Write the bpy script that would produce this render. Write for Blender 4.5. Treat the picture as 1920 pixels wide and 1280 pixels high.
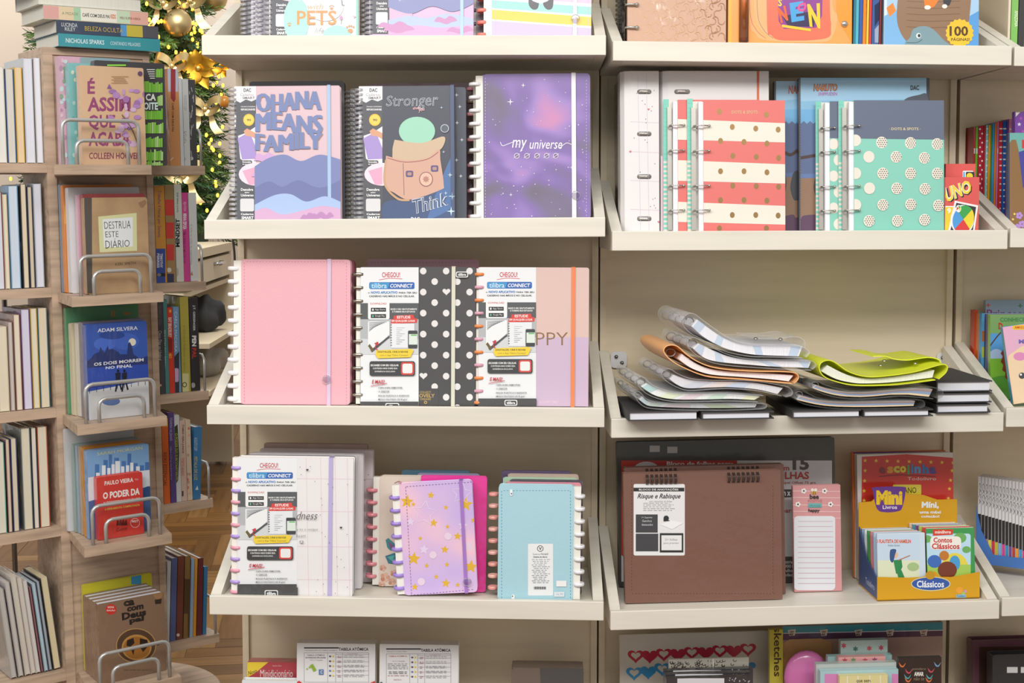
import bpy, bmesh, math, random
from mathutils import Vector, Matrix
for _o in list(bpy.data.objects): bpy.data.objects.remove(_o)
SC = bpy.context.scene
COL = SC.collection
R_ = random.Random(7)
rad = math.radians

# ------------------------------------------------------------------ camera
FPX = 2600.0; PPY = 563.6; TH = rad(3.6)
EYE = Vector((0, 0, 1.25))
cam = bpy.data.cameras.new('camera')
cam.sensor_width = 36; cam.sensor_fit = 'HORIZONTAL'
cam.lens = 36 * FPX / 1920
cam.shift_y = (PPY - 640) / 1920
cam.clip_start = .05; cam.clip_end = 60
camo = bpy.data.objects.new('camera', cam); COL.objects.link(camo)
camo.location = EYE; camo.rotation_euler = (rad(90) - TH, 0, 0)
SC.camera = camo

# ------------------------------------------------------------------ light
SC.view_settings.view_transform = 'Standard'; SC.view_settings.look = 'None'
SC.view_settings.gamma = 1; SC.view_settings.use_curve_mapping = False
SC.view_settings.exposure = -0.16
W = bpy.data.worlds.new('world'); SC.world = W; W.use_nodes = True
W.node_tree.nodes['Background'].inputs[0].default_value = (1, .985, .945, 1)
W.node_tree.nodes['Background'].inputs[1].default_value = .68
def area(name, loc, target, sx, sy, power, col=(1, .985, .94)):
    l = bpy.data.lights.new(name, 'AREA'); l.shape = 'RECTANGLE'; l.size = sx; l.size_y = sy
    l.energy = power; l.color = col
    o = bpy.data.objects.new(name, l); COL.objects.link(o); o.location = loc
    o.rotation_euler = (Vector(target) - Vector(loc)).to_track_quat('-Z', 'Y').to_euler()
    return o
area('ceiling_lamp_front', (-.3, .2, 2.9), (.1, 2.4, .9), 1.8, .5, 29)
area('ceiling_lamp_shop', (.2, -.45, 2.9), (.2, 2.5, .9), 2.6, .5, 50)
area('ceiling_lamp_side', (-1.9, .2, 2.9), (-.8, 3.0, .7), 1.0, .9, 42)
area('wall_fill_light', (-2.4, 7.8, 3.0), (-2.4, 8.4, 0), 2.4, .5, 15)  # unseen extra light, added to brighten the rear wall
area('ceiling_lamp_entrance', (1.5, -.6, 2.9), (.6, 2.4, .8), 1.4, .6, 20)
area('ceiling_lamp_rear', (-1.3, 5.4, 2.9), (-1.5, 6.6, 0), 1.4, 1.4, 58)

# ------------------------------------------------------------------ photo-pixel rays (to measure real positions)
FW = Vector((0, math.cos(TH), -math.sin(TH))); UPV = Vector((0, math.sin(TH), math.cos(TH)))
def ray(px, py):
    return Vector((1, 0, 0)) * ((px - 960) / FPX) + FW + UPV * (-(py - PPY) / FPX)
class Plane:
    """o origin, u width axis, v up axis on the face, n towards the viewer"""
    def __init__(s, o, u, v):
        s.o = Vector(o); s.u = Vector(u).normalized(); s.v = Vector(v).normalized(); s.n = s.u.cross(s.v)
    def loc(s, px, py):
        d = ray(px, py); t = (s.o - EYE).dot(s.n) / d.dot(s.n)
        w = EYE + d * t - s.o
        return (w.dot(s.u), w.dot(s.v))
    def pt(s, a, b, c=0.0):
        return s.o + s.u * a + s.v * b + s.n * c
    def mat(s, a=0, b=0, c=0):
        m = Matrix((s.u, s.v, s.n)).transposed().to_4x4(); m.translation = s.pt(a, b, c); return m
    def off(s, c):
        return Plane(s.o + s.n * c, s.u, s.v)
    def turned(s, ang, a=0, b=0):      # turn inside the face about (a, b)
        c, k = math.cos(ang), math.sin(ang)
        return Plane(s.pt(a, b), s.u * c + s.v * k, s.v * c - s.u * k)
def on_z(px, py, z):
    d = ray(px, py); return EYE + d * ((z - EYE.z) / d.z)
def on_y(px, py, Y):
    d = ray(px, py); return EYE + d * (Y / d.y)

# ------------------------------------------------------------------ materials
def lin(h):
    h = h.lstrip('#'); r = []
    for i in (0, 2, 4):
        c = int(h[i:i + 2], 16) / 255
        r.append(c / 12.92 if c <= .04045 else ((c + .055) / 1.055) ** 2.4)
    return (*r, 1)
_M = {}
def mat(h, kind='print'):
    k = (h, kind)
    if k in _M: return _M[k]
    m = bpy.data.materials.new(kind + '_' + h); m.use_nodes = True
    nt = m.node_tree; N = nt.nodes; L = nt.links; b = N['Principled BSDF']; I = b.inputs
    I['Base Color'].default_value = lin(h)
    def tc(which='Object'): return N.new('ShaderNodeTexCoord').outputs[which]
    def noise(scale, detail=2, vec=None):
        n = N.new('ShaderNodeTexNoise'); n.inputs['Scale'].default_value = scale; n.inputs['Detail'].default_value = detail
        if vec is not None: L.new(vec, n.inputs['Vector'])
        return n.outputs['Fac']
    def mapping(vec, sc, rot=(0, 0, 0)):
        n = N.new('ShaderNodeMapping'); n.inputs['Scale'].default_value = sc; n.inputs['Rotation'].default_value = rot
        L.new(vec, n.inputs['Vector']); return n.outputs['Vector']
    def bump(fac, strength, dist=.002):
        n = N.new('ShaderNodeBump'); n.inputs['Strength'].default_value = strength; n.inputs['Distance'].default_value = dist
        L.new(fac, n.inputs['Height']); return n.outputs['Normal']
    def ramp(fac, stops):
        n = N.new('ShaderNodeValToRGB'); e = n.color_ramp.elements
        while len(e) < len(stops): e.new(.5)
        for i, (p, c) in enumerate(stops): e[i].position = p; e[i].color = c if len(c) == 4 else (*c, 1)
        L.new(fac, n.inputs['Fac']); return n.outputs['Color']
    def shade(c, f): return (c[0] * f, c[1] * f, c[2] * f, 1)
    base = lin(h)
    if kind in ('print', 'wrap', 'gloss', 'leather'):
        base = (base[0] * .9, base[1] * .9, base[2] * .9, 1); I['Base Color'].default_value = base
    if kind == 'matte': I['Roughness'].default_value = .65
    elif kind == 'print': I['Roughness'].default_value = .38
    elif kind == 'gloss': I['Roughness'].default_value = .16
    elif kind == 'wrap':                      # shrink-wrapped cover: wrinkled clear film over the print
        I['Roughness'].default_value = .4
        I['Coat Weight'].default_value = .8; I['Coat Roughness'].default_value = .07
        v = mapping(tc(), (1, .35, 1))
        L.new(bump(noise(26, 3, v), .4, .012), I['Coat Normal'])
    elif kind == 'metal':
        I['Metallic'].default_value = 1; I['Roughness'].default_value = .22
    elif kind == 'wire':
        I['Metallic'].default_value = .45; I['Roughness'].default_value = .28
    elif kind == 'satin':
        I['Metallic'].default_value = .85; I['Roughness'].default_value = .38
    elif kind == 'foil':
        I['Metallic'].default_value = .75; I['Roughness'].default_value = .3
    elif kind == 'leather':
        I['Roughness'].default_value = .42
        I['Coat Weight'].default_value = .35; I['Coat Roughness'].default_value = .12
        L.new(bump(noise(14, 3, tc()), .3, .012), I['Coat Normal'])
        vor = N.new('ShaderNodeTexVoronoi'); vor.inputs['Scale'].default_value = 900
        L.new(tc(), vor.inputs['Vector']); L.new(bump(vor.outputs['Distance'], .25, .0006), I['Normal'])
    elif kind == 'pages':                     # edge of a block of paper: fine sheet lines
        I['Roughness'].default_value = .8
        v = mapping(tc(), (900, 3, 900))
        L.new(ramp(noise(1.0, 1, v), [(.3, shade(base, .9)), (.7, base)]), I['Base Color'])
    elif kind == 'maple':
        I['Roughness'].default_value = .42
        v = mapping(tc(), (2.2, 30, 30)); c = ramp(noise(1.4, 5, v), [(.25, shade(base, .90)), (.5, base), (.8, shade(base, 1.05))])
        L.new(c, I['Base Color'])
    elif kind == 'oak':
        I['Roughness'].default_value = .5
        v = mapping(tc(), (6, 60, 60)); c = ramp(noise(1.1, 6, v), [(.28, shade(base, .68)), (.5, base), (.75, shade(base, 1.22))])
        L.new(c, I['Base Color'])
    elif kind == 'oakv':
        I['Roughness'].default_value = .5
        v = mapping(tc(), (60, 60, 5)); c = ramp(noise(1.1, 6, v), [(.28, shade(base, .72)), (.5, base), (.75, shade(base, 1.2))])
        L.new(c, I['Base Color'])
    elif kind == 'plank':
        I['Roughness'].default_value = .3
        v = mapping(tc('UV'), (3, 40, 1)); c = ramp(noise(1.2, 5, v), [(.25, shade(base, .6)), (.5, base), (.8, shade(base, 1.25))])
        L.new(c, I['Base Color'])
    elif kind == 'kraft':
        I['Roughness'].default_value = .55
        L.new(ramp(noise(14, 6, tc()), [(.35, shade(base, .78)), (.6, base), (.8, shade(base, 1.1))]), I['Base Color'])
        I['Coat Weight'].default_value = .5; I['Coat Roughness'].default_value = .1
        L.new(bump(noise(24, 3, tc()), .4, .012), I['Coat Normal'])
    elif kind == 'fabric':
        I['Roughness'].default_value = .95
        L.new(ramp(noise(500, 2, tc()), [(.3, shade(base, .8)), (.7, shade(base, 1.1))]), I['Base Color'])
    elif kind == 'film':                      # clear plastic: mostly see-through with a shine
        N.remove(b); o = N['Material Output']
        t = N.new('ShaderNodeBsdfTransparent'); t.inputs[0].default_value = base
        g = N.new('ShaderNodeBsdfGlossy'); g.inputs['Roughness'].default_value = .12
        fr = N.new('ShaderNodeFresnel'); fr.inputs['IOR'].default_value = 1.5
        L.new(bump(noise(30, 2, tc()), .5, .01), g.inputs['Normal'])
        mx = N.new('ShaderNodeMixShader'); ad = N.new('ShaderNodeMath'); ad.operation = 'MULTIPLY_ADD'
        ad.inputs[1].default_value = 1.1; ad.inputs[2].default_value = .05
        L.new(fr.outputs[0], ad.inputs[0]); L.new(ad.outputs[0], mx.inputs[0])
        L.new(t.outputs[0], mx.inputs[1]); L.new(g.outputs[0], mx.inputs[2]); L.new(mx.outputs[0], o.inputs[0])
    elif kind == 'haze':                      # cloudy clear plastic
        N.remove(b); o = N['Material Output']
        t = N.new('ShaderNodeBsdfTransparent'); g = N.new('ShaderNodeBsdfPrincipled')
        g.inputs['Base Color'].default_value = base; g.inputs['Roughness'].default_value = .2
        L.new(bump(noise(30, 2, tc()), .5, .01), g.inputs['Normal'])
        mx = N.new('ShaderNodeMixShader'); mx.inputs[0].default_value = .26
        L.new(t.outputs[0], mx.inputs[1]); L.new(g.outputs[0], mx.inputs[2]); L.new(mx.outputs[0], o.inputs[0])
    elif kind == 'neon':                      # translucent fluorescent vinyl
        I['Roughness'].default_value = .25; I['Transmission Weight'].default_value = .0
        N2 = N.new('ShaderNodeBsdfTranslucent'); N2.inputs[0].default_value = base
        t = N.new('ShaderNodeBsdfTransparent'); t.inputs[0].default_value = base
        m1 = N.new('ShaderNodeMixShader'); m1.inputs[0].default_value = .2
        m2 = N.new('ShaderNodeMixShader'); m2.inputs[0].default_value = .05
        L.new(b.outputs[0], m1.inputs[1]); L.new(N2.outputs[0], m1.inputs[2])
        L.new(m1.outputs[0], m2.inputs[1]); L.new(t.outputs[0], m2.inputs[2]); L.new(m2.outputs[0], N['Material Output'].inputs[0])
    elif kind == 'bulb':
        I['Emission Color'].default_value = lin('ffb030'); I['Emission Strength'].default_value = 6
    elif kind == 'needle':
        I['Roughness'].default_value = .6
        L.new(ramp(noise(9, 3, tc()), [(.35, shade(base, .5)), (.7, shade(base, 1.5))]), I['Base Color'])
    elif kind == 'sky':                       # swirled galaxy print; grey stops put dull store reflections into the colour
        I['Roughness'].default_value = .3; I['Coat Weight'].default_value = .9; I['Coat Roughness'].default_value = .06
        v = tc()
        L.new(bump(noise(10, 2, v), .25, .012), I['Coat Normal'])
        n = N.new('ShaderNodeTexNoise'); n.inputs['Scale'].default_value = 4.6; n.inputs['Detail'].default_value = 2; n.inputs['Distortion'].default_value = 1.1
        L.new(mapping(v, (1, 1.2, 1), (0, 0, .6)), n.inputs['Vector'])
        L.new(ramp(n.outputs['Fac'], [(.30, lin('69646c')), (.40, lin('746a86')), (.48, lin('806aa8')), (.55, lin('9a80c0')), (.63, lin('c486b2')), (.72, lin('8398c8'))]), I['Base Color'])
    elif kind == 'pastel':                    # lilac to pink watercolour print
        I['Roughness'].default_value = .4
        L.new(ramp(noise(9, 1, tc()), [(.35, lin('c3acdf')), (.5, lin('d3b4da')), (.62, lin('e6bdce')), (.72, lin('b9dcf0'))]), I['Base Color'])
    _M[k] = m
    return m

# ------------------------------------------------------------------ mesh builder
class MB:
    def __init__(s): s.v = []; s.f = []; s.m = []; s.mats = []; s.sm = []
    def mi(s, m):
        if m not in s.mats: s.mats.append(m)
        return s.mats.index(m)
    def add(s, vs, fs, m, smooth=False):
        b = len(s.v); i = s.mi(m); s.v.extend(Vector(p) for p in vs)
        for f in fs: s.f.append([b + k for k in f]); s.m.append(i); s.sm.append(smooth)
        return s
    def box(s, x0, x1, y0, y1, z0, z1, m, bev=0.0):
        if x0 > x1: x0, x1 = x1, x0
        if y0 > y1: y0, y1 = y1, y0
        if z0 > z1: z0, z1 = z1, z0
        if bev > 0:
            bm = bmesh.new(); bmesh.ops.create_cube(bm, size=1)
            for v in bm.verts: v.co = Vector(((x0 + x1) / 2 + v.co.x * (x1 - x0), (y0 + y1) / 2 + v.co.y * (y1 - y0), (z0 + z1) / 2 + v.co.z * (z1 - z0)))
            bmesh.ops.bevel(bm, geom=list(bm.edges), offset=min(bev, (x1 - x0) / 2.2, (y1 - y0) / 2.2, (z1 - z0) / 2.2), segments=2, affect='EDGES', profile=.5)
            bm.verts.index_update()
            s.add([v.co.copy() for v in bm.verts], [[v.index for v in f.verts] for f in bm.faces], m); bm.free(); return s
        vs = [(x, y, z) for x in (x0, x1) for y in (y0, y1) for z in (z0, z1)]
        return s.add(vs, [(0, 1, 3, 2), (4, 6, 7, 5), (0, 4, 5, 1), (2, 3, 7, 6), (0, 2, 6, 4), (1, 5, 7, 3)], m)
    def prism(s, pts, z0, z1, m, mside=None, cap=True):
        n = len(pts); vs = [(p[0], p[1], z0) for p in pts] + [(p[0], p[1], z1) for p in pts]
        s.add(vs, [[i, (i + 1) % n, n + (i + 1) % n, n + i] for i in range(n)], mside or m)
        if cap: s.add(vs, [list(range(n))[::-1], list(range(n, 2 * n))], m)
        return s
    def tube(s, path, r, m, seg=8, closed=False, caps=True):
        P = [Vector(p) for p in path]; n = len(P); vs = []; fs = []
        prev = None
        for i in range(n):
            a = P[(i - 1) % n] if closed or i > 0 else P[i]; b = P[(i + 1) % n] if closed or i < n - 1 else P[i]
            t = (b - a).normalized()
            if prev is None:
                x = t.orthogonal().normalized()
            else:
                x = (prev - t * prev.dot(t)); x = x.normalized() if x.length > 1e-6 else t.orthogonal().normalized()
            prev = x; y = t.cross(x)
            rr = r[i] if isinstance(r, (list, tuple)) else r
            for k in range(seg):
                an = 2 * math.pi * k / seg; vs.append(P[i] + (x * math.cos(an) + y * math.sin(an)) * rr)
        for i in range(n if closed else n - 1):
            j = (i + 1) % n
            for k in range(seg):
                l = (k + 1) % seg; fs.append((i * seg + k, i * seg + l, j * seg + l, j * seg + k))
        if not closed and caps: fs.append(list(range(seg))[::-1]); fs.append([(n - 1) * seg + k for k in range(seg)])
        return s.add(vs, fs, m, True)
    def lathe(s, prof, m, seg=24, axis='z', c=(0, 0, 0)):
        vs = []; n = len(prof)
        for i in range(seg):
            a = 2 * math.pi * i / seg
            for r, h in prof:
                p = (r * math.cos(a), r * math.sin(a), h)
                if axis == 'y': p = (p[0], p[2], -p[1])
                vs.append(Vector(p) + Vector(c))
        fs = [(i * n + k, ((i + 1) % seg) * n + k, ((i + 1) % seg) * n + k + 1, i * n + k + 1) for i in range(seg) for k in range(n - 1)]
        return s.add(vs, fs, m, True)
    def ball(s, c, r, m, seg=16, rings=10, sc=(1, 1, 1)):
        prof = [(max(r * math.sin(math.pi * k / rings), 1e-5), -r * math.cos(math.pi * k / rings)) for k in range(rings + 1)]
        t = MB(); t.lathe(prof, m, seg)
        return s.add([Vector((v.x * sc[0], v.y * sc[1], v.z * sc[2])) + Vector(c) for v in t.v], t.f, m, True)
    def sheet(s, grid, m, smooth=True):
        h = len(grid); w = len(grid[0]); vs = [p for r in grid for p in r]
        return s.add(vs, [(j * w + i, j * w + i + 1, (j + 1) * w + i + 1, (j + 1) * w + i) for j in range(h - 1) for i in range(w - 1)], m, smooth)
    def band(s, path, th, z0, z1, m, side=1, mend=None):
        """a strip of thickness th along a 2-D path, drawn out from z0 to z1; side=0 centres it"""
        n = len(path); A = []; B = []
        for i in range(n):
            a = Vector(path[max(i - 1, 0)]); b = Vector(path[min(i + 1, n - 1)]); t = (b - a).normalized(); q = Vector((-t.y, t.x)); p = Vector(path[i])
            if side == 0: A.append(p - q * th / 2); B.append(p + q * th / 2)
            else: A.append(p); B.append(p + q * th * side)
        vs = [(p.x, p.y, z) for z in (z0, z1) for p in A] + [(p.x, p.y, z) for z in (z0, z1) for p in B]
        f = []; g = []
        for i in range(n - 1):
            f += [(i, i + 1, n + i + 1, n + i), (2 * n + i, 3 * n + i, 3 * n + i + 1, 2 * n + i + 1)]
            g += [(n + i, n + i + 1, 3 * n + i + 1, 3 * n + i), (i, 2 * n + i, 2 * n + i + 1, i + 1)]
        f += [(0, n, 3 * n, 2 * n), (n - 1, 3 * n - 1, 4 * n - 1, 2 * n - 1)]
        s.add(vs, f, m, False); s.add(vs, g, mend or m, False)
        return s
    def build(s, name, parent=None, mw=None, fixn=True):
        me = bpy.data.meshes.new(name); me.from_pydata([tuple(v) for v in s.v], [], s.f)
        for m in s.mats: me.materials.append(m)
        me.polygons.foreach_set('material_index', s.m); me.polygons.foreach_set('use_smooth', s.sm)
        me.update()
        o = bpy.data.objects.new(name, me); COL.objects.link(o)
        if mw is not None: o.matrix_world = mw
        if parent is not None: o.parent = parent
        return o
def tag(o, label, cat, group=None, kind=None):
    if label: o['label'] = label
    if cat: o['category'] = cat
    if group: o['group'] = group
    if kind: o['kind'] = kind
    return o
def empty(name, mw, label, cat, group=None):
    o = bpy.data.objects.new(name, None); COL.objects.link(o); o.empty_display_size = .02
    o.matrix_world = mw; tag(o, label, cat, group); return o
def copy_child(src, parent, mw_local):
    c = src.copy(); COL.objects.link(c); c.parent = parent; c.matrix_basis = mw_local; return c

# ------------------------------------------------------------------ lettering
_T = {}
def glyphs(s, bold=0.0, shear=0.0, space=1.0):
    k = (s, bold, shear, space)
    if k in _T: return _T[k]
    cu = bpy.data.curves.new('lettering', 'FONT'); cu.body = s; cu.offset = bold; cu.shear = shear; cu.space_character = space
    cu.resolution_u = 2; cu.fill_mode = 'FRONT'
    ob = bpy.data.objects.new('lettering', cu); COL.objects.link(ob)
    dg = bpy.context.evaluated_depsgraph_get(); ev = ob.evaluated_get(dg); me = ev.to_mesh()
    vs = [(v.co.x, v.co.y) for v in me.vertices]; fs = [list(p.vertices) for p in me.polygons]
    ev.to_mesh_clear(); bpy.data.objects.remove(ob); bpy.data.curves.remove(cu)
    x0 = min(v[0] for v in vs); x1 = max(v[0] for v in vs); y0 = min(v[1] for v in vs); y1 = max(v[1] for v in vs)
    vs = [((x - x0) / max(x1 - x0, 1e-6), (y - y0) / max(y1 - y0, 1e-6)) for x, y in vs]
    _T[k] = (vs, fs); return _T[k]
def clip_poly(p, w, h):
    for ax, lo, sg in ((0, 0, 1), (0, w, -1), (1, 0, 1), (1, h, -1)):
        if not p: return p
        q = []
        for i in range(len(p)):
            a, b = p[i - 1], p[i]; da = (a[ax] - lo) * sg; db = (b[ax] - lo) * sg
            if (da >= 0) != (db >= 0):
                t = da / (da - db); q.append((a[0] + (b[0] - a[0]) * t, a[1] + (b[1] - a[1]) * t))
            if db >= 0: q.append(b)
        p = q
    return p
def star(cx, cy, r, n=5, inner=.42, rot=0):
    return [(cx + (r if i % 2 == 0 else r * inner) * math.sin(math.pi * i / n + rot), cy - (r if i % 2 == 0 else r * inner) * math.cos(math.pi * i / n + rot)) for i in range(2 * n)]
def heart(cx, cy, w, h):
    P = []
    for i in range(20):
        t = 2 * math.pi * i / 20
        P.append((cx + w / 32 * 16 * math.sin(t) ** 3, cy - h / 30 * (13 * math.cos(t) - 5 * math.cos(2 * t) - 2 * math.cos(3 * t) - math.cos(4 * t))))
    return P
def oval(cx, cy, rx, ry, n=18):
    return [(cx + rx * math.cos(2 * math.pi * i / n), cy + ry * math.sin(2 * math.pi * i / n)) for i in range(n)]
def rrect(x0, y0, x1, y1, r, n=4):
    P = []
    for cx, cy, a0 in ((x1 - r, y0 + r, -90), (x1 - r, y1 - r, 0), (x0 + r, y1 - r, 90), (x0 + r, y0 + r, 180)):
        for i in range(n + 1):
            a = rad(a0 + 90 * i / n); P.append((cx + r * math.cos(a), cy + r * math.sin(a)))
    return P
def stroke(pts, w):
    """thin ribbon outline along photo-pixel points"""
    A = []; B = []
    for i, p in enumerate(pts):
        a = Vector(pts[max(i - 1, 0)]); b = Vector(pts[min(i + 1, len(pts) - 1)]); t = b - a
        t = t.normalized() if t.length > 1e-6 else Vector((1, 0)); q = Vector((-t.y, t.x)) * w / 2
        A.append((p[0] + q.x, p[1] + q.y)); B.append((p[0] - q.x, p[1] - q.y))
    return A + B[::-1]
def curve(pts, n=6):
    """smooth path through points"""
    P = [Vector(p) for p in pts]; out = []
    for i in range(len(P) - 1):
        a = P[max(i - 1, 0)]; b = P[i]; c = P[i + 1]; d = P[min(i + 2, len(P) - 1)]
        for k in range(n):
            t = k / n
            out.append(.5 * ((2 * b) + (c - a) * t + (2 * a - 5 * b + 4 * c - d) * t * t + (3 * b - a - 3 * c + d) * t ** 3))
    out.append(P[-1]); return [tuple(p) for p in out]

LAY = .00005
class Face:
    """printed front face lying on plane pl, from local (a0,b0) size w x h; prints go into mesh builder mb"""
    def __init__(s, pl, a0, b0, w, h, mb, z=0.0, kind='print'):
        s.pl = pl; s.a0 = a0; s.b0 = b0; s.w = w; s.h = h; s.mb = mb; s.z = z; s.kind = kind; s.lay = 1; s.last = None
    def L(s, p):
        a, b = s.pl.loc(*p); return (a - s.a0, b - s.b0)
    def flat(s, pts, col, kind=None, up=True):
        q = clip_poly([s.L(p) for p in pts], s.w, s.h)
        if len(q) < 3: return s
        ar = sum(q[i - 1][0] * q[i][1] - q[i][0] * q[i - 1][1] for i in range(len(q)))
        if ar < 0: q = q[::-1]
        if up: s.lay += 1 if s.last != (col, kind) else .3
        s.last = (col, kind)
        z = s.z + LAY * s.lay
        s.mb.add([(x, y, z) for x, y in q], [list(range(len(q)))], mat(col, kind or s.kind)); return s
    def many(s, polys, col, kind=None):
        s.lay += 1; s.last = None
        for p in polys: s.flat(p, col, kind, False)
        return s
    def rect(s, x0, y0, x1, y1, col, kind=None): return s.flat([(x0, y0), (x1, y0), (x1, y1), (x0, y1)], col, kind)
    def text(s, t, x0, y0, x1, y1, col, bold=.0, shear=0., kind=None, quad=None, space=1., warp=None, up=True):
        """t fills the photo box x0,y0 (top left) .. x1,y1 (bottom right); quad = 4 corners TL,TR,BR,BL instead"""
        vs, fs = glyphs(t, bold, shear, space)
        if quad is None: quad = [(x0, y0), (x1, y0), (x1, y1), (x0, y1)]
        TL, TR, BR, BL = [Vector(q) for q in quad]; P = []
        for u, v in vs:
            p = (BL * (1 - u) + BR * u) * (1 - v) + (TL * (1 - u) + TR * u) * v
            if warp: p = Vector((p.x, p.y + warp(u, v)))
            P.append(s.L(p))
        if up: s.lay += 1
        s.last = None
        z = s.z + LAY * s.lay; m = mat(col, kind or s.kind)
        inside = all(-1e-4 <= x <= s.w + 1e-4 and -1e-4 <= y <= s.h + 1e-4 for x, y in P)
        if inside: s.mb.add([(x, y, z) for x, y in P], fs, m)
        else:
            for f in fs:
                q = clip_poly([P[i] for i in f], s.w, s.h)
                if len(q) >= 3: s.mb.add([(x, y, z) for x, y in q], [list(range(len(q)))], m)
        return s
    def vtext(s, t, x0, y0, x1, y1, col, bold=.0, kind=None, up=False, shear=0.):
        """text running down a spine (or up it) inside the box"""
        if up: q = [(x0, y1), (x0, y0), (x1, y0), (x1, y1)]
        else: q = [(x1, y0), (x1, y1), (x0, y1), (x0, y0)]
        return s.text(t, 0, 0, 0, 0, col, bold, shear, kind, q)
    def lines(s, x0, y0, x1, n, dy, col, w=1.2, rnd=None):
        """rows of small print as thin dashes"""
        s.lay += 1; s.last = None
        for i in range(n):
            y = y0 + dy * i; x = x0; r = R_ if rnd is None else rnd
            while x < x1:
                l = r.uniform(3, 10); s.flat([(x, y), (min(x + l, x1), y), (min(x + l, x1), y + w), (x, y + w)], col, None, False); x += l + 2
        return s
# ------------------------------------------------------------------ shelf units
WOODC = 'd9d3c7'; BACKC = 'dfd0b5'
class Unit: pass
def make_unit(YL, yaw, lips, label, extra=.35, inset=0.):
    """lips: photo pixels of the left and right end of each tray's lip top"""
    U = Unit(); c, k = math.cos(yaw), math.sin(yaw)
    U.e = Vector((c, k, 0)); U.n = U.e.cross(Vector((0, 0, 1)))       # n points to the viewer
    P0 = on_y(lips[1][0][0], lips[1][0][1], YL); P0.z = 0; U.o = P0
    pl = Plane(P0, U.e, (0, 0, 1)); U.front = pl
    U.w = pl.loc(*lips[1][1])[0]
    U.z = []; U.s = []                                                 # lip top at the left end, slope of each tray
    for l, r in lips:
        p = pl.loc(*l); q = pl.loc(*r); sl = (q[1] - p[1]) / (q[0] - p[0])
        U.s.append(sl); U.z.append(p[1] - sl * p[0])
    U.D = .27; U.lip = .034; U.fl = .006
    U.z.append(U.z[-1] - extra); U.s.append(U.s[-1] * .8)
    mw = Matrix((U.e, -U.n, Vector((0, 0, 1)))).transposed().to_4x4(); mw.translation = P0
    U.mw = mw
    root = empty('shelf_unit', mw, label, 'shelf', 'maple shelf units along the wall')
    w = U.w; D = U.D; W_ = mat(WOODC, 'maple'); B_ = mat(BACKC, 'maple')
    z1 = U.z[0] + .42
    MB().box(.004 + inset, w - .004, D, D + .02, .03, z1, B_).build('back_panel', root)
    for x in (inset, w - .014):
        m = MB(); m.box(x + .002, x + .014, D - .008, D + .05, .0, z1, B_); m.build('upright', root)
    for z, sl in zip(U.z, U.s):
        def sh(mb):
            for v in mb.v: v.z += v.x * sl
            return mb
        t = MB(); fz = z - U.fl; b = D - .009
        def solid(mb, A, Bk, za, zb, zc=None):
            """board between x-spans A at the front and Bk at the back"""
            zc = zb if zc is None else zc
            vs = [(A[0], .0122, za), (A[1], .0122, za), (Bk[1], b, za), (Bk[0], b, za), (A[0], .0122, zb), (A[1], .0122, zb), (Bk[1], b, zc), (Bk[0], b, zc)]
            return mb.add(vs, [(3, 2, 1, 0), (4, 5, 6, 7), (0, 1, 5, 4), (2, 3, 7, 6), (1, 2, 6, 5), (3, 0, 4, 7)], W_)
        solid(t, (.019, w - .019), (.019 + inset, w - .019), z - U.lip, fz)
        tray = sh(t).build('tray', root)
        sh(MB().box(0, w, 0, .012, z - U.lip, z, W_, .0012)).build('front_lip', tray)
        sh(solid(MB(), (0, .0185), (inset, inset + .0185), z - U.lip, z, z + .094)).build('wing', tray)
        sh(solid(MB(), (w - .0185, w), (w - .0185, w), z - U.lip, z, z + .094)).build('wing', tray)
    return U
def face_plane(U, k, dv, lean=0., raise_=0., a=0., yaw=0.):
    """a standing face dv behind the front lip of tray k, leaning back; a = pivot along the tray for a turned face"""
    e = Vector((U.e.x, U.e.y, U.s[k])).normalized(); n = U.n
    o = U.o + U.e * a - U.n * dv; o = Vector((o.x, o.y, U.z[k] - U.fl + U.s[k] * a + raise_ + .0006))
    if yaw:
        q = Matrix.Rotation(yaw, 3, 'Z'); e = q @ e; n = q @ n
    up = n.cross(e)
    if up.z < 0: up = -up
    v = up * math.cos(lean) - n * math.sin(lean)
    return Plane(o, e, v)
def dv_at(U, k, px, py):
    """how far behind the lip a foot seen at this pixel stands"""
    e = Vector((U.e.x, U.e.y, U.s[k])).normalized(); nn = e.cross(-U.n); o = Vector((U.o.x, U.o.y, U.z[k] - U.fl))
    d = ray(px, py); p = EYE + d * ((o - EYE).dot(nn) / d.dot(nn)); return -(p - U.o).dot(U.n)

YAW_M, YAW_R = -rad(1.0), rad(2.6)
UM = make_unit(2.43, YAW_M, [((384, 66), (1137, 66)), ((382.5, 412), (1135, 407)), ((384, 759.5), (1132, 765)), ((390, 1116.5), (1128, 1128))],
               'wide pale maple shelf unit of slanted trays holding notebooks, in the middle')
_e = UM.o + UM.e * UM.w
UR = make_unit(_e.y + .003, YAW_R, [((1146, 76.5), (1890, 86)), ((1148, 433.5), (1890, 431)), ((1151, 785), (1885, 773)), ((1150, 1146), (1875, 1125))],
               'pale maple shelf unit holding ring binders and a pile of curled planners', inset=.006)
_e2 = UR.o + UR.e * UR.w
UT = make_unit(_e2.y + .003, YAW_R, [((1895, 87), (2640, 99)), ((1895, 428), (2640, 428)), ((1895, 765), (2640, 757)), ((1883, 1120.5), (2620, 1098))],
               'pale maple shelf unit of children\'s books, cut by the right picture edge')

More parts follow.
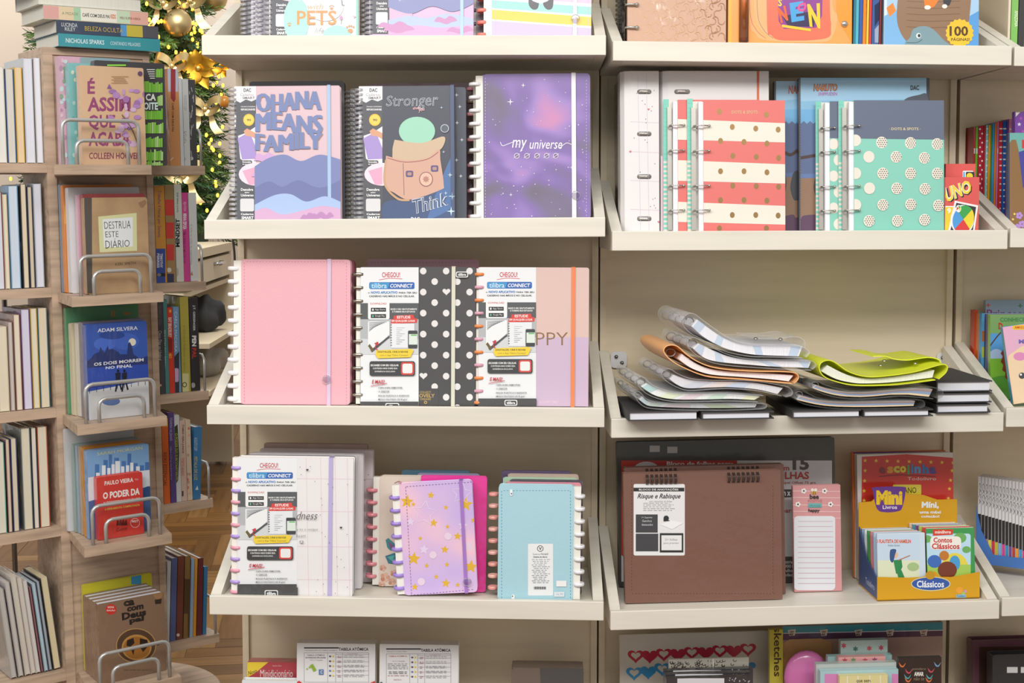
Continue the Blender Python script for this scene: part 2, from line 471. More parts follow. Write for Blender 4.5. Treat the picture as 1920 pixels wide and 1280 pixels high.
# ------------------------------------------------------------------ room
def struct(o): o['kind'] = 'structure'; return o
FLC = ['80592f', '755129', '876138', '6a4826', '8d683c']
fl = MB(); FM = [mat(c, 'plank') for c in FLC]
PL, PW = .48, .08; rr = random.Random(3); uvs = []
def plank(cx, cy, ang):
    c, k = math.cos(ang), math.sin(ang); q = []
    for a, b in ((-.5, -.5), (.5, -.5), (.5, .5), (-.5, .5)):
        x = a * (PL - .002); y = b * (PW - .002); q.append((cx + x * c - y * k, cy + x * k + y * c, 0))
    fl.add(q, [(0, 1, 2, 3)], rr.choice(FM)); s = rr.random() * 9
    uvs.extend([(s, s), (s + PL, s), (s + PL, s + PW), (s, s + PW)])
n = int(PL / PW); A0 = rad(8)
def rotp(x, y): return (-1.6 + x * math.cos(A0) - y * math.sin(A0), 5.2 + x * math.sin(A0) + y * math.cos(A0))
for i in range(-14, 15):
    for j in range(-40, 41):
        # herringbone: an L of one lying and one standing plank, stepped
        bx = j * PW + i * 2 * PL * .5 ; by = j * PW - i * PL
        x, y = bx + PL / 2, by + PW / 2
        X, Y = rotp(x, y)
        if abs(X + 1.4) < 2.4 and 2.2 < Y < 8.5: plank(X, Y, A0)
        x, y = bx + PW / 2 - PW + PW, by + PW + PL / 2
        X, Y = rotp(x, y)
        if abs(X + 1.4) < 2.4 and 2.2 < Y < 8.5: plank(X, Y, A0 + math.pi / 2)
base = MB(); base.box(-5, 5, -2, 9, -.05, -.0015, mat('6a4826', 'matte'))
nb = len(fl.f); fl.add(base.v, base.f, mat('6a4826', 'matte'))
flo = fl.build('floor'); struct(flo)
uvl = flo.data.uv_layers.new(name='plank_uv')
for i, uv in enumerate(uvs): uvl.data[i].uv = uv
struct(MB().box(-5, 5, 8.5, 8.6, 0, 3.2, mat('ecd9c8', 'matte')).build('wall_back'))
_w = MB(); _w.box(-.3 + .02, UM.w + .0, UM.D + .075, UM.D + .15, 0, 3.2, mat('8f8370', 'matte'))
_w = MB(); _w.box(.06, UM.w, UM.D + .07, UM.D + .14, 0, 2.6, mat('5d5445', 'matte'))
struct(_w.build('wall_behind', None, UM.mw))
_w = MB(); _w.box(.0, UR.w * 2.1, UR.D + .07, UR.D + .14, 0, 2.6, mat('5d5445', 'matte'))
struct(_w.build('wall_behind', None, UR.mw))
# pale pillar whose edge shows between the tree and the shelf unit

# ------------------------------------------------------------------ books, notebooks and their bindings
ITEMS = []
class Item:
    """a flat-fronted thing standing on plane pl; box = photo pixels (left, top, right, bottom or None for the shelf)"""
    def __init__(s, pl, box, thick, name, label, cat, col, group=None, kind='wrap', pages='e9e6de', corner=.004, spine='left', board=.002, strip=0., side=None, minh=None):
        x0, yt, x1, yb = box; ym = (yt + (yb if yb else yt + 200)) / 2
        xm = (x0 + x1) / 2
        a0 = pl.loc(x0, ym)[0]; a1 = pl.loc(x1, ym)[0]
        b0 = 0 if yb is None else pl.loc(xm, yb)[1]
        b1 = pl.loc(xm, yt)[1]
        if minh: b1 = max(b1, b0 + minh)
        s.pl = pl; s.a0 = a0; s.b0 = b0; s.w = a1 - a0; s.h = b1 - b0; s.t = thick; s.ncol = col
        s.root = empty(name, pl.mat(a0, b0), label, cat, group)
        s.mb = MB(); s.kind = kind; m = mat(col, kind); ms = mat(side, kind) if side else m
        c = min(corner, s.w / 4)
        out = rrect(0, 0, s.w, s.h, c, 3) if c > .0005 else [(0, 0), (s.w, 0), (s.w, s.h), (0, s.h)]
        bd = min(board, thick / 3)
        s.mb.prism(out, -bd, 0, m); s.mb.prism(out, -thick, -thick + bd, ms)
        if spine == 'left': s.mb.box(0, bd, .001, s.h - .001, -thick + bd, -bd, ms)
        elif spine == 'right': s.mb.box(s.w - bd, s.w, .001, s.h - .001, -thick + bd, -bd, ms)
        elif spine == 'top': s.mb.box(.001, s.w - .001, s.h - bd, s.h, -thick + bd, -bd, ms)
        if pages:
            p = MB(); z0 = -thick + bd + .0002; z1 = -bd - .0002
            xa = -strip if strip > 0 else (bd + .0003 if spine == 'left' else .002); xb = s.w + (-strip if strip < 0 else -.003)
            p.box(xa, xb, .002, s.h - (.0025 if spine != 'top' else bd + .0005), z0, z1, mat(pages, 'pages')); p.build('page_block', s.root)
        s.face = Face(pl, a0, b0, s.w, s.h, s.mb, 0, kind if kind in ('print', 'matte', 'gloss', 'wrap') else 'print')
        ITEMS.append(s)
    def lx(s, px, py=None):
        return s.pl.loc(px, py if py is not None else 500)[0] - s.a0
    def elastic(s, px, py, wpx, col, gem=None):
        a = s.lx(px, py); w = wpx / 1040; m = MB()
        m.box(a - w / 2, a + w / 2, -.0008, s.h + .0008, .0012, .0024, mat(col, 'print'))
        m.box(a - w / 2, a + w / 2, s.h + .0002, s.h + .0012, -s.t, .0024, mat(col, 'print'))
        e = m.build('elastic_band', s.root)
        if gem:
            g = s.face.L(gem); q = MB(); q.lathe([(1e-5, .0012), (.006, .0012), (.0078, .0004), (.0078, -.0012)], mat('e6e2ea', 'film'), 20)
            q.v = [v + Vector((g[0], g[1], .004)) for v in q.v]; q.build('elastic_clasp', e)
        return s
    def discs(s, cols, y0, y1, n, px, r=None, th=1.35, zc=None):
        """binding discs seen edge-on along the left edge, their centres at photo x=px"""
        r = r or .011; zc = -s.t / 2 if zc is None else zc
        x = s.lx(px, (y0 + y1) / 2); bt = s.pl.loc(px, y0)[1] - s.b0; bb = s.pl.loc(px, y1)[1] - s.b0
        prof = [(a, b * th) for a, b in ((1e-5, -.0012), (r * .78, -.0012), (r * .86, -.0024), (r * .97, -.0018), (r, 0), (r * .97, .0018), (r * .86, .0024), (r * .78, .0012), (1e-5, .0012))]
        me = {}
        for i in range(n):
            b = max(bt + (bb - bt) * i / max(n - 1, 1), .006); c = cols[i % len(cols)]
            if c not in me:
                o = MB().lathe(prof, mat(c, 'gloss' if c not in ('c9c5bf', 'b9b2a8') else 'metal'), 20, 'y').build('disc', s.root); me[c] = o
                o.location = (x, b, zc)
            else:
                copy_child(me[c], s.root, Matrix.Translation((x, b, zc)))
        return s
    def spiral(s, px, n=None, r=.0095, col='d4d4d8', y0=None, y1=None, label=None):
        x = s.lx(px, 300); m = MB(); n = n or int(s.h / .0085); M_ = mat(col, 'wire')
        lo, hi = .006, s.h - .006
        for i in range(n):
            yb = lo + (hi - lo) * i / (n - 1)
            for d in (-.0011, .0011):
                P = [(x + r * math.cos(a) * .95, yb + d, -s.t * .45 + (r + s.t * .18) * math.sin(a)) for a in [2 * math.pi * k / 12 for k in range(12)]]
                m.tube(P,   .00075, M_, 4, True)
        m.build('spiral_binding', s.root); return s
    def rings(s, pts, r=.014, col='c4c2be', wire=.0013, dx=0.):
        """chrome ring-binder rings whose front arcs pass these photo pixels"""
        me = None
        for px, py in pts:
            g = s.face.L((px, py))
            if me is None:
                m = MB(); P = [(r * math.cos(a), 0, r * .62 * math.sin(a)) for a in [2 * math.pi * k / 20 for k in range(20)]]
                m.tube(P, wire, mat(col, 'metal'), 6, True)
                m.ball((r * .9, 0, r * .35), wire * 1.9, mat(col, 'metal'), 8, 6)
                me = m.build('ring', s.root); me.location = (g[0] + dx, g[1], -.001)
            else: copy_child(me, s.root, Matrix.Translation((g[0] + dx, g[1], -.001)))
        return s
    def part(s, mb, name): return mb.build(name, s.root)
def finish_items():
    for s in ITEMS: s.mb.build('cover', s.root)

def card(pl, box, thick, name, label, cat, col, group=None, kind='print', pts=None):
    """one-mesh flat thing; returns its print face; call done()"""
    x0, yt, x1, yb = box; ym = (yt + (yb or yt + 150)) / 2; xm = (x0 + x1) / 2
    a0 = pl.loc(x0, ym)[0]; a1 = pl.loc(x1, ym)[0]; b0 = 0 if yb is None else pl.loc(xm, yb)[1]; b1 = pl.loc(xm, yt)[1]
    mb = MB(); w = a1 - a0; h = b1 - b0
    mb.box(0, w, 0, h, -thick, 0, mat(col, kind))
    f = Face(pl, a0, b0, w, h, mb, 0, kind if kind in ('print', 'matte', 'gloss', 'wrap') else 'print')
    f.name = name; f.tags = (label, cat, group)
    CARDS.append(f); return f
CARDS = []
def finish_cards():
    for f in CARDS: tag(f.mb.build(f.name, None, f.pl.mat(f.a0, f.b0)), *f.tags)

def upright(pl, box, depth, label, col, group, pages='e9e4d8', fore=False, kind='wrap', tilt=0., name='book', edge=None, cat='book', hard=.0016, lim=None):
    """a book standing edge-on: spine (or, fore=True, its page edge) towards the viewer on plane pl"""
    x0, yt, x1, yb = box; xm = (x0 + x1) / 2
    if tilt: 
        a, b = pl.loc(xm, yb if yb else yt + 200); pl = pl.turned(tilt, a, b if yb else 0.)
    a0 = pl.loc(x0, (yt + (yb or yt)) / 2)[0]; a1 = pl.loc(x1, (yt + (yb or yt)) / 2)[0]
    b0 = 0 if yb is None else pl.loc(xm, yb)[1]; b1 = pl.loc(xm, yt)[1]
    if lim: a0 = max(a0, lim[0]); a1 = max(min(a1, lim[1]), a0 + .003)
    w = a1 - a0 - .0006; h = b1 - b0
    root = empty(name, pl.mat(a0, b0), label, cat, group)
    m = MB(); M_ = mat(col, kind); t = min(hard, w / 5)
    m.box(0, t, 0, h, -depth, 0, M_); m.box(w - t, w, 0, h, -depth, 0, M_)
    p = MB()
    if fore:
        m.box(t, w - t, 0, h, -depth, -depth + t, M_)
        p.box(t * 1.05, w - t * 1.05, .001, h - .001, -depth + t * 1.1, -.0012, mat(pages, 'pages'))
    else:
        m.box(t, w - t, 0, h, -t, 0, M_)
        p.box(t * 1.05, w - t * 1.05, .001, h - .002, -depth + .001, -t * 1.1, mat(pages, 'pages'))
    p.build('page_block', root)
    f = Face(pl, a0, b0, w, h, m, 0, kind); f.root = root
    UPR.append((m, root)); return f
UPR = []
def finish_uprights():
    for m, r in UPR: m.build('cover', r)

# ---- printed sleeves that come on several notebooks
def sleeve(F, x0, y0, x1, y1):
    def X(u): return x0 + (x1 - x0) * u
    def Y(v): return y0 + (y1 - y0) * v
    def Rr(u0, v0, u1, v1, c): F.rect(X(u0), Y(v0), X(u1), Y(v1), c)
    def T(t, u0, v0, u1, v1, c, b=.0, sh=0.): F.text(t, X(u0), Y(v0), X(u1), Y(v1), c, b, sh)
    Rr(0, 0, 1, 1, 'eceef2')
    T('CHEGOU!', .37, .035, .68, .072, 'c22f3c', .02)
    F.flat(stroke(curve([(X(.32), Y(.09)), (X(.5), Y(.079)), (X(.72), Y(.083))]), 1.2), 'd0606a')
    F.flat(rrect(X(.15), Y(.106), X(.93), Y(.155), 3), '2f63b4'); F.flat([(X(.16), Y(.11)), (X(.5), Y(.11)), (X(.47), Y(.151)), (X(.16), Y(.151))], '3f9ad2')
    T('tilibra', .19, .112, .45, .148, 'e9f4fb'); T('CONNECT', .51, .118, .9, .145, 'f4f6fb', .025, .2)
    T('O', .13, .177, .16, .187, '333333', .02); T('NOVO APLICATIVO', .18, .17, .64, .188, '2d74c4', .03); T('PARA TER SEU', .66, .175, .97, .187, '3a3d44', .02)
    T('CADERNO NAS MÃOS E NO CELULAR.', .15, .196, .93, .212, '3a3d44', .02)
    Rr(0, .255, 1, .37, '55585c'); Rr(0, .37, 1, .51, 'b5b8bd'); Rr(0, .51, 1, .62, 'd4d7db')
    F.flat(rrect(X(.13), Y(.243), X(.5), Y(.37), 3), 'f0f1f3')
    T('DOWNLOAD', .17, .252, .45, .266, 'c4434a', .015)
    for v, t in ((.288, 'App Store'), (.333, 'Google Play')):
        Rr(.18, v, .44, v + .028, '26272a'); F.flat(oval(X(.215), Y(v + .014), 1.7, 2.2, 8), 'e9e9ea' if v < .3 else '5fc0a0'); T(t, .25, v + .006, .42, v + .022, 'e9e9ea')
    T('BAIXE O SEU GRATUITAMENTE', .52, .292, .97, .304, 'f2f2f2', .03); T('E TURBINE SEUS ESTUDOS!', .55, .31, .94, .322, 'f2f2f2', .03)
    F.flat([(X(.57), Y(.345)), (X(.91), Y(.337)), (X(.93), Y(.362)), (X(.98), Y(.366)), (X(.97), Y(.395)), (X(.52), Y(.402)), (X(.53), Y(.37)), (X(.57), Y(.368))], 'd9443e')
    T('ESTUDE', .63, .345, .86, .365, 'fbecea', .025); T('EM QUALQUER LUGAR', .54, .374, .94, .391, 'fbecea', .025)
    F.flat([(X(.13), Y(.385)), (X(.5), Y(.385)), (X(.5), Y(.48)), (X(.18), Y(.6)), (X(.13), Y(.57))], 'eef0f3')
    for i in range(7): F.flat(stroke([(X(.15), Y(.455 - i * .01)), (X(.24 + i * .035), Y(.425 - i * .006))], 1.1), '7c8086')
    F.flat([(X(.17), Y(.59)), (X(.5), Y(.487)), (X(.5), Y(.50)), (X(.2), Y(.605))], '4a4d52')
    F.flat([(X(.13), Y(.56)), (X(.2), Y(.605)), (X(.23), Y(.585)), (X(.16), Y(.545))], '6c5a35')
    Rr(.53, .40, .93, .575, 'e8ebf0')
    for i in range(9): F.flat(oval(X(.53), Y(.41 + i * .018), 1.5, .8, 6), '3c3e42'); F.rect(X(.62), Y(.43 + i * .014), X(.76 - (i % 3) * .04), Y(.433 + i * .014), 'a9aeb6')
    F.flat(rrect(X(.82), Y(.45), X(.98), Y(.575), 2), '3c3f42'); Rr(.835, .475, .98, .55, 'dfeae2'); Rr(.87, .478, .97, .487, '68b76a')
    F.flat(stroke(curve([(X(.33), Y(.6)), (X(.26), Y(.57)), (X(.29), Y(.53))]), 1.6), 'c4353a'); F.flat([(X(.24), Y(.54)), (X(.31), Y(.53)), (X(.31), Y(.56))], 'c4353a')
    F.flat([(X(.28), Y(.59)), (X(.86), Y(.58)), (X(.92), Y(.59)), (X(.86), Y(.64)), (X(.3), Y(.648)), (X(.26), Y(.62))], 'f0d13a')
    T('DIGITALIZE, CRIE E REVISE', .3, .595, .82, .61, '3a3524', .02); T('com o App Tilibra Connect!', .34, .62, .82, .634, '7a6a2a')
    F.flat(rrect(X(.16), Y(.668), X(.94), Y(.772), 4), '3b3d40'); F.flat(rrect(X(.70), Y(.675), X(.92), Y(.765), 4), 'd8443e'); F.flat(rrect(X(.725), Y(.686), X(.895), Y(.754), 3), 'eceded')
    T('ESCANEIE COM SEU CELULAR', .18, .69, .66, .704, 'f2f2f2', .03); T('E ENTENDA MAIS SOBRE ESSA', .22, .713, .64, .725, 'e9e9e9', .02); T('EXPERIÊNCIA EXCLUSIVA', .25, .734, .6, .746, 'e9e9e9', .02)
    T('E MAIS!', .2, .80, .42, .828, 'c22f3c', .02, .2); F.flat(stroke([(X(.18), Y(.845)), (X(.46), Y(.825))], 1.2), 'd0606a')
    for i, t in enumerate(('· CAPA DURA REMOVÍVEL', '· 11 DISCOS', '· BOLSA PLÁSTICA E ADESIVOS', '· MIOLO PAUTADO DE 90 g/m²')):
        T(t, .29, .848 + i * .0285, (.73, .5, .84, .81)[i], .862 + i * .0285, '4b4e55', .015)
    Rr(0, .955, 1, 1, '4b4c4e')
    return F
def tilibra_tag(F, x0, y0, x1, y1):
    F.flat(rrect(x0, y0, x1, y1, 3), 'e9eaec'); F.flat(rrect(x0 + 1.6, y0 + 1.6, x1 - 1.6, y1 - 1.6, 2.5), '3a3b3d'); F.text('tilibra', x0 + 4, y0 + 3, x1 - 4, y1 - 3, 'f2f2f2', .03)
def smart(F, x0, y0, x1, y1):
    """printed strip of the spiral notebooks; the scan code is left out as a plain pale tile"""
    w = x1 - x0; h = y1 - y0
    def X(u): return x0 + w * u
    def Y(v): return y0 + h * v
    F.rect(x0, y0, x1, y1, '56575f')
    F.flat([(x0, y0), (x1, y0), (x1, Y(.10)), (X(.8), Y(.115)), (X(.55), Y(.10)), (X(.3), Y(.125)), (X(.12), Y(.11)), (x0, Y(.13))], 'eceaee')
    F.text('DAC', X(.45), Y(.018), X(.78), Y(.045), '3b3b42', .03)
    F.text('Caderno', X(.3), Y(.055), X(.9), Y(.075), '9a9aa2'); F.text('SMART', X(.4), Y(.08), X(.95), Y(.098), '6d6d76', .02)
    F.text('FOLHAS E DIVISÓRIAS', X(.33), Y(.148), X(.97), Y(.158), 'e9e9ee', .02); F.text('REPOSICIONÁVEIS', X(.33), Y(.165), X(.97), Y(.182), 'f2f2f5', .03)
    F.flat([(x0, Y(.2)), (X(.12), Y(.22)), (X(.1), Y(.3)), (x0, Y(.33))], 'e9e8ee')
    F.flat([(x1, Y(.30)), (x1, Y(.62)), (X(.3), Y(.54)), (X(.2), Y(.37)), (X(.6), Y(.345))], 'ece9ef')
    F.flat(oval(X(.68), Y(.252), w * .25, h * .045, 16), 'f0c33e'); F.flat(oval(X(.68), Y(.252), w * .2, h * .036, 16), 'f3d260'); F.text('90', X(.6), Y(.244), X(.78), Y(.262), '5d4a22', .02)
    F.flat([(X(.18), Y(.39)), (X(.72), Y(.34)), (x1, Y(.46)), (x1, Y(.54)), (X(.38), Y(.545))], 'a993d2')
    F.flat([(X(.45), Y(.335)), (X(.6), Y(.315)), (x1, Y(.35)), (x1, Y(.395)), (X(.8), Y(.375)), (X(.55), Y(.37))], 'd8a184')
    F.flat(rrect(X(.35), Y(.552), X(.83), Y(.592), 3), '4a4a52'); F.text('Personalize', X(.4), Y(.557), X(.78), Y(.57), 'f0f0f2', .03); F.text('do seu jeito!', X(.4), Y(.574), X(.78), Y(.588), 'f0f0f2', .03)
    F.flat(oval(x1, Y(.655), w * .77, h * .085, 20), 'ecdbe8'); F.flat([(X(.4), Y(.63)), (x1, Y(.6)), (x1, Y(.73)), (X(.7), Y(.735))], 'e6a8c4')
    F.text('Descubra', X(.33), Y(.758), X(.88), Y(.778), 'f2f2f5', .03); F.text('seu', X(.5), Y(.786), X(.7), Y(.795), 'f2f2f5', .02); F.text('Universo', X(.33), Y(.80), X(.9), Y(.82), 'f2f2f5', .03)
    F.flat(rrect(X(.3), Y(.835), X(.92), Y(.93), 3), 'd9d8dc')
    F.text('Caderno', X(.33), Y(.942), X(.9), Y(.958), 'f2f2f5', .03); F.text('SMART', X(.36), Y(.966), X(.9), Y(.988), 'f2f2f5', .035)
    return F

# ================================================================== MIDDLE UNIT
LEAN = rad(3)
def std(U, k, dv, t, lean=LEAN, **kw): return face_plane(U, k, dv, lean, t * math.sin(lean) + .0004, **kw)
def waves(F, x0, y0, x1, y1, col, n=6, seed=1):
    r = random.Random(seed)
    for i in range(n):
        cx, cy = r.uniform(x0, x1), r.uniform(y0, y1); w = r.uniform(14, 30)
        pts = curve([(cx - w, cy + 3), (cx - w * .6, cy - 6), (cx, cy - 2), (cx + w * .5, cy - 8), (cx + w, cy), (cx + w * .5, cy + 3), (cx, cy + 7), (cx - w * .6, cy + 3), (cx - w, cy + 3)], 4)
        F.flat(pts, col)
G1 = 'spiral notebooks on the top middle tray'
# -- top tray
t = .020
for i, (dx, dv, lab) in enumerate(((449, .124, 'rearmost'), (463, .100, 'third'), (478, .076, 'second'))):
    it = Item(std(UM, 0, dv, t), (dx + 8, -185, 668, None), t, 'spiral_notebook',
              'wire-bound notebook %s in the pack behind the teal blobbed pets notebook' % {'rearmost': 'standing last', 'third': 'standing third from the front', 'second': 'standing second from the front'}[lab], 'notebook', ('5a5560', 'cfcad6', '8d8796')[i], G1, corner=.003)
    it.spiral(dx + 9)
it = Item(std(UM, 0, .050, t), (505, -185, 672, None), t, 'spiral_notebook', 'white and teal blobbed spiral notebook lettered with pets, on the top tray', 'notebook', 'f1efee', G1, corner=.003)
F = it.face; smart(F, 507, -185, 541, 68)
F.flat(oval(556, 38, 24, 42, 22), 'a9e0d2'); F.flat(oval(632, 66, 26, 18, 22), 'a9e0d2'); F.flat(oval(610, 14, 34, 26, 24), 'd9d9e2'); F.flat(oval(545, -60, 40, 50), 'a9e0d2')
F.text('with', 577, 8, 606, 18, 'e0b48a', .0, .3); F.text('PETS', 557, 20, 631, 47, 'd79a63', .015); F.text('life', 590, 52, 608, 62, 'bdbdc6', 0, .3)
for cx, cy, s in ((657, 54, 1.), (622, 14, .6), (543, 46, .5)):
    F.flat(oval(cx, cy + 4 * s, 5 * s, 4 * s), 'cf9a70')
    for q in (-6, -2, 2, 6): F.flat(oval(cx + q * s, cy - 3 * s - (2 if abs(q) < 3 else 0) * s, 1.7 * s, 2.2 * s, 8), 'cf9a70')
F.flat(stroke([(641, 36), (640, 46)], 1), '6f9a7a'); F.flat(oval(640, 34, 3, 4), 'c79ac0'); F.flat([(662, 29), (668, 31), (664, 35)], 'd9b0c8'); F.flat(stroke([(641, 0), (642, 10), (646, 10)], 1.6), '8c8c98')
F.rect(668, -185, 673, 70, '8fcfc4')
it.spiral(503)
it = Item(std(UM, 0, .076, t), (683, -185, 884, None), t, 'spiral_notebook', 'wire-bound notebook behind the lilac and slate blue notebook on the top tray', 'notebook', '6b6675', G1, corner=.003)
it.spiral(681)
it = Item(std(UM, 0, .050, t), (693, -185, 888, None), t, 'spiral_notebook', 'lilac spiral notebook with slate blue rounded shapes and pale blue band', 'notebook', 'd8b6d6', G1, corner=.003)
F = it.face; smart(F, 694, -185, 730, 64)
F.flat(curve([(730, -30), (745, -10), (772, 18), (766, 70), (740, 70), (731, 40), (730, -30)]), 'dcb2cf')
F.flat([(728, -90), (890, -90)] + curve([(890, 6), (850, 22), (810, 12), (770, 26), (728, 14)]), '8a8fbd')
F.flat(curve([(728, 38), (765, 30), (800, 34), (840, 26), (890, 36)]) + [(890, 75), (728, 75)], 'b3c2ec')
F.flat(curve([(728, 54), (780, 48), (830, 52), (890, 46)]) + [(890, 75), (728, 75)], 'd6a9cf'); waves(F, 828, 36, 866, 62, 'c690bd', 3, 4); waves(F, 735, 36, 750, 62, 'c690bd', 3, 5)
it.spiral(692); it.elastic(866, 30, 6, 'aecbe8')
it = Item(std(UM, 0, .078, .022), (893, -185, 1090, None), .022, 'disc_notebook', 'black-bound disc notebook hidden behind the striped panda notebook', 'notebook', '8e8a96', None, strip=.006)
it.discs(['3b3a40'], -160, 70, 10, 889)
it = Item(std(UM, 0, .050, .022), (922, -185, 1109, None), .022, 'disc_notebook', 'striped disc notebook in teal, yellow and lilac with dark panda feet and coral discs', 'notebook', 'f3f1f4', None, strip=.014, side='dcd8e4')
F = it.face
for a, b, c in ((-40, -6, 'eec3dc'), (0, 15, '9fd8d2'), (19, 36, 'edcd5c'), (40, 75, 'cbbdea'), (-90, -45, 'edcd5c')):
    F.flat([(922, a - 1 if a > 0 else a), (1109, a + 13), (1109, b + 13), (922, b)], c)
for cx in (1000, 1027): F.flat(curve([(cx - 9, -6), (cx - 8, 10), (cx, 18), (cx + 9, 14), (cx + 9, -6), (cx - 9, -6)]), '5b5a60')
F.flat(oval(1013, -20, 26, 26), 'eeecef'); F.flat(stroke([(929, -180), (929, 75)], .8), 'c9c2d6'); F.flat(stroke([(1103, -180), (1103, 75)], .8), 'c9c2d6')
it.discs(['e97f74'], -165, 64, 11, 905); it.elastic(1078, 20, 7, 'f0eff4', (1079, 36))

# -- second tray
G2 = 'notebooks on the second middle tray'
t = .019
Item(std(UM, 1, .108, t), (468, 152, 646, None), t, 'notebook', 'charcoal notebook leaning behind the pink lettered notebook with the blue band', 'notebook', '66666c', None, corner=.006)
it = Item(std(UM, 1, .045, t), (440, 161, 638, None), t, 'spiral_notebook', 'pink spiral notebook with big wavy slate blue lettering and pale blue elastic', 'notebook', 'dcbfc8', G2, corner=.003)
F = it.face; smart(F, 438, 161, 480, 414)
wv = lambda A: (lambda u, v: A * math.sin(u * 6.0))
for tx, bx, A in (('OHANA', (482, 174, 601, 207), 3), ('MEANS', (481, 214, 603, 247), -4), ('FAMILY', (481, 251, 603, 281), 3)):
    F.text(tx, bx[0] + 3, bx[1] + 1, bx[2] + 3, bx[3] + 1, 'b98e78', 0, 0, None, None, 1, wv(A))
    for dx in (-2.4, -1.2, 0, 1.2, 2.4): F.text(tx, bx[0] + dx, bx[1] - abs(dx) * .3, bx[2] + dx, bx[3] + abs(dx) * .3, '7585b6', 0, 0, None, None, 1, wv(A))
waves(F, 484, 290, 500, 330, 'cfa6d6', 3, 8)
F.flat(curve([(478, 312), (505, 296), (535, 290), (565, 302), (600, 290), (642, 300)]) + [(642, 420), (478, 420)], '7c86b8'); F.flat(curve([(478, 352), (505, 340), (530, 350), (560, 338), (600, 352), (642, 336)]) + [(642, 420), (478, 420)], '6f78aa')
F.flat(curve([(478, 384), (515, 366), (545, 364), (575, 378), (610, 368), (642, 380)]) + [(642, 420), (478, 420)], 'a9bfe8')
F.flat(curve([(478, 396), (500, 390), (530, 402), (570, 394), (605, 386), (642, 392)]) + [(642, 420), (478, 420)], 'd2a9cc')
waves(F, 580, 398, 632, 410, 'b987b8', 3, 3)
it.spiral(437); it.elastic(617.5, 290, 6, 'a9c4e6')
for i, (x, dv) in enumerate(((651, .114), (661, .086))):
    it = Item(std(UM, 1, dv, .018), (x + 6, 165, 848, None), .018, 'spiral_notebook', 'white-edged wire notebook %s behind the black galaxy notebook' % ('furthest back' if i == 0 else 'directly'), 'notebook', ('d9d8de', '7b7987')[i], G2, corner=.003)
    it.spiral(x + 4)
Item(std(UM, 1, .138, .014), (690, 156, 884, None), .014, 'notebook', 'mauve notebook whose top edge shows behind the black galaxy notebook', 'notebook', 'b08fa0', None, corner=.005)
it = Item(std(UM, 1, .066, .018), (690, 164, 874, None), .018, 'notebook', 'dark starry notebook showing right of the black galaxy notebook', 'notebook', '4d5260', None, corner=.004)
for x, y in ((856, 178), (862, 200), (857, 230), (866, 262), (856, 300), (864, 330)): it.face.flat(star(x, y, 4, 4, .25), 'dfe3ee')
it = Item(std(UM, 1, .045, .018), (673, 161, 852, None), .018, 'spiral_notebook', 'black starry spiral notebook with white outline lettering and a sandy pouch', 'notebook', '4c4f5c', G2, corner=.003)
F = it.face; smart(F, 673, 161, 717, 414)
F.flat(curve([(717, 414), (720, 380), (760, 372), (800, 352), (852, 320), (852, 414), (717, 414)]), '46587f'); F.flat(curve([(800, 414), (826, 340), (852, 290), (852, 380), (800, 414)]), '5273a8')
F.text('Stronger', 724, 178, 822, 207, 'c9cdd8', .012, .1, None, [(724, 180), (822, 174), (822, 206), (724, 206)]); F.text('Stronger', 726, 181, 820, 205, '565966', -.012, .1, None, [(724.5, 180.5), (821.5, 174.5), (821.5, 205.5), (724.5, 205.5)])
F.text('than', 774, 199, 789, 205, 'e6b3b9', .02, 0, None, [(774, 201), (789, 199), (789, 204), (774, 206)]); F.text('you', 785, 204, 796, 211, 'e6b3b9', .02, 0, None, [(785, 205), (796, 203), (796, 209), (785, 212)])
F.flat(oval(782, 246, 34, 27, 28), '9fd5bd'); F.flat(curve([(740, 262), (790, 268), (832, 256), (830, 276), (812, 290), (804, 300), (744, 302), (736, 284), (740, 262)]), 'cdb499')
F.flat(curve([(724, 292), (760, 300), (800, 296), (823, 280), (826, 300), (832, 345), (826, 356), (770, 374), (740, 362), (722, 345), (724, 292)]), 'd3a896'); F.flat(stroke(curve([(726, 296), (760, 304), (800, 299), (822, 285)]), 1.5), 'a0605c')
F.flat(stroke(curve([(724, 300), (722, 345), (745, 372), (768, 375)]), 4), 'caa07c'); F.flat(stroke([(756, 306), (758, 366)], 1), '7a5a66')
for cx, cy in ((768, 327), (815, 317)): F.flat(rrect(cx - 7, cy - 7, cx + 7, cy + 5, 3), '64567f'); F.flat(rrect(cx - 4, cy - 4, cx + 4, cy + 2, 2), 'b58f8a')
F.flat(oval(799, 336, 13, 14), '8e5862'); F.flat(oval(799, 336, 11.5, 12.5), 'e2bca6'); F.flat(star(799, 336, 7, 8, .6), 'b78478')
F.text('Think', 774, 362, 839, 400, 'd3d9e8', .03, .1, None, [(772, 374), (838, 360), (841, 384), (776, 402)]); F.text('Think', 0, 0, 0, 0, '465675', -.005, .1, None, [(773, 375), (837, 361), (840, 383.5), (776.5, 401)])
for x, y, r in ((848, 368, 8), (846, 396, 9), (836, 362, 4), (844, 328, 5), (828, 202, 3), (832, 285, 3)): F.flat(star(x, y, r, 4, .22), 'c8e4f8')
F.flat(oval(834, 241, 8, 8), 'b9c2d2'); F.flat(oval(834, 241, 6.6, 6.6), '5b6070'); F.text('DAC', 771, 407, 787, 414, 'e9e9ee', .03)
it.spiral(674); it.elastic(848.5, 290, 7, '55607f')
it = Item(std(UM, 1, .074, .024), (896, 146, 1099, None), .024, 'disc_notebook', 'notebook with rose discs hidden behind the purple galaxy notebook', 'notebook', '7d5f74', None, strip=.008)
it.discs(['c98a92', '6b5a4c'], 165, 405, 11, 884, .009)
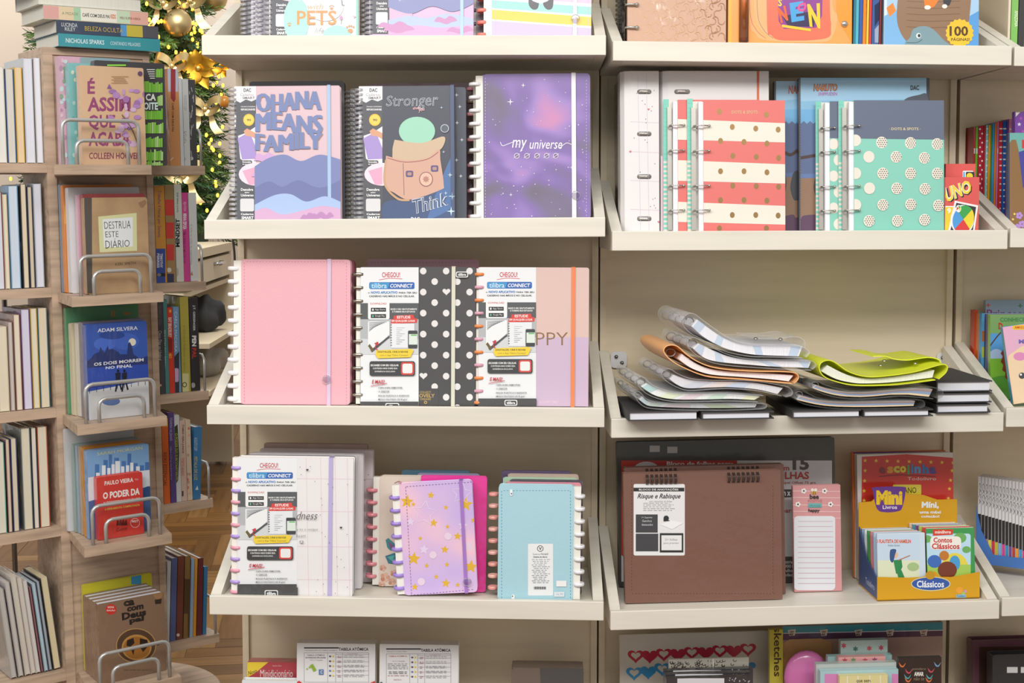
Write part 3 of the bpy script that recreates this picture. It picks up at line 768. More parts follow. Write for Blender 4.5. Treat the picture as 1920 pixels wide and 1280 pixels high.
it = Item(std(UM, 1, .046, .024), (906, 138, 1107, None), .024, 'disc_notebook', 'purple galaxy disc notebook lettered my universe with white discs and elastic', 'notebook', '7d5aa8', None, kind='sky', corner=.007, strip=.013)
F = it.face; F.kind = 'print'
F.text('my', 960, 262, 988, 284, 'f4f2f6', .0, .25); F.text('universe', 993, 262, 1054, 279, 'f4f2f6', .0, .25); F.flat(stroke(curve([(938, 266), (942, 273), (952, 270), (962, 266)]), 1), 'f4f2f6'); F.flat(stroke(curve([(1050, 277), (1062, 268), (1072, 271)]), 1), 'f4f2f6')
for i, x in enumerate((969, 988, 1007, 1025, 1042)):
    F.flat(oval(x, 292, 5.2, 5.2, 12), 'd9d4e4'); F.flat(oval(x, 292, 4, 4, 12), '7a6690'); F.flat(stroke([(x - 6, 296), (x + 6, 288)], 1), 'd9d4e4')
for x, y, r in ((957, 191, 7), (981, 160, 5), (958, 365, 4), (1072, 314, 4)): F.flat(star(x, y, r, 4, .18), 'f6f4fa')
r = random.Random(5); F.many([star(r.uniform(912, 1100), r.uniform(146, 405), r.uniform(.7, 1.6), 4, .5) for i in range(70)], 'ece8f4')
F.many([[(909.5, y), (910.6, y), (910.6, y + 3), (909.5, y + 3)] for y in range(146, 410, 6)] + [[(1099, y), (1100, y), (1100, y + 3), (1099, y + 3)] for y in range(150, 410, 6)], 'cbb6e6')
it.discs(['eceaee'], 157, 405, 11, 892, .0125, 1.35, -.010); it.elastic(1076, 290, 8, 'eae8f0', (1080, 366))

# -- third tray
G3 = 'tall disc notebooks on the third middle tray'
Item(std(UM, 2, .074, .02), (466, 487, 664, None), .02, 'notebook', 'deep rose notebook peeping out behind the plain pink notebook', 'notebook', 'b9607c', None, corner=.006)
it = Item(std(UM, 2, .045, .024), (452, 486, 657, None), .024, 'disc_notebook', 'plain pink disc notebook with white discs and pale lilac elastic', 'notebook', 'ebb0bc', G3, kind='leather', corner=.006, strip=.014)
F = it.face; F.many([[(457.5, y), (458.7, y), (458.7, y + 3), (457.5, y + 3)] for y in range(492, 760, 6)] + [[(649, y), (650, y), (650, y + 3), (649, y + 3)] for y in range(492, 760, 6)] + [[(x, 490), (x + 3, 490), (x + 3, 491), (x, 491)] for x in range(462, 648, 6)], 'd5849c', 'print')
it.discs(['f0eff2'], 503, 748, 11, 438, .0135, 1.7); it.elastic(617, 620, 7, 'dcc4df', (613, 711))
Item(std(UM, 2, .085, .02), (688, 486, 898, None), .02, 'notebook', 'dusty mauve notebook with stitched top standing behind the polka-dot notebook', 'notebook', '9f6a7a', None, corner=.006).face.many([[(x, 491), (x + 2.5, 491), (x + 2.5, 492), (x, 492)] for x in range(696, 890, 6)], '6f4453')
it = Item(std(UM, 2, .045, .024), (676, 500, 892, None), .024, 'disc_notebook', 'black and white polka-dot disc notebook with a printed white sleeve', 'notebook', '4a494b', G3, corner=.004, strip=.008)
F = it.face
for row in range(15):
    y = 508 + row * 19.7
    for x in ((793, 836, 880) if row % 2 == 0 else (814.5, 857)):
        if row in (2, 10) and x == (836 if row == 2 else 793): F.flat(heart(x + 1, y - 1, 15, 13), 'e6e3e4')
        elif y < 765: F.flat(oval(x + .5, y, 6.1, 6.3), 'e6e3e4')
F.rect(784, 728, 822, 762, '4a494b'); F.text('COLLECT', 787, 733, 808, 737, 'b79a5c', .02); F.text('OVELY', 786, 738, 815, 745, 'c7a45f', .02); F.text('DREAMS', 788, 746, 808, 750, 'b79a5c', .02); F.flat(oval(798, 754, 3, 3), 'c7a45f'); F.flat(oval(798, 754, 1.6, 1.6), '4a494b')
sleeve(F, 676, 501, 785, 764); tilibra_tag(F, 723, 755, 749, 768); tilibra_tag(F, 855, 509, 878, 520)
it.discs(['b9b2a8'], 514, 740, 10, 672, .0138, 1.2, -.0095); it.elastic(850, 620, 7, 'dcdac8')
it = Item(std(UM, 2, .046, .024), (897, 501, 1104, None), .024, 'disc_notebook', 'blush and lilac disc notebook with orange elastic and a printed white sleeve', 'notebook', 'dfbfb8', G3, corner=.004, strip=.004)
F = it.face; F.rect(897, 632, 1106, 770, 'cfb6d0')
F.text('PPY', 1005, 623, 1065, 647, '8a6a4a', -.01); F.text('A COUNT CARD', 1012, 751, 1046, 756, 'e6c9dd', .01)
sleeve(F, 897, 501, 1005, 758); F.rect(897, 747, 1006, 770, '4b4b4d'); tilibra_tag(F, 946, 749, 970, 760)
it.discs(['e98a4f', 'd8a0b4'], 514, 757, 11, 898, .0122, 1.2, -.008); it.elastic(1074.5, 620, 7, 'ee8a58')

# -- fourth tray
def foot(U, k, px, py): return max(dv_at(U, k, px, py), .0185)
d4 = foot(UM, 3, 550, 1121)
dvf = max(foot(UM, 3, 740, 1101), d4 + .05)
G4 = 'notebooks stacked upright on the fourth middle tray'
it = Item(std(UM, 3, d4, .022), (445, 857, 662, None), .022, 'disc_notebook', 'white grid disc notebook with lilac elastic, lilac and pink discs, at the left end', 'notebook', 'ece8e9', G4, corner=.003, strip=.010)
F = it.face
for x in (577, 604, 631, 654): F.flat(stroke([(x - 3, 858), (x + 2, 1120)], 1), 'e6cfd8')
for y in (897, 958, 1024, 1086): F.flat(stroke([(555, y), (662, y + 1)], 1), 'e6cfd8')
sleeve(F, 446, 859, 557, 1105); F.rect(446, 1100, 559, 1122, '4b4b4d'); tilibra_tag(F, 497, 1105, 522, 1118)
F.text('dness', 557, 958, 596, 973, '4a3b40', -.01, .35); F.text('y to a unique', 557, 989, 597, 995, '6a5a60', -.015); F.text('heart', 557, 1000, 574, 1006, '6a5a60', -.015); F.flat(heart(566, 1015, 7, 6), '4a3b40'); F.flat(heart(566, 1015, 5, 4), 'ece8e9')
F.flat(heart(577, 880, 5, 4.5), '3b3237'); F.flat(heart(640, 988, 5, 4.5), '3b3237')
r = random.Random(2); F.many([oval(r.uniform(560, 656), r.uniform(868, 1112), .8, .8, 6) for i in range(26)], '6a4a55')
it.discs(['b39adf', 'eaa3b6'], 877, 1112, 12, 443, .0122, 1.3, -.009); it.elastic(619.5, 980, 7, 'bcaedf')
for i, (x0, x1, y, c, lb, tt, cb) in enumerate(((452, 664, 855, '45434a', 'black notebook whose edge shows right behind the white grid notebook', .014, None),
                                     (462, 668, 853, 'd9d6dc', 'pale grey notebook third from the front in the left pack of the fourth tray', .016, None),
                                     (470, 680, 850, 'e4dde0', 'off-white notebook near the middle of the left pack of the fourth tray', .018, None),
                                     (486, 699, 843, 'dfd3d6', 'wide pinkish grid notebook standing near the back of the left pack', .02, 'g'),
                                     (494, 688, 832, 'b59a90', 'taupe notebook at the very back of the left pack', .016, None))):
    d4b = d4 + .024 + (0, .016, .034)[i] if i < 3 else dvf + .026 + (i - 3) * .022
    it = Item(std(UM, 3, d4b, tt), (x0, y, x1, None), tt, 'notebook', lb, 'notebook', c, G4, corner=.004)
    if cb:
        for yy in (898, 958, 1030, 1060): it.face.flat(stroke([(664, yy), (700, yy)], 1), 'c9a9b6')
        it.face.many([oval(r.uniform(678, 696), r.uniform(850, 1090), .9, .9, 6) for k in range(14)], '5a4048')
# floral notebook turned slightly, with pink discs
G5 = 'small disc notebooks in the middle of the fourth tray'
fx = face_plane(UM, 3, dvf, LEAN, .0015)
it = Item(fx, (711, 893, 868, None), .020, 'disc_notebook', 'cream floral disc notebook with a teal butterfly and pink discs', 'notebook', 'e6d6c8', G5, corner=.006, strip=.012)
F = it.face
for p, c in (([(723, 1012), (728, 1008), (744, 1022), (746, 1034), (732, 1032), (726, 1026)], '3f8f96'), ([(722, 1042), (740, 1036), (746, 1040), (740, 1058), (728, 1056)], '3a7d92'), ([(727, 1014), (742, 1024), (744, 1032), (732, 1028)], '7c5a8c'), ([(726, 1044), (740, 1040), (736, 1052)], '55b5ae')): F.flat(p, c)
for x, y, q in ((722, 1082, 9), (735, 1090, 7), (718, 1064, 6), (738, 1074, 6), (716, 1095, 6)):
    for k in range(5): F.flat(oval(x + q * .6 * math.cos(k * 1.257), y + q * .6 * math.sin(k * 1.257), q * .45, q * .45, 10), ('d9a28e', 'e6b9a4', 'c98a74')[k % 3])
F.flat(stroke(curve([(740, 905), (750, 902), (756, 915), (746, 920)]), 1), 'a8626a'); F.flat(curve([(744, 908), (752, 902), (756, 912), (748, 918), (744, 908)]), 'd09aa6')
it.discs(['e8919d'], 919, 1080, 8, 697, .0118, 1.35, -.008)
d5 = foot(UM, 3, 820, 1119)
for i, (x0, x1, y, c, lb, yd) in enumerate(((752, 880, 882, '5b86a0', 'steel blue notebook at the back of the middle notebook group', .042), (782, 898, 888, 'a79cc0', 'lilac-grey notebook in the back of the middle notebook group', .026), )):
    Item(std(UM, 3, dvf + yd, .012), (x0, y, x1, None), .012, 'notebook', lb, 'notebook', c, G5, corner=.005)
hp = std(UM, 3, d5 + .030, .016)
Item(hp, (788, 893, 912, None), .016, 'notebook', 'hot pink notebook sticking out right of the starry lilac notebook', 'notebook', 'e8339b', G5, corner=.005)
sp = face_plane(UM, 3, d5, LEAN, .0018); _a, _b = sp.loc(766, 1122); sp = sp.turned(rad(3.6), _a, .0)
it = Item(sp, (753, 903, 890, None), .022, 'disc_notebook', 'lilac disc notebook covered in gold stars, tilted, with purple elastic', 'notebook', 'cfb4dc', G5, kind='pastel', corner=.007, strip=.013)
F = it.face; F.kind = 'print'
for x, y, r_, c in ((763, 940, 13, 'e2b43a'), (776, 1047, 13, 'e2b43a'), (873, 945, 14, 'e2b43a'), (813, 980, 8, 'e2b43a'), (834, 1030, 8, 'e2b43a'), (858, 1005, 8, 'e2b43a'), (883, 1062, 13, 'e2b43a'), (836, 1093, 9, 'e2b43a'), (778, 1100, 7, 'e2b43a'), (808, 928, 7, 'e2b43a'), (836, 951, 5, 'e2b43a'), (788, 1009, 4.5, 'e2b43a'), (839, 987, 4.5, 'e2b43a'), (800, 1060, 5, 'e2b43a'), (838, 1058, 5, 'e2b43a'), (818, 1081, 5, 'e2b43a'), (858, 1096, 5, 'e2b43a'), (775, 945, 4.5, 'e2b43a'), (888, 975, 6, 'e2b43a'),
                    (795, 1030, 10, 'e6d2ee'), (770, 978, 9, 'e6d2ee'), (868, 985, 10, 'e6d2ee')): F.flat(star(x, y, r_, 5, .45, .1), c, 'foil' if c == 'e2b43a' and 0 else None)
for x, y, q in ((796, 962, 24), (866, 925, 20)):
    P = star(x, y, q, 5, .5, .1); F.flat(stroke(P + [P[0]], 1.1), 'ece2f4')
for x, y in ((790, 1090), (840, 1005), (812, 1040)): F.flat(oval(x, y, 7, 7), 'e9d3e6')
E = [(756, 912), (767, 1117)]; F.many([[(760 + (y - 910) * .055, y), (761.1 + (y - 910) * .055, y), (761.3 + (y - 910) * .055, y + 3), (760.2 + (y - 910) * .055, y + 3)] for y in range(912, 1114, 6)], '8a6a9c')
F.many([[(x, 1115 - (x - 765) * .09), (x + 3, 1115 - (x - 765) * .09), (x + 3, 1116 - (x - 765) * .09), (x, 1116 - (x - 765) * .09)] for x in range(770, 890, 6)] + [[(x, 911 - (x - 765) * .07), (x + 3, 911 - (x - 765) * .07), (x + 3, 912 - (x - 765) * .07), (x, 912 - (x - 765) * .07)] for x in range(762, 884, 6)], '8a6a9c')
it.discs(['a78bdc'], 933, 1103, 8, 745, .0118, 1.35, -.0085)
it.elastic(869, 1000, 6, 'a678c8', (876, 1090))
# pale blue notebook seen from its back, with the pack behind it
d6 = foot(UM, 3, 1005, 1128)
G6 = 'small disc notebooks at the right of the fourth tray'
it = Item(std(UM, 3, d6, .018), (934, 909, 1075, None), .018, 'disc_notebook', 'pale blue disc notebook showing its back with a white product label', 'notebook', 'a9d3e0', G6, kind='leather', corner=.006, spine='right', strip=-.013)
F = it.face; F.kind = 'print'
F.many([[(940 if k == 0 else 1069, y), (941.2 if k == 0 else 1070.2, y), (941.2 if k == 0 else 1070.2, y + 3), (940 if k == 0 else 1069, y + 3)] for k in (0, 1) for y in range(920, 1120, 6)] + [[(x, 919), (x + 3, 919), (x + 3, 920), (x, 920)] for x in range(944, 1068, 6)], '5d93a6')
F.flat(rrect(990, 1019, 1037, 1116, 2), 'ebedf0'); F.flat(oval(1013, 1028, 6, 6), '3a3d42'); F.flat(oval(1013, 1028, 4.8, 4.8), 'ebedf0'); F.text('V', 1010, 1025, 1016, 1031, '2c2e32', .03)
F.text('Caderno', 999, 1037, 1013, 1040, '6a6d74'); F.text('Versatil', 1014, 1036, 1028, 1040, '4a4d54', 0, .2); F.text('Sistema de discos', 1000, 1042, 1026, 1045, '4a4d54', .02)
for i in range(14): F.lines(997 + (i % 3) * 2, 1048 + i * 3.3, 1031 - (i % 4) * 3, 1, 1, '9a9da4', 1)
for i in range(16): F.rect(1001 + i * 1.45, 1099, 1001 + i * 1.45 + (.5 + (i * 7 % 3) * .3), 1104, '3a3d42')
F.rect(1043, 1088, 1062, 1099, 'f0f0f0'); F.rect(1039, 1109, 1058, 1118, 'dfe6ea'); F.text('16,90', 1043, 1111, 1056, 1116, '9ab0ba')
F.flat(rrect(956, 917, 961, 929, 2), 'f2f2f4'); F.flat(rrect(959, 1114, 965, 1127, 2), 'f2f2f4'); F.flat(oval(959, 925, 1.4, 1.6, 8), '6a6d74'); F.flat(oval(961, 1117, 1.4, 1.6, 8), '6a6d74')
it.discs(['efedf2'], 931, 1096, 8, 1086, .0105, 1.35, -.007)
for i, (x0, x1, y, c, lb, dd) in enumerate(((946, 1089, 905, 'dd8fa0', 'rose notebook just behind the pale blue labelled notebook', .022), (955, 1092, 900, '55525c', 'dark grey notebook inside the pack behind the pale blue notebook', .040),
                                        (942, 1082, 896, 'a9c9ae', 'sage green notebook inside the pack behind the pale blue notebook', .055), (951, 1084, 889, 'b9a596', 'tan notebook near the back of the pack behind the pale blue notebook', .069), (940, 1070, 883, '57466c', 'dark purple notebook at the back behind the pale blue notebook', .083))):
    it = Item(std(UM, 3, d6 + dd, .0125), (x0, y, x1, None), .0125, 'disc_notebook', lb, 'notebook', c, G6, corner=.005, strip=.006 if i == 0 else 0)
    if i == 0: it.discs(['eda39a', 'f0b5ab'], 927, 1102, 9, 925, .0095)

# -- lowest tray, mostly below the picture
k = 4
it = Item(std(UM, k, .14, .03), (463, 1241, 560, None), .03, 'dictionary', 'small dictionary with red cover and yellow corner at the bottom left', 'book', 'b9434f', None, corner=.001, spine='top')
F = it.face
F.flat([(463, 1241), (503, 1241), (480, 1260), (463, 1270)], 'efd23c'); F.text('Novo', 0, 0, 0, 0, '3a3528', .01, .1, None, [(465, 1258), (481, 1253), (482, 1260), (466, 1266)]); F.text('Antonio Olinto', 511, 1246, 528, 1249, 'e6c9c6'); F.text('Minidicionário', 488, 1255, 549, 1269, 'f0e3e0', 0)
it = Item(std(UM, k, .105, .02), (453, 1275, 556, None), .02, 'paper_pad', 'blank white pad standing before the small red dictionary', 'pad', 'dfe2e6', None, kind='print', corner=.002)
for x0, x1, yt, c, lb in ((556, 703, 1206, 0, 'atomic table leaflet pack with a little green test tube, left of the pair'), (711, 859, 1208, 1, 'atomic table leaflet pack without a test tube, right of the pair')):
    it = Item(std(UM, k, .11, .03), (x0, yt, x1, None), .03, 'leaflet_pack', lb, 'leaflets', 'e6e6e8', 'atomic table packs on the lowest tray', corner=.001, spine='top', kind='print')
    F = it.face; o = x0 + (1 if c == 0 else 0); h = yt - 1206
    F.rect(o + 13, 1213 + h, o + 78, 1215.5 + h, '3a3a3e'); F.text('TABELA ATÔMICA', o + 78, 1212.5 + h, o + 134, 1219.5 + h, '2c2c30', .025)
    F.text('VISUALIZAÇÃO DA TABELA ATÔMICA', o + 14, 1218 + h, o + 76 - c * 24, 1220.3 + h, '8c8c92', .01)
    F.many([[(o + 13, y + h), (o + 134, y + h), (o + 134, y + .8 + h), (o + 13, y + .8 + h)] for y in (1223, 1278)] + [[(o + 72, y + h), (o + 134, y + h), (o + 134, y + .7 + h), (o + 72, y + .7 + h)] for y in (1226, 1231, 1240, 1248, 1257, 1265)], 'a3a3aa')
    F.many([[(x, 1223 + h), (x + .8, 1223 + h), (x + .8, 1279 + h), (x, 1279 + h)] for x in (o + 13, o + 57, o + 72, o + 85, o + 134)], 'a3a3aa')
    F.text('TABELA ATÔMICA', o + 18, 1226 + h, o + 52, 1229 + h, 'b5525a' if c else '5a5a60', .01)
    if not c: F.text('INTERDISCIPLINAR', o + 16, 1231 + h, o + 54, 1234 + h, '5a5a60', .01)
    F.text('Prof. J. C. Georgiadis', o + 25, 1236 + h, o + 48, 1238.5 + h, '77777c')
    for i in range(5): F.flat(oval(o + 62, 1230 + i * 9 + h, 2.2, 1.8, 8), '5a5a66' if i != 3 else '6a7fae'); F.flat(oval(o + 68, 1230 + i * 9 + h, 2, 1.8, 8), 'e6c94a')
    for i in range(5): F.lines(o + 76, 1229 + i * 9 + h, o + 83, 2, 2.5, 'b0787c', .9); F.lines(o + 88, 1228 + i * 9 + h, o + 126, 2, 3, '9a9aa2', .8)
    F.text('ELEMENTOS', o + 95, 1224.3 + h, o + 115, 1225.8 + h, 'c08a8e')
    if not c:
        F.flat(stroke([(o + 27, 1245), (o + 34, 1257)], 6), '8fb53a'); F.flat(oval(o + 24, 1250, 2, 2, 8), '9fbf4a'); F.flat(oval(o + 19, 1253, 1.6, 1.6, 8), '9fbf4a'); F.rect(o + 41, 1254, o + 50, 1264, '5d7fae'); F.text('C', o + 44, 1256, o + 48, 1262, 'e9eef4', .02)
    else:
        for i in range(4): F.lines(o + 16, 1241 + h + i * 3, o + 54, 1, 1, '9a9aa2', .9)
        F.lines(o + 18, 1256 + h, o + 52, 2, 3, '6a6a70', 1); F.lines(o + 16, 1263 + h, o + 54, 1, 3, 'c08a8e', 1); F.text('2021', o + 27, 1270 + h, o + 41, 1272 + h, 'c08a8e', .02)
    F.flat([(o - 1, 1279 + h), (o + 4, 1275 + h), (o + 12, 1281 + h), (o + 16, 1300 + h), (o - 1, 1300 + h)], 'd2403f' if not c else '3f5560'); F.flat([(o + 147, 1275 + h), (o + 136, 1280 + h), (o + 130, 1300 + h), (o + 148, 1300 + h)], 'd2403f' if not c else 'e6e6e8')
pc = std(UM, k, .10, .05)
it = Item(pc, (958, 1252, 1094, None), .05, 'pencil_case', 'soft brown and black case at the bottom, right of the leaflets', 'case', '6d5e55', None, kind='leather', corner=.008, spine='top', pages=None)
it.face.flat([(1012, 1250), (1094, 1250), (1094, 1290), (1014, 1290)], '4d4a49', 'leather')

# ================================================================== RIGHT UNIT
def ring_binder(pl, box, t, label, col, chamfer, group, kind='wrap', side=None, edge='5b5b60'):
    """lever binder: front with a sloping spine facet on its left"""
    x0, yt, x1, yb = box; ym = yt + 200
    a0 = pl.loc(x0, ym)[0]; a1 = pl.loc(x1, ym)[0]; ac = pl.loc(chamfer, ym)[0]; b1 = pl.loc((x0 + x1) / 2, yt)[1]
    root = empty('ring_binder', pl.mat(a0, 0), label, 'binder', group)
    w = a1 - a0; c = ac - a0; m = MB(); M_ = mat(col, kind)
    prof = [(0, -t), (0, -c * .8), (c * .35, -c * .25), (c, 0), (w, 0), (w, -.0025), (c, -.0025), (.003, -c * .8), (.003, -t + .0025), (w, -t + .0025), (w, -t)]
    tmp = MB(); tmp.prism(prof[::-1], 0, b1, M_)
    m.add([(v.x, v.z, v.y) for v in tmp.v], tmp.f, M_)
    MB().box(.02, w - .012, .004, b1 - .006, -t + .004, -.004, mat('e4e1da', 'pages')).build('page_block', root)
    F = Face(pl, a0, 0, w, b1, m, 0, 'wrap'); F.root = root; UPR.append((m, root)); return F
def slot(F, px, py, w=27, h=9):
    """a metal-lined opening with the ring showing in it"""
    F.flat(rrect(px - w / 2, py - h / 2, px + w / 2, py + h / 2, h * .48), '6d6a68')
    g = F.L((px, py)); m = MB(); m.tube([(-.011, 0, .0006), (-.006, .0006, .002), (.004, .0003, .0024), (.010, 0, .001)], .0026, mat('d9d7d2', 'metal'), 8)
    o = m.build('ring', F.root); o.location = (g[0], g[1], 0)
# -- top tray
t = .02
it = Item(std(UR, 0, .16, t), (1163, -170, 1330, None), t, 'spiral_notebook', 'black spiral notebook behind the copper ring binder', 'notebook', '3b3a3c', None, corner=.002)
it.spiral(1163, col='55555a')
it = Item(std(UR, 0, .05, .035), (1177, -180, 1362, None), .035, 'ring_binder', 'copper coloured ring binder with looping gold lines on the top right tray', 'binder', 'c79d83', None, corner=.002)
F = it.face
for i in range(11):
    for j in range(8):
        x = 1196 + i * 16.5 + (j % 2) * 8; y = -30 + j * 14
        k = (i * 5 + j * 3) % 4; A = [(x + 6 * math.cos(rad(90 * k + q * 24)), y + 6 * math.sin(rad(90 * k + q * 24))) for q in range(9)]
        B = [(2 * A[-1][0] - A[-1 - q][0], 2 * A[-1][1] - A[-1 - q][1]) for q in range(1, 7)]
        if x < 1358: F.flat(stroke(A + B, 1), 'd4a67e' if i < 8 else 'a86f42')
F.many([[(1325, y), (1326.3, y), (1326.3, y + 3), (1325, y + 3)] for y in range(-40, 78, 5)], 'd8b070')
it.rings([(1184, 9), (1184, 52)], .0105, wire=.0021)
m = MB(); m.tube([(-.0045, .006, -.008), (-.0045, it.h - .006, -.008)], .004, mat('efe8e2', 'film'), 12); m.build('clear_tube', it.root)
it = Item(std(UR, 0, .05, .035), (1366, -170, 1598, None), .035, 'ring_binder', 'orange clear binder with colourful neon letters and a round snap', 'binder', 'f0a45c', None, kind='gloss', corner=.004)
F = it.face
F.rect(1366, -170, 1372, 90, 'f6b14e'); F.rect(1386, -170, 1402, 70, 'f6c79a')
F.flat(curve([(1405, -170), (1405, 30), (1416, 62), (1440, 76), (1540, 79), (1562, 66), (1570, 30), (1560, 0), (1560, -170)]), 'f4b07a')
F.flat(curve([(1437, -170), (1438, 40), (1446, 66), (1470, 76), (1548, 72), (1558, 50), (1556, 10), (1556, -170)]), 'e0735a')
for d in (0, 7, 14): F.flat(stroke(curve([(1420 - d, -100), (1420 - d, 20), (1432 - d, 56), (1450 - d, 72)]), 1), ('8a8078', 'eeb04a', 'c77a3a')[d // 7])
F.flat(curve([(1572, -60), (1568, 10), (1574, 40), (1590, 68), (1596, 80), (1600, 80), (1600, -60)]), 'f29a36')
F.flat([(1458, -40), (1543, -40), (1541, 30), (1530, 52), (1470, 54), (1460, 40)], '8c3f93')
F.flat([(1466, 30), (1530, 20), (1526, 50), (1478, 50)], '3a2f55')
F.text('S', 1459, -2, 1466, 12, 'e8d24a', .03)
for ch, q, c in (('N', [(1458, 16), (1472, 10), (1478, 38), (1464, 44)], 'e0652f'), ('E', [(1480, 6), (1506, 2), (1508, 38), (1484, 42)], '4aa3dd'), ('O', [(1494, 8), (1512, 2), (1512, 20), (1496, 24)], 'e04f96'), ('N', [(1513, 8), (1537, 6), (1538, 54), (1518, 50)], 'f2c93a')):
    F.text(ch, 0, 0, 0, 0, c, .05, 0, None, q)
F.flat([(1466, 46), (1520, 54), (1520, 59), (1466, 51)], 'f2c63a')
m = MB(); m.ball((0, 0, 0), .0058, mat('cfccc8', 'metal'), 14, 8, (1, 1, .6)); g = F.L((1583, 45)); m.v = [v + Vector((g[0], g[1], .002)) for v in m.v]; m.build('snap_button', it.root)
m = MB(); g = F.L((1394, 0)); m.tube([(g[0], .01, .004), (g[0], it.h - .02, .004)], .0085, mat('f6cfae', 'film'), 12); m.build('clear_tube', it.root)
GM = 'thin magazines standing edge-on on the top right tray'
mp = std(UR, 0, .05, .0, lean=0)
for x0, x1, c, lb in ((1605, 1609, '3f7f96', 'dark teal'), (1609, 1615, '58b3c8', 'turquoise'), (1615.5, 1622, '3b62ad', 'royal blue'), (1622.5, 1629, 'f08a2e', 'orange'), (1629.5, 1634, 'e8c64a', 'yellow and green'), (1634.5, 1639, 'd8473f', 'red'), (1639.5, 1653, '3f5f9a', 'blue picture'), (1653.5, 1657, '8a2f30', 'dark red')):
    f = upright(mp, (x0, -150, x1, None), .19, '%s magazine spine between the orange binder and the dolphin book' % lb, c, GM, name='magazine', cat='magazine', kind='gloss')
    if lb == 'orange': f.vtext('PASSATEMPO', x0 + 1.5, 0, x1 - 1.5, 40, '7a3a20')
    elif 'picture' in lb: f.flat([(1640, 10), (1653, 0), (1653, 30), (1640, 50)], '1f2f52'); f.flat([(1640, 55), (1653, 40), (1653, 80), (1640, 80)], '9aa6c0')
    elif 'yellow' in lb: f.rect(x0, 40, x1, 85, '6fae5a')
it = Item(std(UR, 0, .05, .02), (1658, -170, 1836, None), .02, 'activity_book', 'children\'s activity book with a dolphin and a yellow hundred pages burst', 'book', 'a9cdea', None, kind='gloss', corner=.001)
F = it.face
F.rect(1658, -170, 1663, 90, 'd8e6f2'); F.flat([(1658, 30), (1700, 10), (1720, 40), (1700, 90), (1658, 90)], '7fb4e2'); F.flat([(1800, 40), (1836, 20), (1836, 90), (1790, 90)], '5f9fdc'); F.flat([(1662, 15), (1674, 5), (1680, 20), (1668, 32)], 'ef8a3a')
F.flat(curve([(1685, -20), (1682, 40), (1700, 78), (1730, 90), (1780, 90), (1812, 60), (1822, -20)]), '94755c')
for y in (2, 14, 26, 38, 50): F.flat(stroke(curve([(1700, y), (1740, y + 2), (1800, y)]), 1.2), '7a5d47')
F.flat([(1732, 0), (1760, 0), (1752, 12), (1740, 18), (1734, 14)], 'e8842f'); F.flat(oval(1739, 14, 6, 4), 'f2ede6'); F.flat([(1768, 0), (1784, 0), (1780, 10), (1770, 12)], '3b3d44'); F.flat(oval(1771, 12, 5, 4), 'f2ede6')
F.flat(curve([(1697, 79), (1706, 70), (1712, 55), (1730, 49), (1748, 54), (1768, 74), (1780, 90), (1705, 90), (1697, 79)]), '7f9ca6'); F.flat(oval(1722, 67, 4.5, 5), 'e9eef0'); F.flat(oval(1723, 67, 2.6, 3.2), '2f3a40'); F.flat(stroke(curve([(1699, 80), (1718, 80), (1729, 74)]), 1.2), '4d6670')
F.flat(star(1799, 62, 27, 18, .9), 'eec23a'); F.text('100', 1780, 49, 1815, 68, '5a4326', .03); F.text('PÁGINAS!', 1783, 70, 1818, 77, '5a4326', .02)

# -- second tray
GB = 'binders on the second right tray'
ring_binder(std(UR, 1, .165, .06), (1160, 152, 1300, None), .06, 'black and white checked binder at the far left behind the white binders', '4a4a52', 1166, GB).many([[(1152, y), (1166, y - 8), (1166, y + 8), (1152, y + 16)] for y in range(330, 430, 34)], 'b9b6b2')
F = ring_binder(std(UR, 1, .057, .05), (1165, 133, 1236, None), .05, 'white grid binder with tiny hearts and ring slots, left of the two', 'e6e2e3', 1184, GB)
for y in (172, 251, 331, 410): slot(F, 1208, y)
for x in (1198, 1214): F.flat(stroke([(x - 2, 140), (x + 3, 432)], .9), 'd6cbd6')
for y in (228, 284, 338, 392): F.flat(stroke([(1182, y), (1236, y + 2)], .9), 'dccfd6')
for x, y in ((1216, 205), (1182, 284), (1235, 416)): F.flat(heart(x, y, 4.5, 4.5), 'cf6f7f')
r = random.Random(4); F.many([oval(r.uniform(1186, 1232), r.uniform(145, 428), .8, .9, 6) for i in range(22)], '5a4048')
F = ring_binder(std(UR, 1, .057, .05), (1238, 133, 1442, None), .05, 'wide white binder with a narrow orange elastic, behind the coral binders', 'e0dddd', 1254, GB)
slot(F, 1279, 172, 30, 9); F.rect(1239, 292, 1445, 440, 'e2c8d8'); F.rect(1419, 133, 1423.5, 440, 'd0673f', 'print')
def ringed(U, k, dv, xs, yt, yt2, label, group, spec):
    """planner with open rings: striped back cover, pages and a front cover"""
    xb, xp, xc, x1, t = xs
    it = Item(std(U, k, dv, t), (xc, (yt + yt2) / 2, x1, None), t, 'ring_planner', label, 'planner', spec['col'], group, corner=.001, strip=.008, pages='e9e9ef')
    m = MB(); a = it.lx(xb); m.box(a, .004, .0, it.h, -t - .003, -t - .001, mat('e3dcd2', 'wrap'))
    fb = Face(it.pl, it.a0, it.b0, it.w, it.h, m, -t - .001, 'print')
    for i in range(60):
        y = yt + (0 if i < 18 else 0) + i * 8.6; b = fb.L((xb, y))[1]; b2 = fb.L((xb, y + (4.6 if i > 12 else 9)))[1]
        if b2 > 0: m.box(a, a + .010, max(b2, 0), b, -t - .001, -t - .0008, mat('7fcfbd', 'print'))
    m.build('back_cover', it.root)
    m = MB(); q = it.lx((xb + xp) / 2 + 3); m.box(q - .004, q + .004, .006, it.h - .012, -t + .001, -t + .004, mat('b5b1ab', 'satin')); m.build('ring_rail', it.root)
    it.rings([((xp + xc) / 2 + 2, y) for y in spec['rings']], (spec['r']), wire=.0013)
    spec['art'](it.face); return it
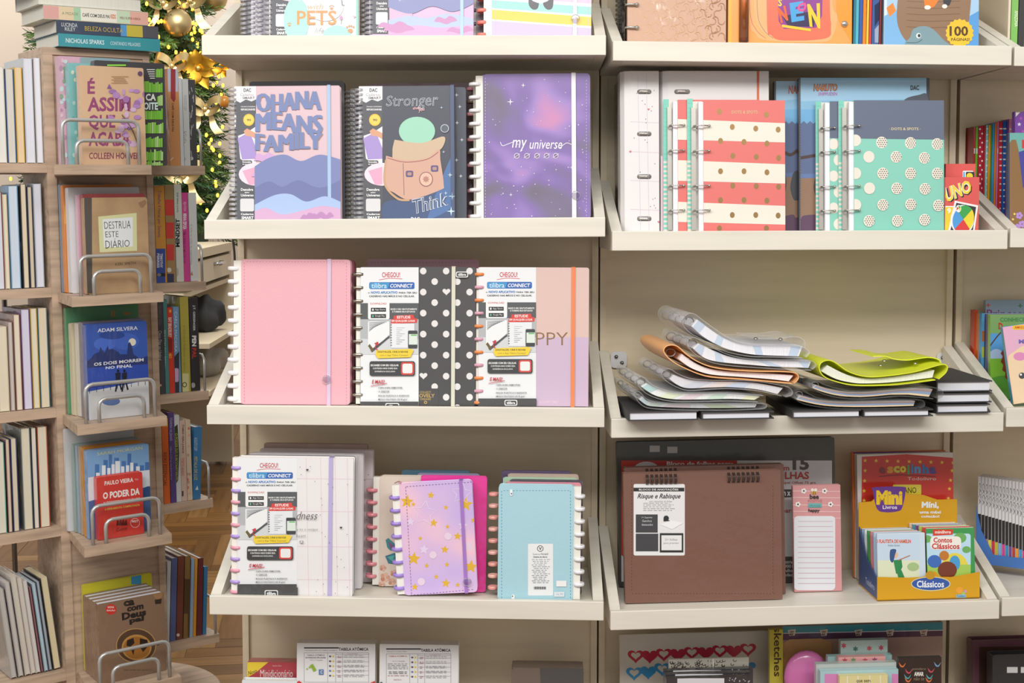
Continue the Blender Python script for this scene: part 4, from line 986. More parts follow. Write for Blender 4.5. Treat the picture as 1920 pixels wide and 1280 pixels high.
def coral(F):
    for a, b in ((225, 263), (302, 340), (380, 417)): F.flat([(1240, a - 3), (1475, a + 6), (1475, b + 4), (1240, b - 2)], 'ece5d8')
    F.lay += 1
    for x, y in ((1349, 209), (1437, 215), (1373, 238), (1417, 241), (1459, 243), (1351, 264), (1395, 266), (1438, 269), (1374, 292), (1418, 294), (1460, 296), (1351, 321), (1395, 321), (1438, 323), (1374, 348), (1418, 349), (1460, 350), (1351, 375), (1395, 375), (1438, 376), (1373, 403), (1417, 403), (1459, 404), (1349, 428), (1437, 428)):
        F.flat(oval(x, y, 4.6, 5.6, 14), 'a5855a', 'foil', False)
    F.text('· DOTS & SPOTS ·', 1368, 207, 1424, 213, 'd8b98a', .01)
def teal(F):
    F.flat([(1550, 180), (1775, 180), (1775, 262), (1550, 259)], '5d6880')
    F.text('· DOTS & SPOTS ·', 1667, 239, 1726, 244, 'd9c79a', .015); r = random.Random(6)
    P = [(1604, 263, 1), (1653, 267, 0), (1707, 268, 0), (1757, 270, 0), (1629, 294, 1), (1680, 294, 0), (1733, 296, 0), (1604, 325, 1), (1655, 325, 0), (1707, 325, 0), (1757, 325, 0), (1630, 353, 1), (1681, 353, 0), (1734, 354, 0), (1604, 384, 1), (1655, 384, 0), (1707, 383, 0), (1759, 385, 0), (1629, 414, 0), (1682, 414, 0), (1733, 412, 0)]
    for x, y, pl_ in P:
        F.flat(oval(x, y, 10.5, 11, 20), 'ebe4d8')
        if not pl_: F.many([oval(x + 1 + dx * 4.2 + (dy % 2) * 2, y + dy * 3.7, 1.2, 1.2, 6) for dy in range(-3, 4) for dx in range(-3, 3) if (dx * 4.2 + (dy % 2) * 2) ** 2 + (dy * 3.7) ** 2 < 118], '4d4a42')
ringed(UR, 1, .036, (1247, 1263, 1271, 1425, .013), 184, 190, 'coral and cream striped ring planner, the rear one of the pair', 'striped coral planners', dict(col='e2716c', rings=(235, 282, 348, 394), r=.0135, art=lambda F: [F.flat([(1240, a - 3), (1475, a + 6), (1475, b + 4), (1240, b - 2)], 'ece5d8') for a, b in ((225, 263), (302, 340), (380, 417))]))
ringed(UR, 1, .018, (1292, 1308, 1319, 1472, .013), 183, 193, 'coral and cream striped ring planner with gold dots, the front one', 'striped coral planners', dict(col='e2716c', rings=(236, 283, 348, 394), r=.0145, art=coral))
def landscape(F, x0, x1):
    F.rect(x0, 140, x1, 240, '8fbfe0'); F.flat([(x0, 150), (x1, 150), (x1, 185), (x0, 190)], 'a6cdea'); F.flat([(x0, 205), (x1, 205), (x1, 235), (x0, 235)], '79b5e2')
    P = [(x0, 236)]; x = x0; k = 0
    while x < x1: P.append((x, 232 - (k % 2) * 5)); x += 6; k += 1
    F.flat(P + [(x1, 232), (x1, 335), (x0, 335)], '69789e')
    F.flat(stroke(curve([(x0, 296), (x0 + (x1 - x0) * .3, 286), (x0 + (x1 - x0) * .6, 290), (x1, 276)]), 6), '5a4a48')
    F.rect(x0, 328, x1, 440, '9c7d68'); F.flat(curve([(x0, 410), (x0 + 30, 402), (x1 - 10, 408), (x1, 406), (x1, 440), (x0, 440), (x0, 410)]), '6a5068')
    F.flat([(x0, 326), (x1, 322), (x1, 330), (x0, 334)], '6d86b8')
    for cx in (x0 + (x1 - x0) * .16, x0 + (x1 - x0) * .85): F.flat(curve([(cx - 12, 340), (cx - 6, 322), (cx + 8, 322), (cx + 12, 345), (cx + 6, 370), (cx - 6, 375), (cx - 13, 355), (cx - 12, 340)]), '55585f')
GF = 'blue landscape display folders'
it = Item(std(UR, 1, .078, .012), (1452, 152, 1560, None), .012, 'display_folder', 'blue landscape folder mostly hidden, its left strip between coral planner and front folder', 'folder', '55555c', GF, kind='gloss', corner=.002)
landscape(it.face, 1455, 1502); it.face.text('NARUTO', 1478, 160, 1524, 176, 'b5705a', .04, .1)
it = Item(std(UR, 1, .062, .013), (1498, 146, 1743, None), .013, 'display_folder', 'blue landscape folder with orange title lettering and black zip edge, behind the teal planners', 'folder', '4a4b52', GF, kind='gloss', corner=.002)
F = it.face; landscape(F, 1501, 1737); F.flat(curve([(1690, 192), (1702, 183), (1722, 178), (1737, 176), (1737, 200), (1690, 200), (1690, 192)]), '5a5d6a')
F.many([[(1497, y), (1501, y), (1501, y + 1.6), (1497, y + 1.6)] for y in range(150, 432, 3)], '7d7f86')
F.text('NARUTO', 1525, 157, 1570, 171, '6a4433', .07, .15); F.text('NARUTO', 1526, 158, 1569, 170, 'd8906a', .03, .15); F.text('SHIPPUDEN', 1533, 172, 1571, 180, 'd8cbe8', .05, .2); F.text('SHIPPUDEN', 1534, 173, 1570, 179, '8a6ab0', .01, .2); F.text('DAC', 1707, 160, 1723, 169, '3c3d44', .03)
ringed(UR, 1, .036, (1534, 1545, 1556, 1716, .013), 188, 192, 'teal spotted ring planner with navy band, the rear one', 'spotted teal planners', dict(col='86cfbd', rings=(240, 285, 350, 395), r=.0125, art=lambda F: (F.flat([(1550, 180), (1775, 180), (1775, 262), (1550, 259)], '5d6880'), [F.flat(oval(1563 + (i % 2) * 9, 270 + i * 30, 9, 10.5), 'ebe4d8') for i in range(6)])))
ringed(UR, 1, .018, (1577, 1590, 1601, 1770, .013), 186, 190, 'teal spotted ring planner with navy band, standing in front', 'spotted teal planners', dict(col='86cfbd', rings=(236, 283, 349, 394), r=.0135, art=teal))
for i, (dv, x0, x1, y) in enumerate(((.045, 1772, 1828, 307), (.016, 1772, 1835, 332))):
    F = card(std(UR, 1, dv, .02, lean=0), (x0, y, x1, None), .02, 'card_game_box', 'red card game box with tilted yellow lettering, %s' % ('the rear one peeking out on top' if i == 0 else 'the front one beside the teal planner'), 'box', 'dd5c58', 'red card game boxes')
    if i:
        q = [(1769, 352), (1818, 336), (1823, 360), (1775, 380)]
        F.text('UNO', 0, 0, 0, 0, '2d2a2c', .09, 0, None, [(x + 2, y_ + 2) for x, y_ in q]); F.text('UNO', 0, 0, 0, 0, 'f4efe2', .06, 0, None, q); F.text('UNO', 0, 0, 0, 0, 'f0d438', .02, 0, None, q)
        F.flat(rrect(1768, 386, 1792, 440, 4), 'f1f1f1'); F.flat(rrect(1770, 388, 1790, 440, 3), 'ecd03f'); F.text('9', 1776, 390, 1783, 400, 'f5f5f5', .03)
        F.flat([(1790, 376), (1834, 385), (1826, 440), (1776, 440)], 'f1f1f1'); F.flat([(1793, 380), (1830, 388), (1823, 440), (1780, 440)], '35343a')
        F.flat(oval(1804, 412, 22, 28, 24), 'f1f1f1')
        def wedge(a0, a1, c): F.flat([(1806, 411)] + [(1806 + 20 * math.cos(rad(a)) + 3 * math.sin(rad(-a)), 411 + 26 * math.sin(rad(a))) for a in range(a0, a1 + 1, 10)], c)
        wedge(-45, 45, 'ecd63a'); wedge(45, 135, 'd8403f'); wedge(135, 225, '4f9de0'); wedge(225, 315, '3fa552')
        F.flat(oval(1797, 391, 5, 7), 'f1f1f1'); F.flat([(1797, 391), (1797, 385), (1801, 388)], '3fa552'); F.flat([(1797, 391), (1801, 388), (1800, 396)], 'ecd63a'); F.flat([(1797, 391), (1793, 394), (1794, 387)], 'd8403f')
    else:
        F.flat(rrect(1805, 320, 1825, 340, 2), 'eef0f0'); F.flat(rrect(1811, 322, 1827, 340, 2), '35343a'); F.flat(oval(1818, 330, 6, 6), 'ecd63a'); F.flat([(1806, 322), (1809, 322), (1809, 334), (1806, 334)], '5fb0e0')

# -- third tray: a heap of curled planners over black books
RP = face_plane(UR, 2, -.035)
def liptop(px): return UR.fl + .0006
def lie_book(pl, box, label, group, depth=.20, ov=(0, 0), flip=False, base=None, th=.0022):
    x0, yt, x1, yb = box; xm = (x0 + x1) / 2; a0 = pl.loc(x0, yb)[0]; a1 = pl.loc(x1, yb)[0]
    b1 = pl.loc(xm, yt)[1]; b0 = pl.loc(xm, yb)[1] if base is None else base
    root = empty('hardcover_planner', pl.mat(a0, b0), label, 'book', group); w = a1 - a0; h = b1 - b0
    K = mat('3a393b', 'matte'); m = MB(); m.box(-.002, w + ov[1], 0, th, -depth, .003, K); m.box(-.002, w + ov[1], h - th, h, -depth, .003, K)
    m.box(-.002 if not flip else w + ov[1] - th, (-.002 + th) if not flip else w + ov[1], th, h - th, -depth, .003, K)
    MB().box(.001, w - .002, th, h - th, -depth + .004, 0, mat('dcdde6', 'pages')).build('page_block', root)
    UPR.append((m, root)); return root
GK = 'black hardcover planners lying under the curled ones'
lie_book(RP, (1180, 770, 1308, 794), 'black hardcover planner lying flat at the far left bottom of the heap', GK, ov=(0, .001), base=liptop(0))
lie_book(RP, (1317, 771, 1444, 794), 'black hardcover planner lying second from the left, under the clear planners', GK, ov=(0, .006), base=liptop(0))
lie_book(RP, (1487, 768, 1612, 792), 'black hardcover planner lying under the grey planners, left of the two', GK, ov=(0, .001), base=liptop(0))
lie_book(RP, (1620, 767, 1742, 789), 'black hardcover planner lying under the grey planners, right of the two', GK, ov=(0, .006), base=liptop(0))
RQ = face_plane(UR, 2, -.004)
_b = liptop(0)
for i, (x0, x1, yt, yb, lb) in enumerate(((1757, 1853, 757, 775.5, 'bottom of the stack of three'), (1757, 1856, 736, 756, 'middle of the stack of three'), (1757, 1857, 713.5, 735, 'top of the stack of three'))):
    h = (RQ.loc(1800, yt)[1] - RQ.loc(1800, yb)[1])
    rt = lie_book(RQ, (x0, yt, x1, yb), 'black hardcover planner at the right end, %s' % lb, 'stacked hardcover planners', ov=(0, .002), base=_b); _b += h + .0006
def planner(pl, up, lo, cover, col, kind, label, depth=.19, pages='e3e3ea', stripes=(), loop=None, shear=-.012, th=.0011, flap=None, snaps=(), group='curled soft planners in the heap'):
    U_ = [pl.loc(*p) for p in up]; L_ = [pl.loc(*p) for p in lo]; ox, oy = L_[0]
    root = empty('soft_planner', pl.mat(ox, oy), label, 'planner', group)
    def S(mb):
        for v in mb.v: v.x += shear * (-v.z / depth)
        return mb
    U_ = curve([(a - ox, b - oy) for a, b in U_], 4); L_ = curve([(a - ox, b - oy) for a, b in L_], 4)
    m = MB(); P = mat(pages, 'pages'); n = len(U_); k = len(L_)
    S(m.prism(L_ + U_[::-1], -depth, -.004, P))
    def at(c, u):
        x = u * (len(c) - 1); i = min(int(x), len(c) - 2); f = x - i; return (c[i][0] + (c[i + 1][0] - c[i][0]) * f, c[i][1] + (c[i + 1][1] - c[i][1]) * f)
    for s in stripes:
        u0, u1, v0, v1, c = s; q = 8
        A = [at(U_, u0 + (u1 - u0) * i / q) for i in range(q + 1)]; B = [at(L_, u0 + (u1 - u0) * i / q) for i in range(q + 1)]
        vs = [(b[0] + (a[0] - b[0]) * v0, b[1] + (a[1] - b[1]) * v0, -.0036) for a, b in zip(A, B)] + [(b[0] + (a[0] - b[0]) * v1, b[1] + (a[1] - b[1]) * v1, -.0036) for a, b in zip(A, B)]
        m.add(vs, [(i, i + 1, q + 2 + i, q + 1 + i) for i in range(q)], mat(c, 'print'))
    m.build('page_block', root)
    C = curve([(a - ox, b - oy) for a, b in (pl.loc(*p) for p in cover)], 5)
    m = MB(); S(m.band(C, th, -depth - .006, .004, mat(col, kind), 0)).build('cover', root)
    if loop:
        cx, cy = pl.loc(loop[0], loop[1]); cx -= ox; cy -= oy; rr = loop[2] / 1075
        for j in range(4):
            z = -.012 - j * (depth - .03) / 3; m = MB(); m.tube([(cx + rr * math.cos(a) + shear * (-z / depth), cy + rr * .8 * math.sin(a), z) for a in [2 * math.pi * i / 14 for i in range(14)]], .0011, mat('8d8a88', 'satin'), 6, True); m.build('ring', root)
    if flap:
        D_ = curve([(a - ox, b - oy) for a, b in (pl.loc(*p) for p in flap)], 5); m = MB(); S(m.band(D_, th, -depth * .75, -depth * .15, mat(col, kind), 0)).build('flap', root)
    for x, y in snaps:
        a, b = pl.loc(x, y); m = MB(); m.ball((a - ox, b - oy + .001, -.03), .0042, mat('a9a6a2', 'metal'), 10, 6, (1, .7, 1)); m.build('snap_button', root)
    return root
ST = ((.02, .12, 0, 1, 'c3d0e3'), (.3, .38, 0, 1, 'c6d6e8'), (.72, .78, 0, 1, 'c3d3e8'), (.93, .985, 0, 1, 'c3d3e8'))
planner(RP, [(1308, 599), (1335, 619), (1360, 635), (1390, 646), (1432, 649), (1506, 650)], [(1298, 612), (1318, 630), (1345, 646), (1370, 656), (1407, 664), (1445, 666.5), (1499, 668)],
        [(1503, 670), (1445, 668.8), (1405, 667.5), (1366, 660), (1340, 650), (1314, 635), (1294, 624), (1281, 610), (1280, 597), (1289, 588), (1301, 588), (1316, 599), (1338, 615), (1362, 631), (1392, 642), (1432, 645), (1490, 646), (1512, 655), (1516, 662), (1510, 669)], 'e8e8ea', 'haze', 'clear curled planner on the very top of the left heap', loop=(1293, 604, 11), stripes=ST, shear=-.012,
        flap=[(1517, 660), (1519, 645), (1511, 636), (1495, 634), (1462, 638), (1422, 637)], snaps=((1471, 640), (1424, 639)))
planner(RP, [(1311, 644), (1327, 652), (1345, 660), (1370, 669.5), (1407, 676), (1457, 677.5), (1522, 678)], [(1300, 653), (1320, 670), (1340, 677), (1370, 681), (1407, 684), (1445, 687), (1495, 689), (1517, 690)],
        [(1520, 693.5), (1495, 693), (1445, 690.5), (1405, 688), (1368, 685), (1338, 680), (1316, 671.5), (1299, 660), (1289, 648), (1290, 636), (1302, 632.5), (1318, 641), (1330, 647), (1347, 657), (1372, 666.5), (1408, 673), (1457, 674.5), (1514, 675), (1526, 680), (1528, 686), (1522, 692)], 'e4e4e8', 'haze', 'clear curled planner second from the top of the left heap', loop=(1300, 647, 10), stripes=ST, shear=-.012)
planner(RP, [(1280, 664), (1303, 680), (1331, 691.5), (1370, 697), (1420, 699), (1489, 704)], [(1274, 674), (1295, 689), (1320, 699), (1345, 703.5), (1395, 707), (1445, 711), (1480, 715)],
        [(1484, 718.3), (1440, 714.5), (1392, 710.5), (1340, 707), (1316, 702.5), (1290, 692.5), (1262, 678), (1247, 664), (1244, 654), (1252, 647), (1268, 648), (1287, 664), (1307, 677), (1334, 687.5), (1372, 693), (1420, 695.5), (1462, 696), (1488, 698), (1496, 705), (1493, 713), (1487, 717.5)], 'ffc88c', 'neon', 'orange translucent curled planner in the left heap', loop=(1260, 662, 9), shear=-.012, pages='ece6ea', th=.0016)
planner(RP, [(1264, 703), (1295, 713.5), (1335, 716), (1382, 716), (1420, 718.5), (1469, 728)], [(1257, 711), (1270, 721), (1290, 728), (1335, 726.5), (1370, 726), (1420, 730), (1459, 739)],
        [(1464, 741.5), (1420, 732), (1370, 728.2), (1335, 729), (1290, 731.5), (1264, 723), (1246, 711), (1240, 700), (1247, 692), (1258, 692), (1270, 700), (1296, 709.5), (1335, 712.5), (1384, 712.5), (1422, 715), (1472, 723.5), (1484, 732), (1483, 740), (1472, 743.5)], 'e0e0e4', 'haze', 'clear curled planner right below the orange one', loop=(1252, 702, 8), stripes=((.25, .4, 0, 1, 'd0d3e0'), (.45, .6, 0, 1, 'e6d9d6'), (.62, .75, 0, 1, 'c9d2e6')), shear=-.012, pages='d9d8de')
planner(RP, [(1213, 719), (1240, 732), (1270, 738), (1320, 739), (1370, 739), (1426, 744)], [(1203, 725), (1220, 737), (1240, 745), (1270, 749), (1320, 749), (1370, 748), (1416, 750)],
        [(1420, 752.8), (1370, 751.3), (1320, 752), (1268, 752.2), (1236, 747.5), (1212, 737.5), (1199, 725), (1195, 713), (1200, 705), (1208, 708), (1222, 720.5), (1244, 730), (1272, 735), (1320, 735.8), (1370, 736), (1430, 741)], 'e2e2e4', 'haze', 'clear curled planner with green tinted pages, second from the bottom left', loop=(1204, 717, 8), stripes=((.02, .16, 0, 1, 'b9d6d8'), (.3, .45, 0, 1, 'e3ead0'), (.5, .6, 0, 1, 'e6d6de'), (.68, .78, 0, 1, 'cfe3d4'), (.9, .99, 0, 1, 'e9eac8')), shear=-.012, pages='e4e6e6')
planner(RP, [(1206, 744), (1216, 753), (1245, 757.5), (1295, 758.3), (1345, 758.3), (1420, 758.3)], [(1199, 749), (1212, 759), (1230, 762.5), (1295, 765), (1370, 765), (1417, 764)],
        [(1426, 766), (1370, 768.2), (1295, 768.2), (1228, 766), (1206, 761), (1195, 750), (1190, 738), (1193, 731), (1201, 736), (1214, 749), (1246, 755), (1295, 756), (1345, 756), (1424, 756), (1436, 759), (1434, 764), (1426, 766)], 'd0d0d2', 'haze', 'clear curled planner lowest of the left heap, on the black planners', loop=(1198, 740, 5), stripes=((.05, .2, 0, 1, 'b9ccd0'), (.25, .4, 0, 1, 'b9c6bd'), (.45, .6, 0, 1, 'c9bcc2'), (.7, .85, 0, 1, 'b7c2ac')), shear=-.012, pages='c9ccd0')
planner(RP, [(1553, 685), (1590, 703), (1625, 710), (1665, 708), (1715, 701), (1754, 694)], [(1541, 696), (1570, 711), (1602, 718), (1627, 719), (1665, 717.5), (1702, 714), (1750, 708)],
        [(1752, 711.5), (1702, 718), (1660, 721.5), (1602, 721.8), (1566, 714.5), (1543, 704.5), (1535, 691), (1538, 680), (1549, 675), (1563, 678), (1592, 697), (1625, 705.5), (1665, 703.5), (1715, 696), (1762, 683), (1774, 686), (1772, 697), (1758, 710)], 'eef542', 'neon', 'bright lime translucent curled planner on top of the right heap', loop=(1546, 689, 10), shear=-.012, pages='e4e6de', th=.0016, flap=[(1776, 690), (1774, 678), (1752, 673), (1715, 678), (1688, 676), (1672, 671), (1648, 671)], snaps=((1727, 686), (1668, 681), (1661, 690)))
STG = ((0, 1, 0, .25, 'ecd2ac'), (0, 1, .25, .6, '8fa3c4'), (0, 1, .6, .8, 'a68f94'), (0, 1, .8, 1, 'c2b2a8'))
planner(RP, [(1532, 722), (1555, 730), (1590, 735.5), (1627, 736), (1665, 732.5), (1715, 728.5), (1750, 730)], [(1525, 728), (1547, 736), (1577, 742.5), (1615, 744.5), (1652, 742), (1690, 739), (1743, 744)],
        [(1748, 747), (1690, 742.2), (1652, 745), (1612, 747.5), (1574, 745.5), (1540, 737), (1522, 726), (1522, 716), (1532, 713.5), (1548, 722), (1590, 732), (1627, 733), (1665, 729.5), (1715, 725.5), (1752, 726.5), (1765, 732), (1766, 742), (1758, 747)], '8f9192', 'haze', 'smoky grey curled planner under the lime one', loop=(1532, 723, 7), stripes=STG, shear=-.012)
planner(RP, [(1502, 742), (1540, 751.5), (1580, 754), (1640, 753), (1717, 752)], [(1496, 750), (1530, 758), (1570, 762.5), (1640, 763), (1714, 761)],
        [(1718, 764.2), (1640, 766), (1568, 765.5), (1524, 760.5), (1500, 754), (1489, 744), (1491, 733), (1503, 729.5), (1518, 739), (1542, 748.3), (1580, 751), (1640, 750), (1718, 749), (1731, 753), (1731, 761), (1722, 764.2)], '7d7f80', 'haze', 'smoky grey curled planner lowest of the right heap', loop=(1502, 741, 7), stripes=STG, shear=-.012)
for x, y, lb in ((1160, 674, 'left'), (1771, 676, 'right')):
    m = MB(); o = UR.o + UR.e * (.030 if lb == 'left' else UR.w - .075)
    pl = face_plane(UR, 2, UR.D - .003); a, b = pl.loc(x if lb == 'left' else 1771, y)
    m.prism([(q[0], q[1]) for q in rrect(-.016, -.016, .016, .016, .008)], 0, .0025, mat('e4e4e6', 'gloss'))
    m.ball((-.005, .006, .003), .004, mat('8d8d90', 'metal'), 10, 6); m.ball((.006, -.006, .003), .004, mat('8d8d90', 'metal'), 10, 6)
    tag(m.build('corner_bracket', None, pl.mat(a, b)), 'small white corner bracket at the %s planners' % ('left end, behind the clear' if lb == 'left' else 'right end, behind the lime'), 'bracket', 'corner brackets')

# -- fourth tray
dk = dv_at(UR, 3, 1350, 1097)
it = Item(std(UR, 3, dk, .02), (1158, 824, 1566, None), .02, 'desk_folder', 'large black desk folder with white and red insert, behind the brown pads', 'folder', '4c4a47', None, kind='leather', corner=.003)
F = it.face; F.kind = 'print'
F.rect(1165, 863, 1560, 1090, 'dcdadb'); F.rect(1165, 863, 1382, 885, 'c94038'); F.flat([(1165, 863), (1172, 863), (1172, 1046), (1165, 1040)], 'c94038'); F.flat(oval(1212, 880, 24, 15), 'dcdadb')
F.text('Bloco de folhas para:', 1250, 865, 1374, 875, 'f0e4e2', .03); F.text('Com', 1450, 872, 1480, 882, 'c4463f', .03); F.text('15', 1486, 857, 1517, 881, '55504e', .04); F.text('FOLHAS', 1446, 884, 1517, 898, 'c4463f', .03); F.text('Miolo: Papel Offset 75 grs.', 1440, 902, 1531, 908, 'b55a55', .02)
F.rect(1440, 917, 1560, 932, '4f4d4e'); F.text('m x', 1466, 921, 1482, 929, 'e8e8e8', .03); F.text('para o', 1466, 955, 1500, 963, 'b55a55', .02); F.rect(1440, 1043, 1560, 1092, '55524f')
for i, tx in enumerate(('ústria', '0001', 'rulho', 'edac')): F.text(tx, 1470, 1050 + i * 8, 1486, 1056 + i * 8, 'd9d9d9', .02)
F.rect(1218, 835, 1237, 847, 'c9c2bf'); F.rect(1251, 837, 1270, 849, 'c9c2bf')
GP = 'brown leatherette note pads'
db = dv_at(UR, 3, 1320, 1129); db = max(db, .016)
for i, (x0, x1, y, dd) in enumerate(((1172, 1471, 873, .034), (1170, 1465, 884, 0))):
    it = Item(std(UR, 3, db + dd, .02), (x0, y, x1, None), .02, 'note_pad', ('brown leatherette note pad with black coils, the rear one', 'brown leatherette note pad with a white printed label, the front one')[i], 'note pad', '7b5548', GP, kind='leather', corner=.002, spine='bottom' if 0 else 'left')
    yb = it.h - .012
    for xa, xb in ((1213, 1266), (1366, 1420)):
        m = MB(); a = it.lx(xa, 890); b = it.lx(xb, 890)
        for q in range(7):
            x = a + (b - a) * q / 6
            for d in (-.0014, .0014): m.tube([(x + d, yb + .010 * math.cos(w), -.006 + .014 * math.sin(w)) for w in [2 * math.pi * z / 12 for z in range(12)]], .0009, mat('2e2c2c', 'gloss'), 5, True)
        m.build('wire_coil', it.root)
F = it.face; F.kind = 'print'
F.many([[(1184, y), (1185, y), (1185, y + 3), (1184, y + 3)] for y in range(900, 1110, 6)] + [[(1449, y), (1450, y), (1450, y + 3), (1449, y + 3)] for y in range(910, 1110, 6)] + [[(x, 1112), (x + 3, 1112), (x + 3, 1113), (x, 1113)] for x in range(1185, 1450, 6)], '5f3a2f')
F.flat(rrect(1188, 907, 1284, 1041, 3), 'e9e9eb'); F.rect(1188, 914, 1283, 921, '333335'); F.text('BLOCO DE ANOTAÇÕES', 1198, 915, 1272, 920, 'e9e9eb', .02); F.text('Risque e Rabisque', 1195, 925, 1276, 937, '2f2f33', .02, .35); F.text('com reposição de folhas', 1217, 938, 1260, 942, '8a8a90')
for i in range(5): F.lines(1206, 942.5 + i * 3.4, 1256 + (i * 7) % 12, 1, 1, '8f8f95', .9)
F.rect(1192, 964, 1233, 998, '46464a'); F.rect(1192, 1000, 1234, 1033, '46464a'); F.text('1+ Suporte', 1203, 968, 1223, 972, 'c9c9ce', .01); F.text('Ganchos', 1204, 974, 1222, 978, 'c9c9ce', .01); F.text('destacados', 1203, 981, 1224, 985, 'c9c9ce', .01)
F.flat(oval(1249, 971, 5, 5), '333335'); F.flat([(1244, 971), (1257, 976), (1244, 977)], '333335'); F.flat([(1238, 983), (1258, 975), (1281, 980), (1260, 992)], 'f4f4f6'); F.rect(1237, 999, 1281, 1035, '333335'); F.rect(1240, 1003, 1278, 1031, 'e9e9eb'); F.text('2+ folhas', 1247, 1009, 1270, 1013, '77777c'); F.text('para prender', 1244, 1016, 1273, 1020, '77777c')
df = dv_at(UR, 3, 1535, 1110)
it = Item(std(UR, 3, df, .012), (1488, 909, 1577, None), .012, 'note_pad', 'slim pink striped note pad with a bee, daisies and ruled white lines', 'note pad', 'd79a9c', None, kind='gloss', corner=.001)
F = it.face
for y in (920, 932, 946, 958, 970): F.flat(stroke([(1484, y), (1580, y + 1)], 1), 'ebcfcf')
F.flat(rrect(1489, 967, 1566, 1106, 7), 'e3e4ec')
for i in range(13): F.flat(stroke([(1496, 977 + i * 9.7), (1561 + i * .4, 977 + i * 9.7)], .9), 'c9a5ae')
for x, y in ((1507, 920), (1546, 920), (1496, 945), (1557, 945)):
    for q in range(5): F.flat(oval(x + 3.1 * math.cos(q * 1.257), y + 3.1 * math.sin(q * 1.257), 2.2, 2.2, 8), 'f2efec')
    F.flat(oval(x, y, 1.8, 1.8, 8), '4a4340')
F.flat(oval(1526, 923, 5, 3.5), 'e0a83f'); F.rect(1524, 920, 1525.3, 926.5, '4a3a20'); F.rect(1527.4, 920, 1528.6, 926.5, '4a3a20'); F.flat(oval(1523, 918, 3, 3), 'efe8e2'); F.flat(oval(1529, 918, 3, 3), 'efe8e2')
F.text('bee', 1518, 926, 1535, 935, '3a3335', .03); F.text('POSITIVE', 1515, 936, 1541, 941, 'b5787c', -.01); F.rect(1515, 943, 1540, 951, '6fb0b0'); F.text('choose', 1517, 945, 1538, 950, '4d8a8c', .01, .2); F.text('happy', 1515, 953, 1537, 961, '3a3335', .03, .1)
# activity books behind the display box
dx = dv_at(UR, 3, 1620, 1128); dbk = dv_at(UR, 3, 1600, 1096)
it = Item(std(UR, 3, dbk + .042, .012), (1599, 846, 1774, None), .012, 'activity_book', 'purple and orange edged activity book right behind the red one', 'book', 'e07a3a', None, kind='gloss', corner=.001); it.face.rect(1599, 846, 1774, 850, '5c3f86'); it.face.rect(1603, 850, 1774, 1100, 'dcd9d4')
it = Item(std(UR, 3, dbk + .022, .016), (1608, 850, 1788, None), .016, 'activity_book', 'red school activity book with colourful title, behind the mini books box', 'book', 'cf3a2f', None, kind='gloss', corner=.001, side='e0dcd6')
F = it.face
F.flat([(1600, 840), (1616, 840), (1614, 1100), (1600, 1100)], 'dcd8d2'); F.flat([(1604, 846), (1800, 846), (1800, 859), (1700, 851), (1616, 856)], 'dcd8d2')
for x, y in [(1622 + i * 20.6, 863 + i * .5) for i in range(9)] + [(1622, 882), (1621, 901), (1620, 920), (1620, 938), (1785, 882), (1782, 900), (1780, 916), (1778, 934)]: F.flat(star(x, y, 4, 5, .45), 'eec93f')
for ch, x, c, yy in (('e', 1648, '8f3038', 888), ('s', 1663, 'e8a02f', 887), ('c', 1675, 'd9cf3a', 886), ('o', 1687, 'e6d53a', 886), ('l', 1701, '4fae58', 889), ('i', 1708, '3f8fd0', 887), ('n', 1714, '5aa0dc', 887), ('h', 1729, '2f7fc6', 888), ('a', 1743, '5a4a9a', 888)):
    q = (x, yy - (18 if ch in 'lhi' else 13), x + (4 if ch in 'li' else 12), yy); F.text(ch, *q, c, .05)
F.flat(stroke(curve([(1648, 893), (1690, 890), (1754, 893)]), 1.3), '7a2a2c'); F.text('Todolivro', 1701, 894, 1755, 900, 'e3c3bc', .01)
F.flat(rrect(1674, 908, 1727, 928, 2), 'e9d84a'); F.text('1º ANO', 1684, 913, 1718, 924, '4a4326', .01)
# display box of mini books
e_ = UR.e; DB = std(UR, 3, dx, .0, lean=0); a0 = DB.loc(1645, 1110)[0]; a1 = DB.loc(1837, 1110)[0]; dep = max(dbk - dx, .1)
root = empty('display_box', DB.mat(a0, 0), 'yellow and navy cardboard counter display box holding mini books', 'box')
YB = 'd9a21f'; w = a1 - a0; hF = DB.loc(1700, 1080)[1]; Bk_ = DB.off(-dep); hB = Bk_.loc(1690, 985)[1]
m = MB(); m.box(0, w, 0, .002, -dep, 0, mat(YB, 'print')).build('bottom_panel', root)
m = MB(); fp = [(0, 0), (w, 0), (w, hF + .004), (w * .72, hF - .004), (w * .62, hF - .003), (w * .56, hF + .008), (w * .50, hF - .002), (w * .3, hF - .003), (0, hF)]
m.prism(fp, -.002, 0, mat(YB, 'print')); F = Face(DB, a0, 0, w, hF + .02, m, 0, 'print')
F.flat(oval(1745, 1094, 39, 15, 28), 'cfa33a'); F.flat(oval(1745, 1094, 37, 13.4, 28), 'e9dcae'); F.flat(oval(1745, 1094, 35.5, 12, 28), '3a5fae'); F.text('Clássicos', 1719, 1088, 1770, 1101, 'eef2f8', .025)
F.flat(oval(1744, 1078, 9, 8), 'c9972a'); F.flat(oval(1799, 1106, 7, 6.5), 'eea53a'); F.flat(oval(1806, 1112, 3.4, 3.2), 'a9c86a'); F.flat(oval(1810, 1108, 3, 3), 'c9a0c0'); F.rect(1793, 1114, 1811, 1120, '8fc0d8'); F.text('Todolivro', 1794, 1115, 1810, 1119, '3f6fa0', .02)
m.build('front_panel', root)
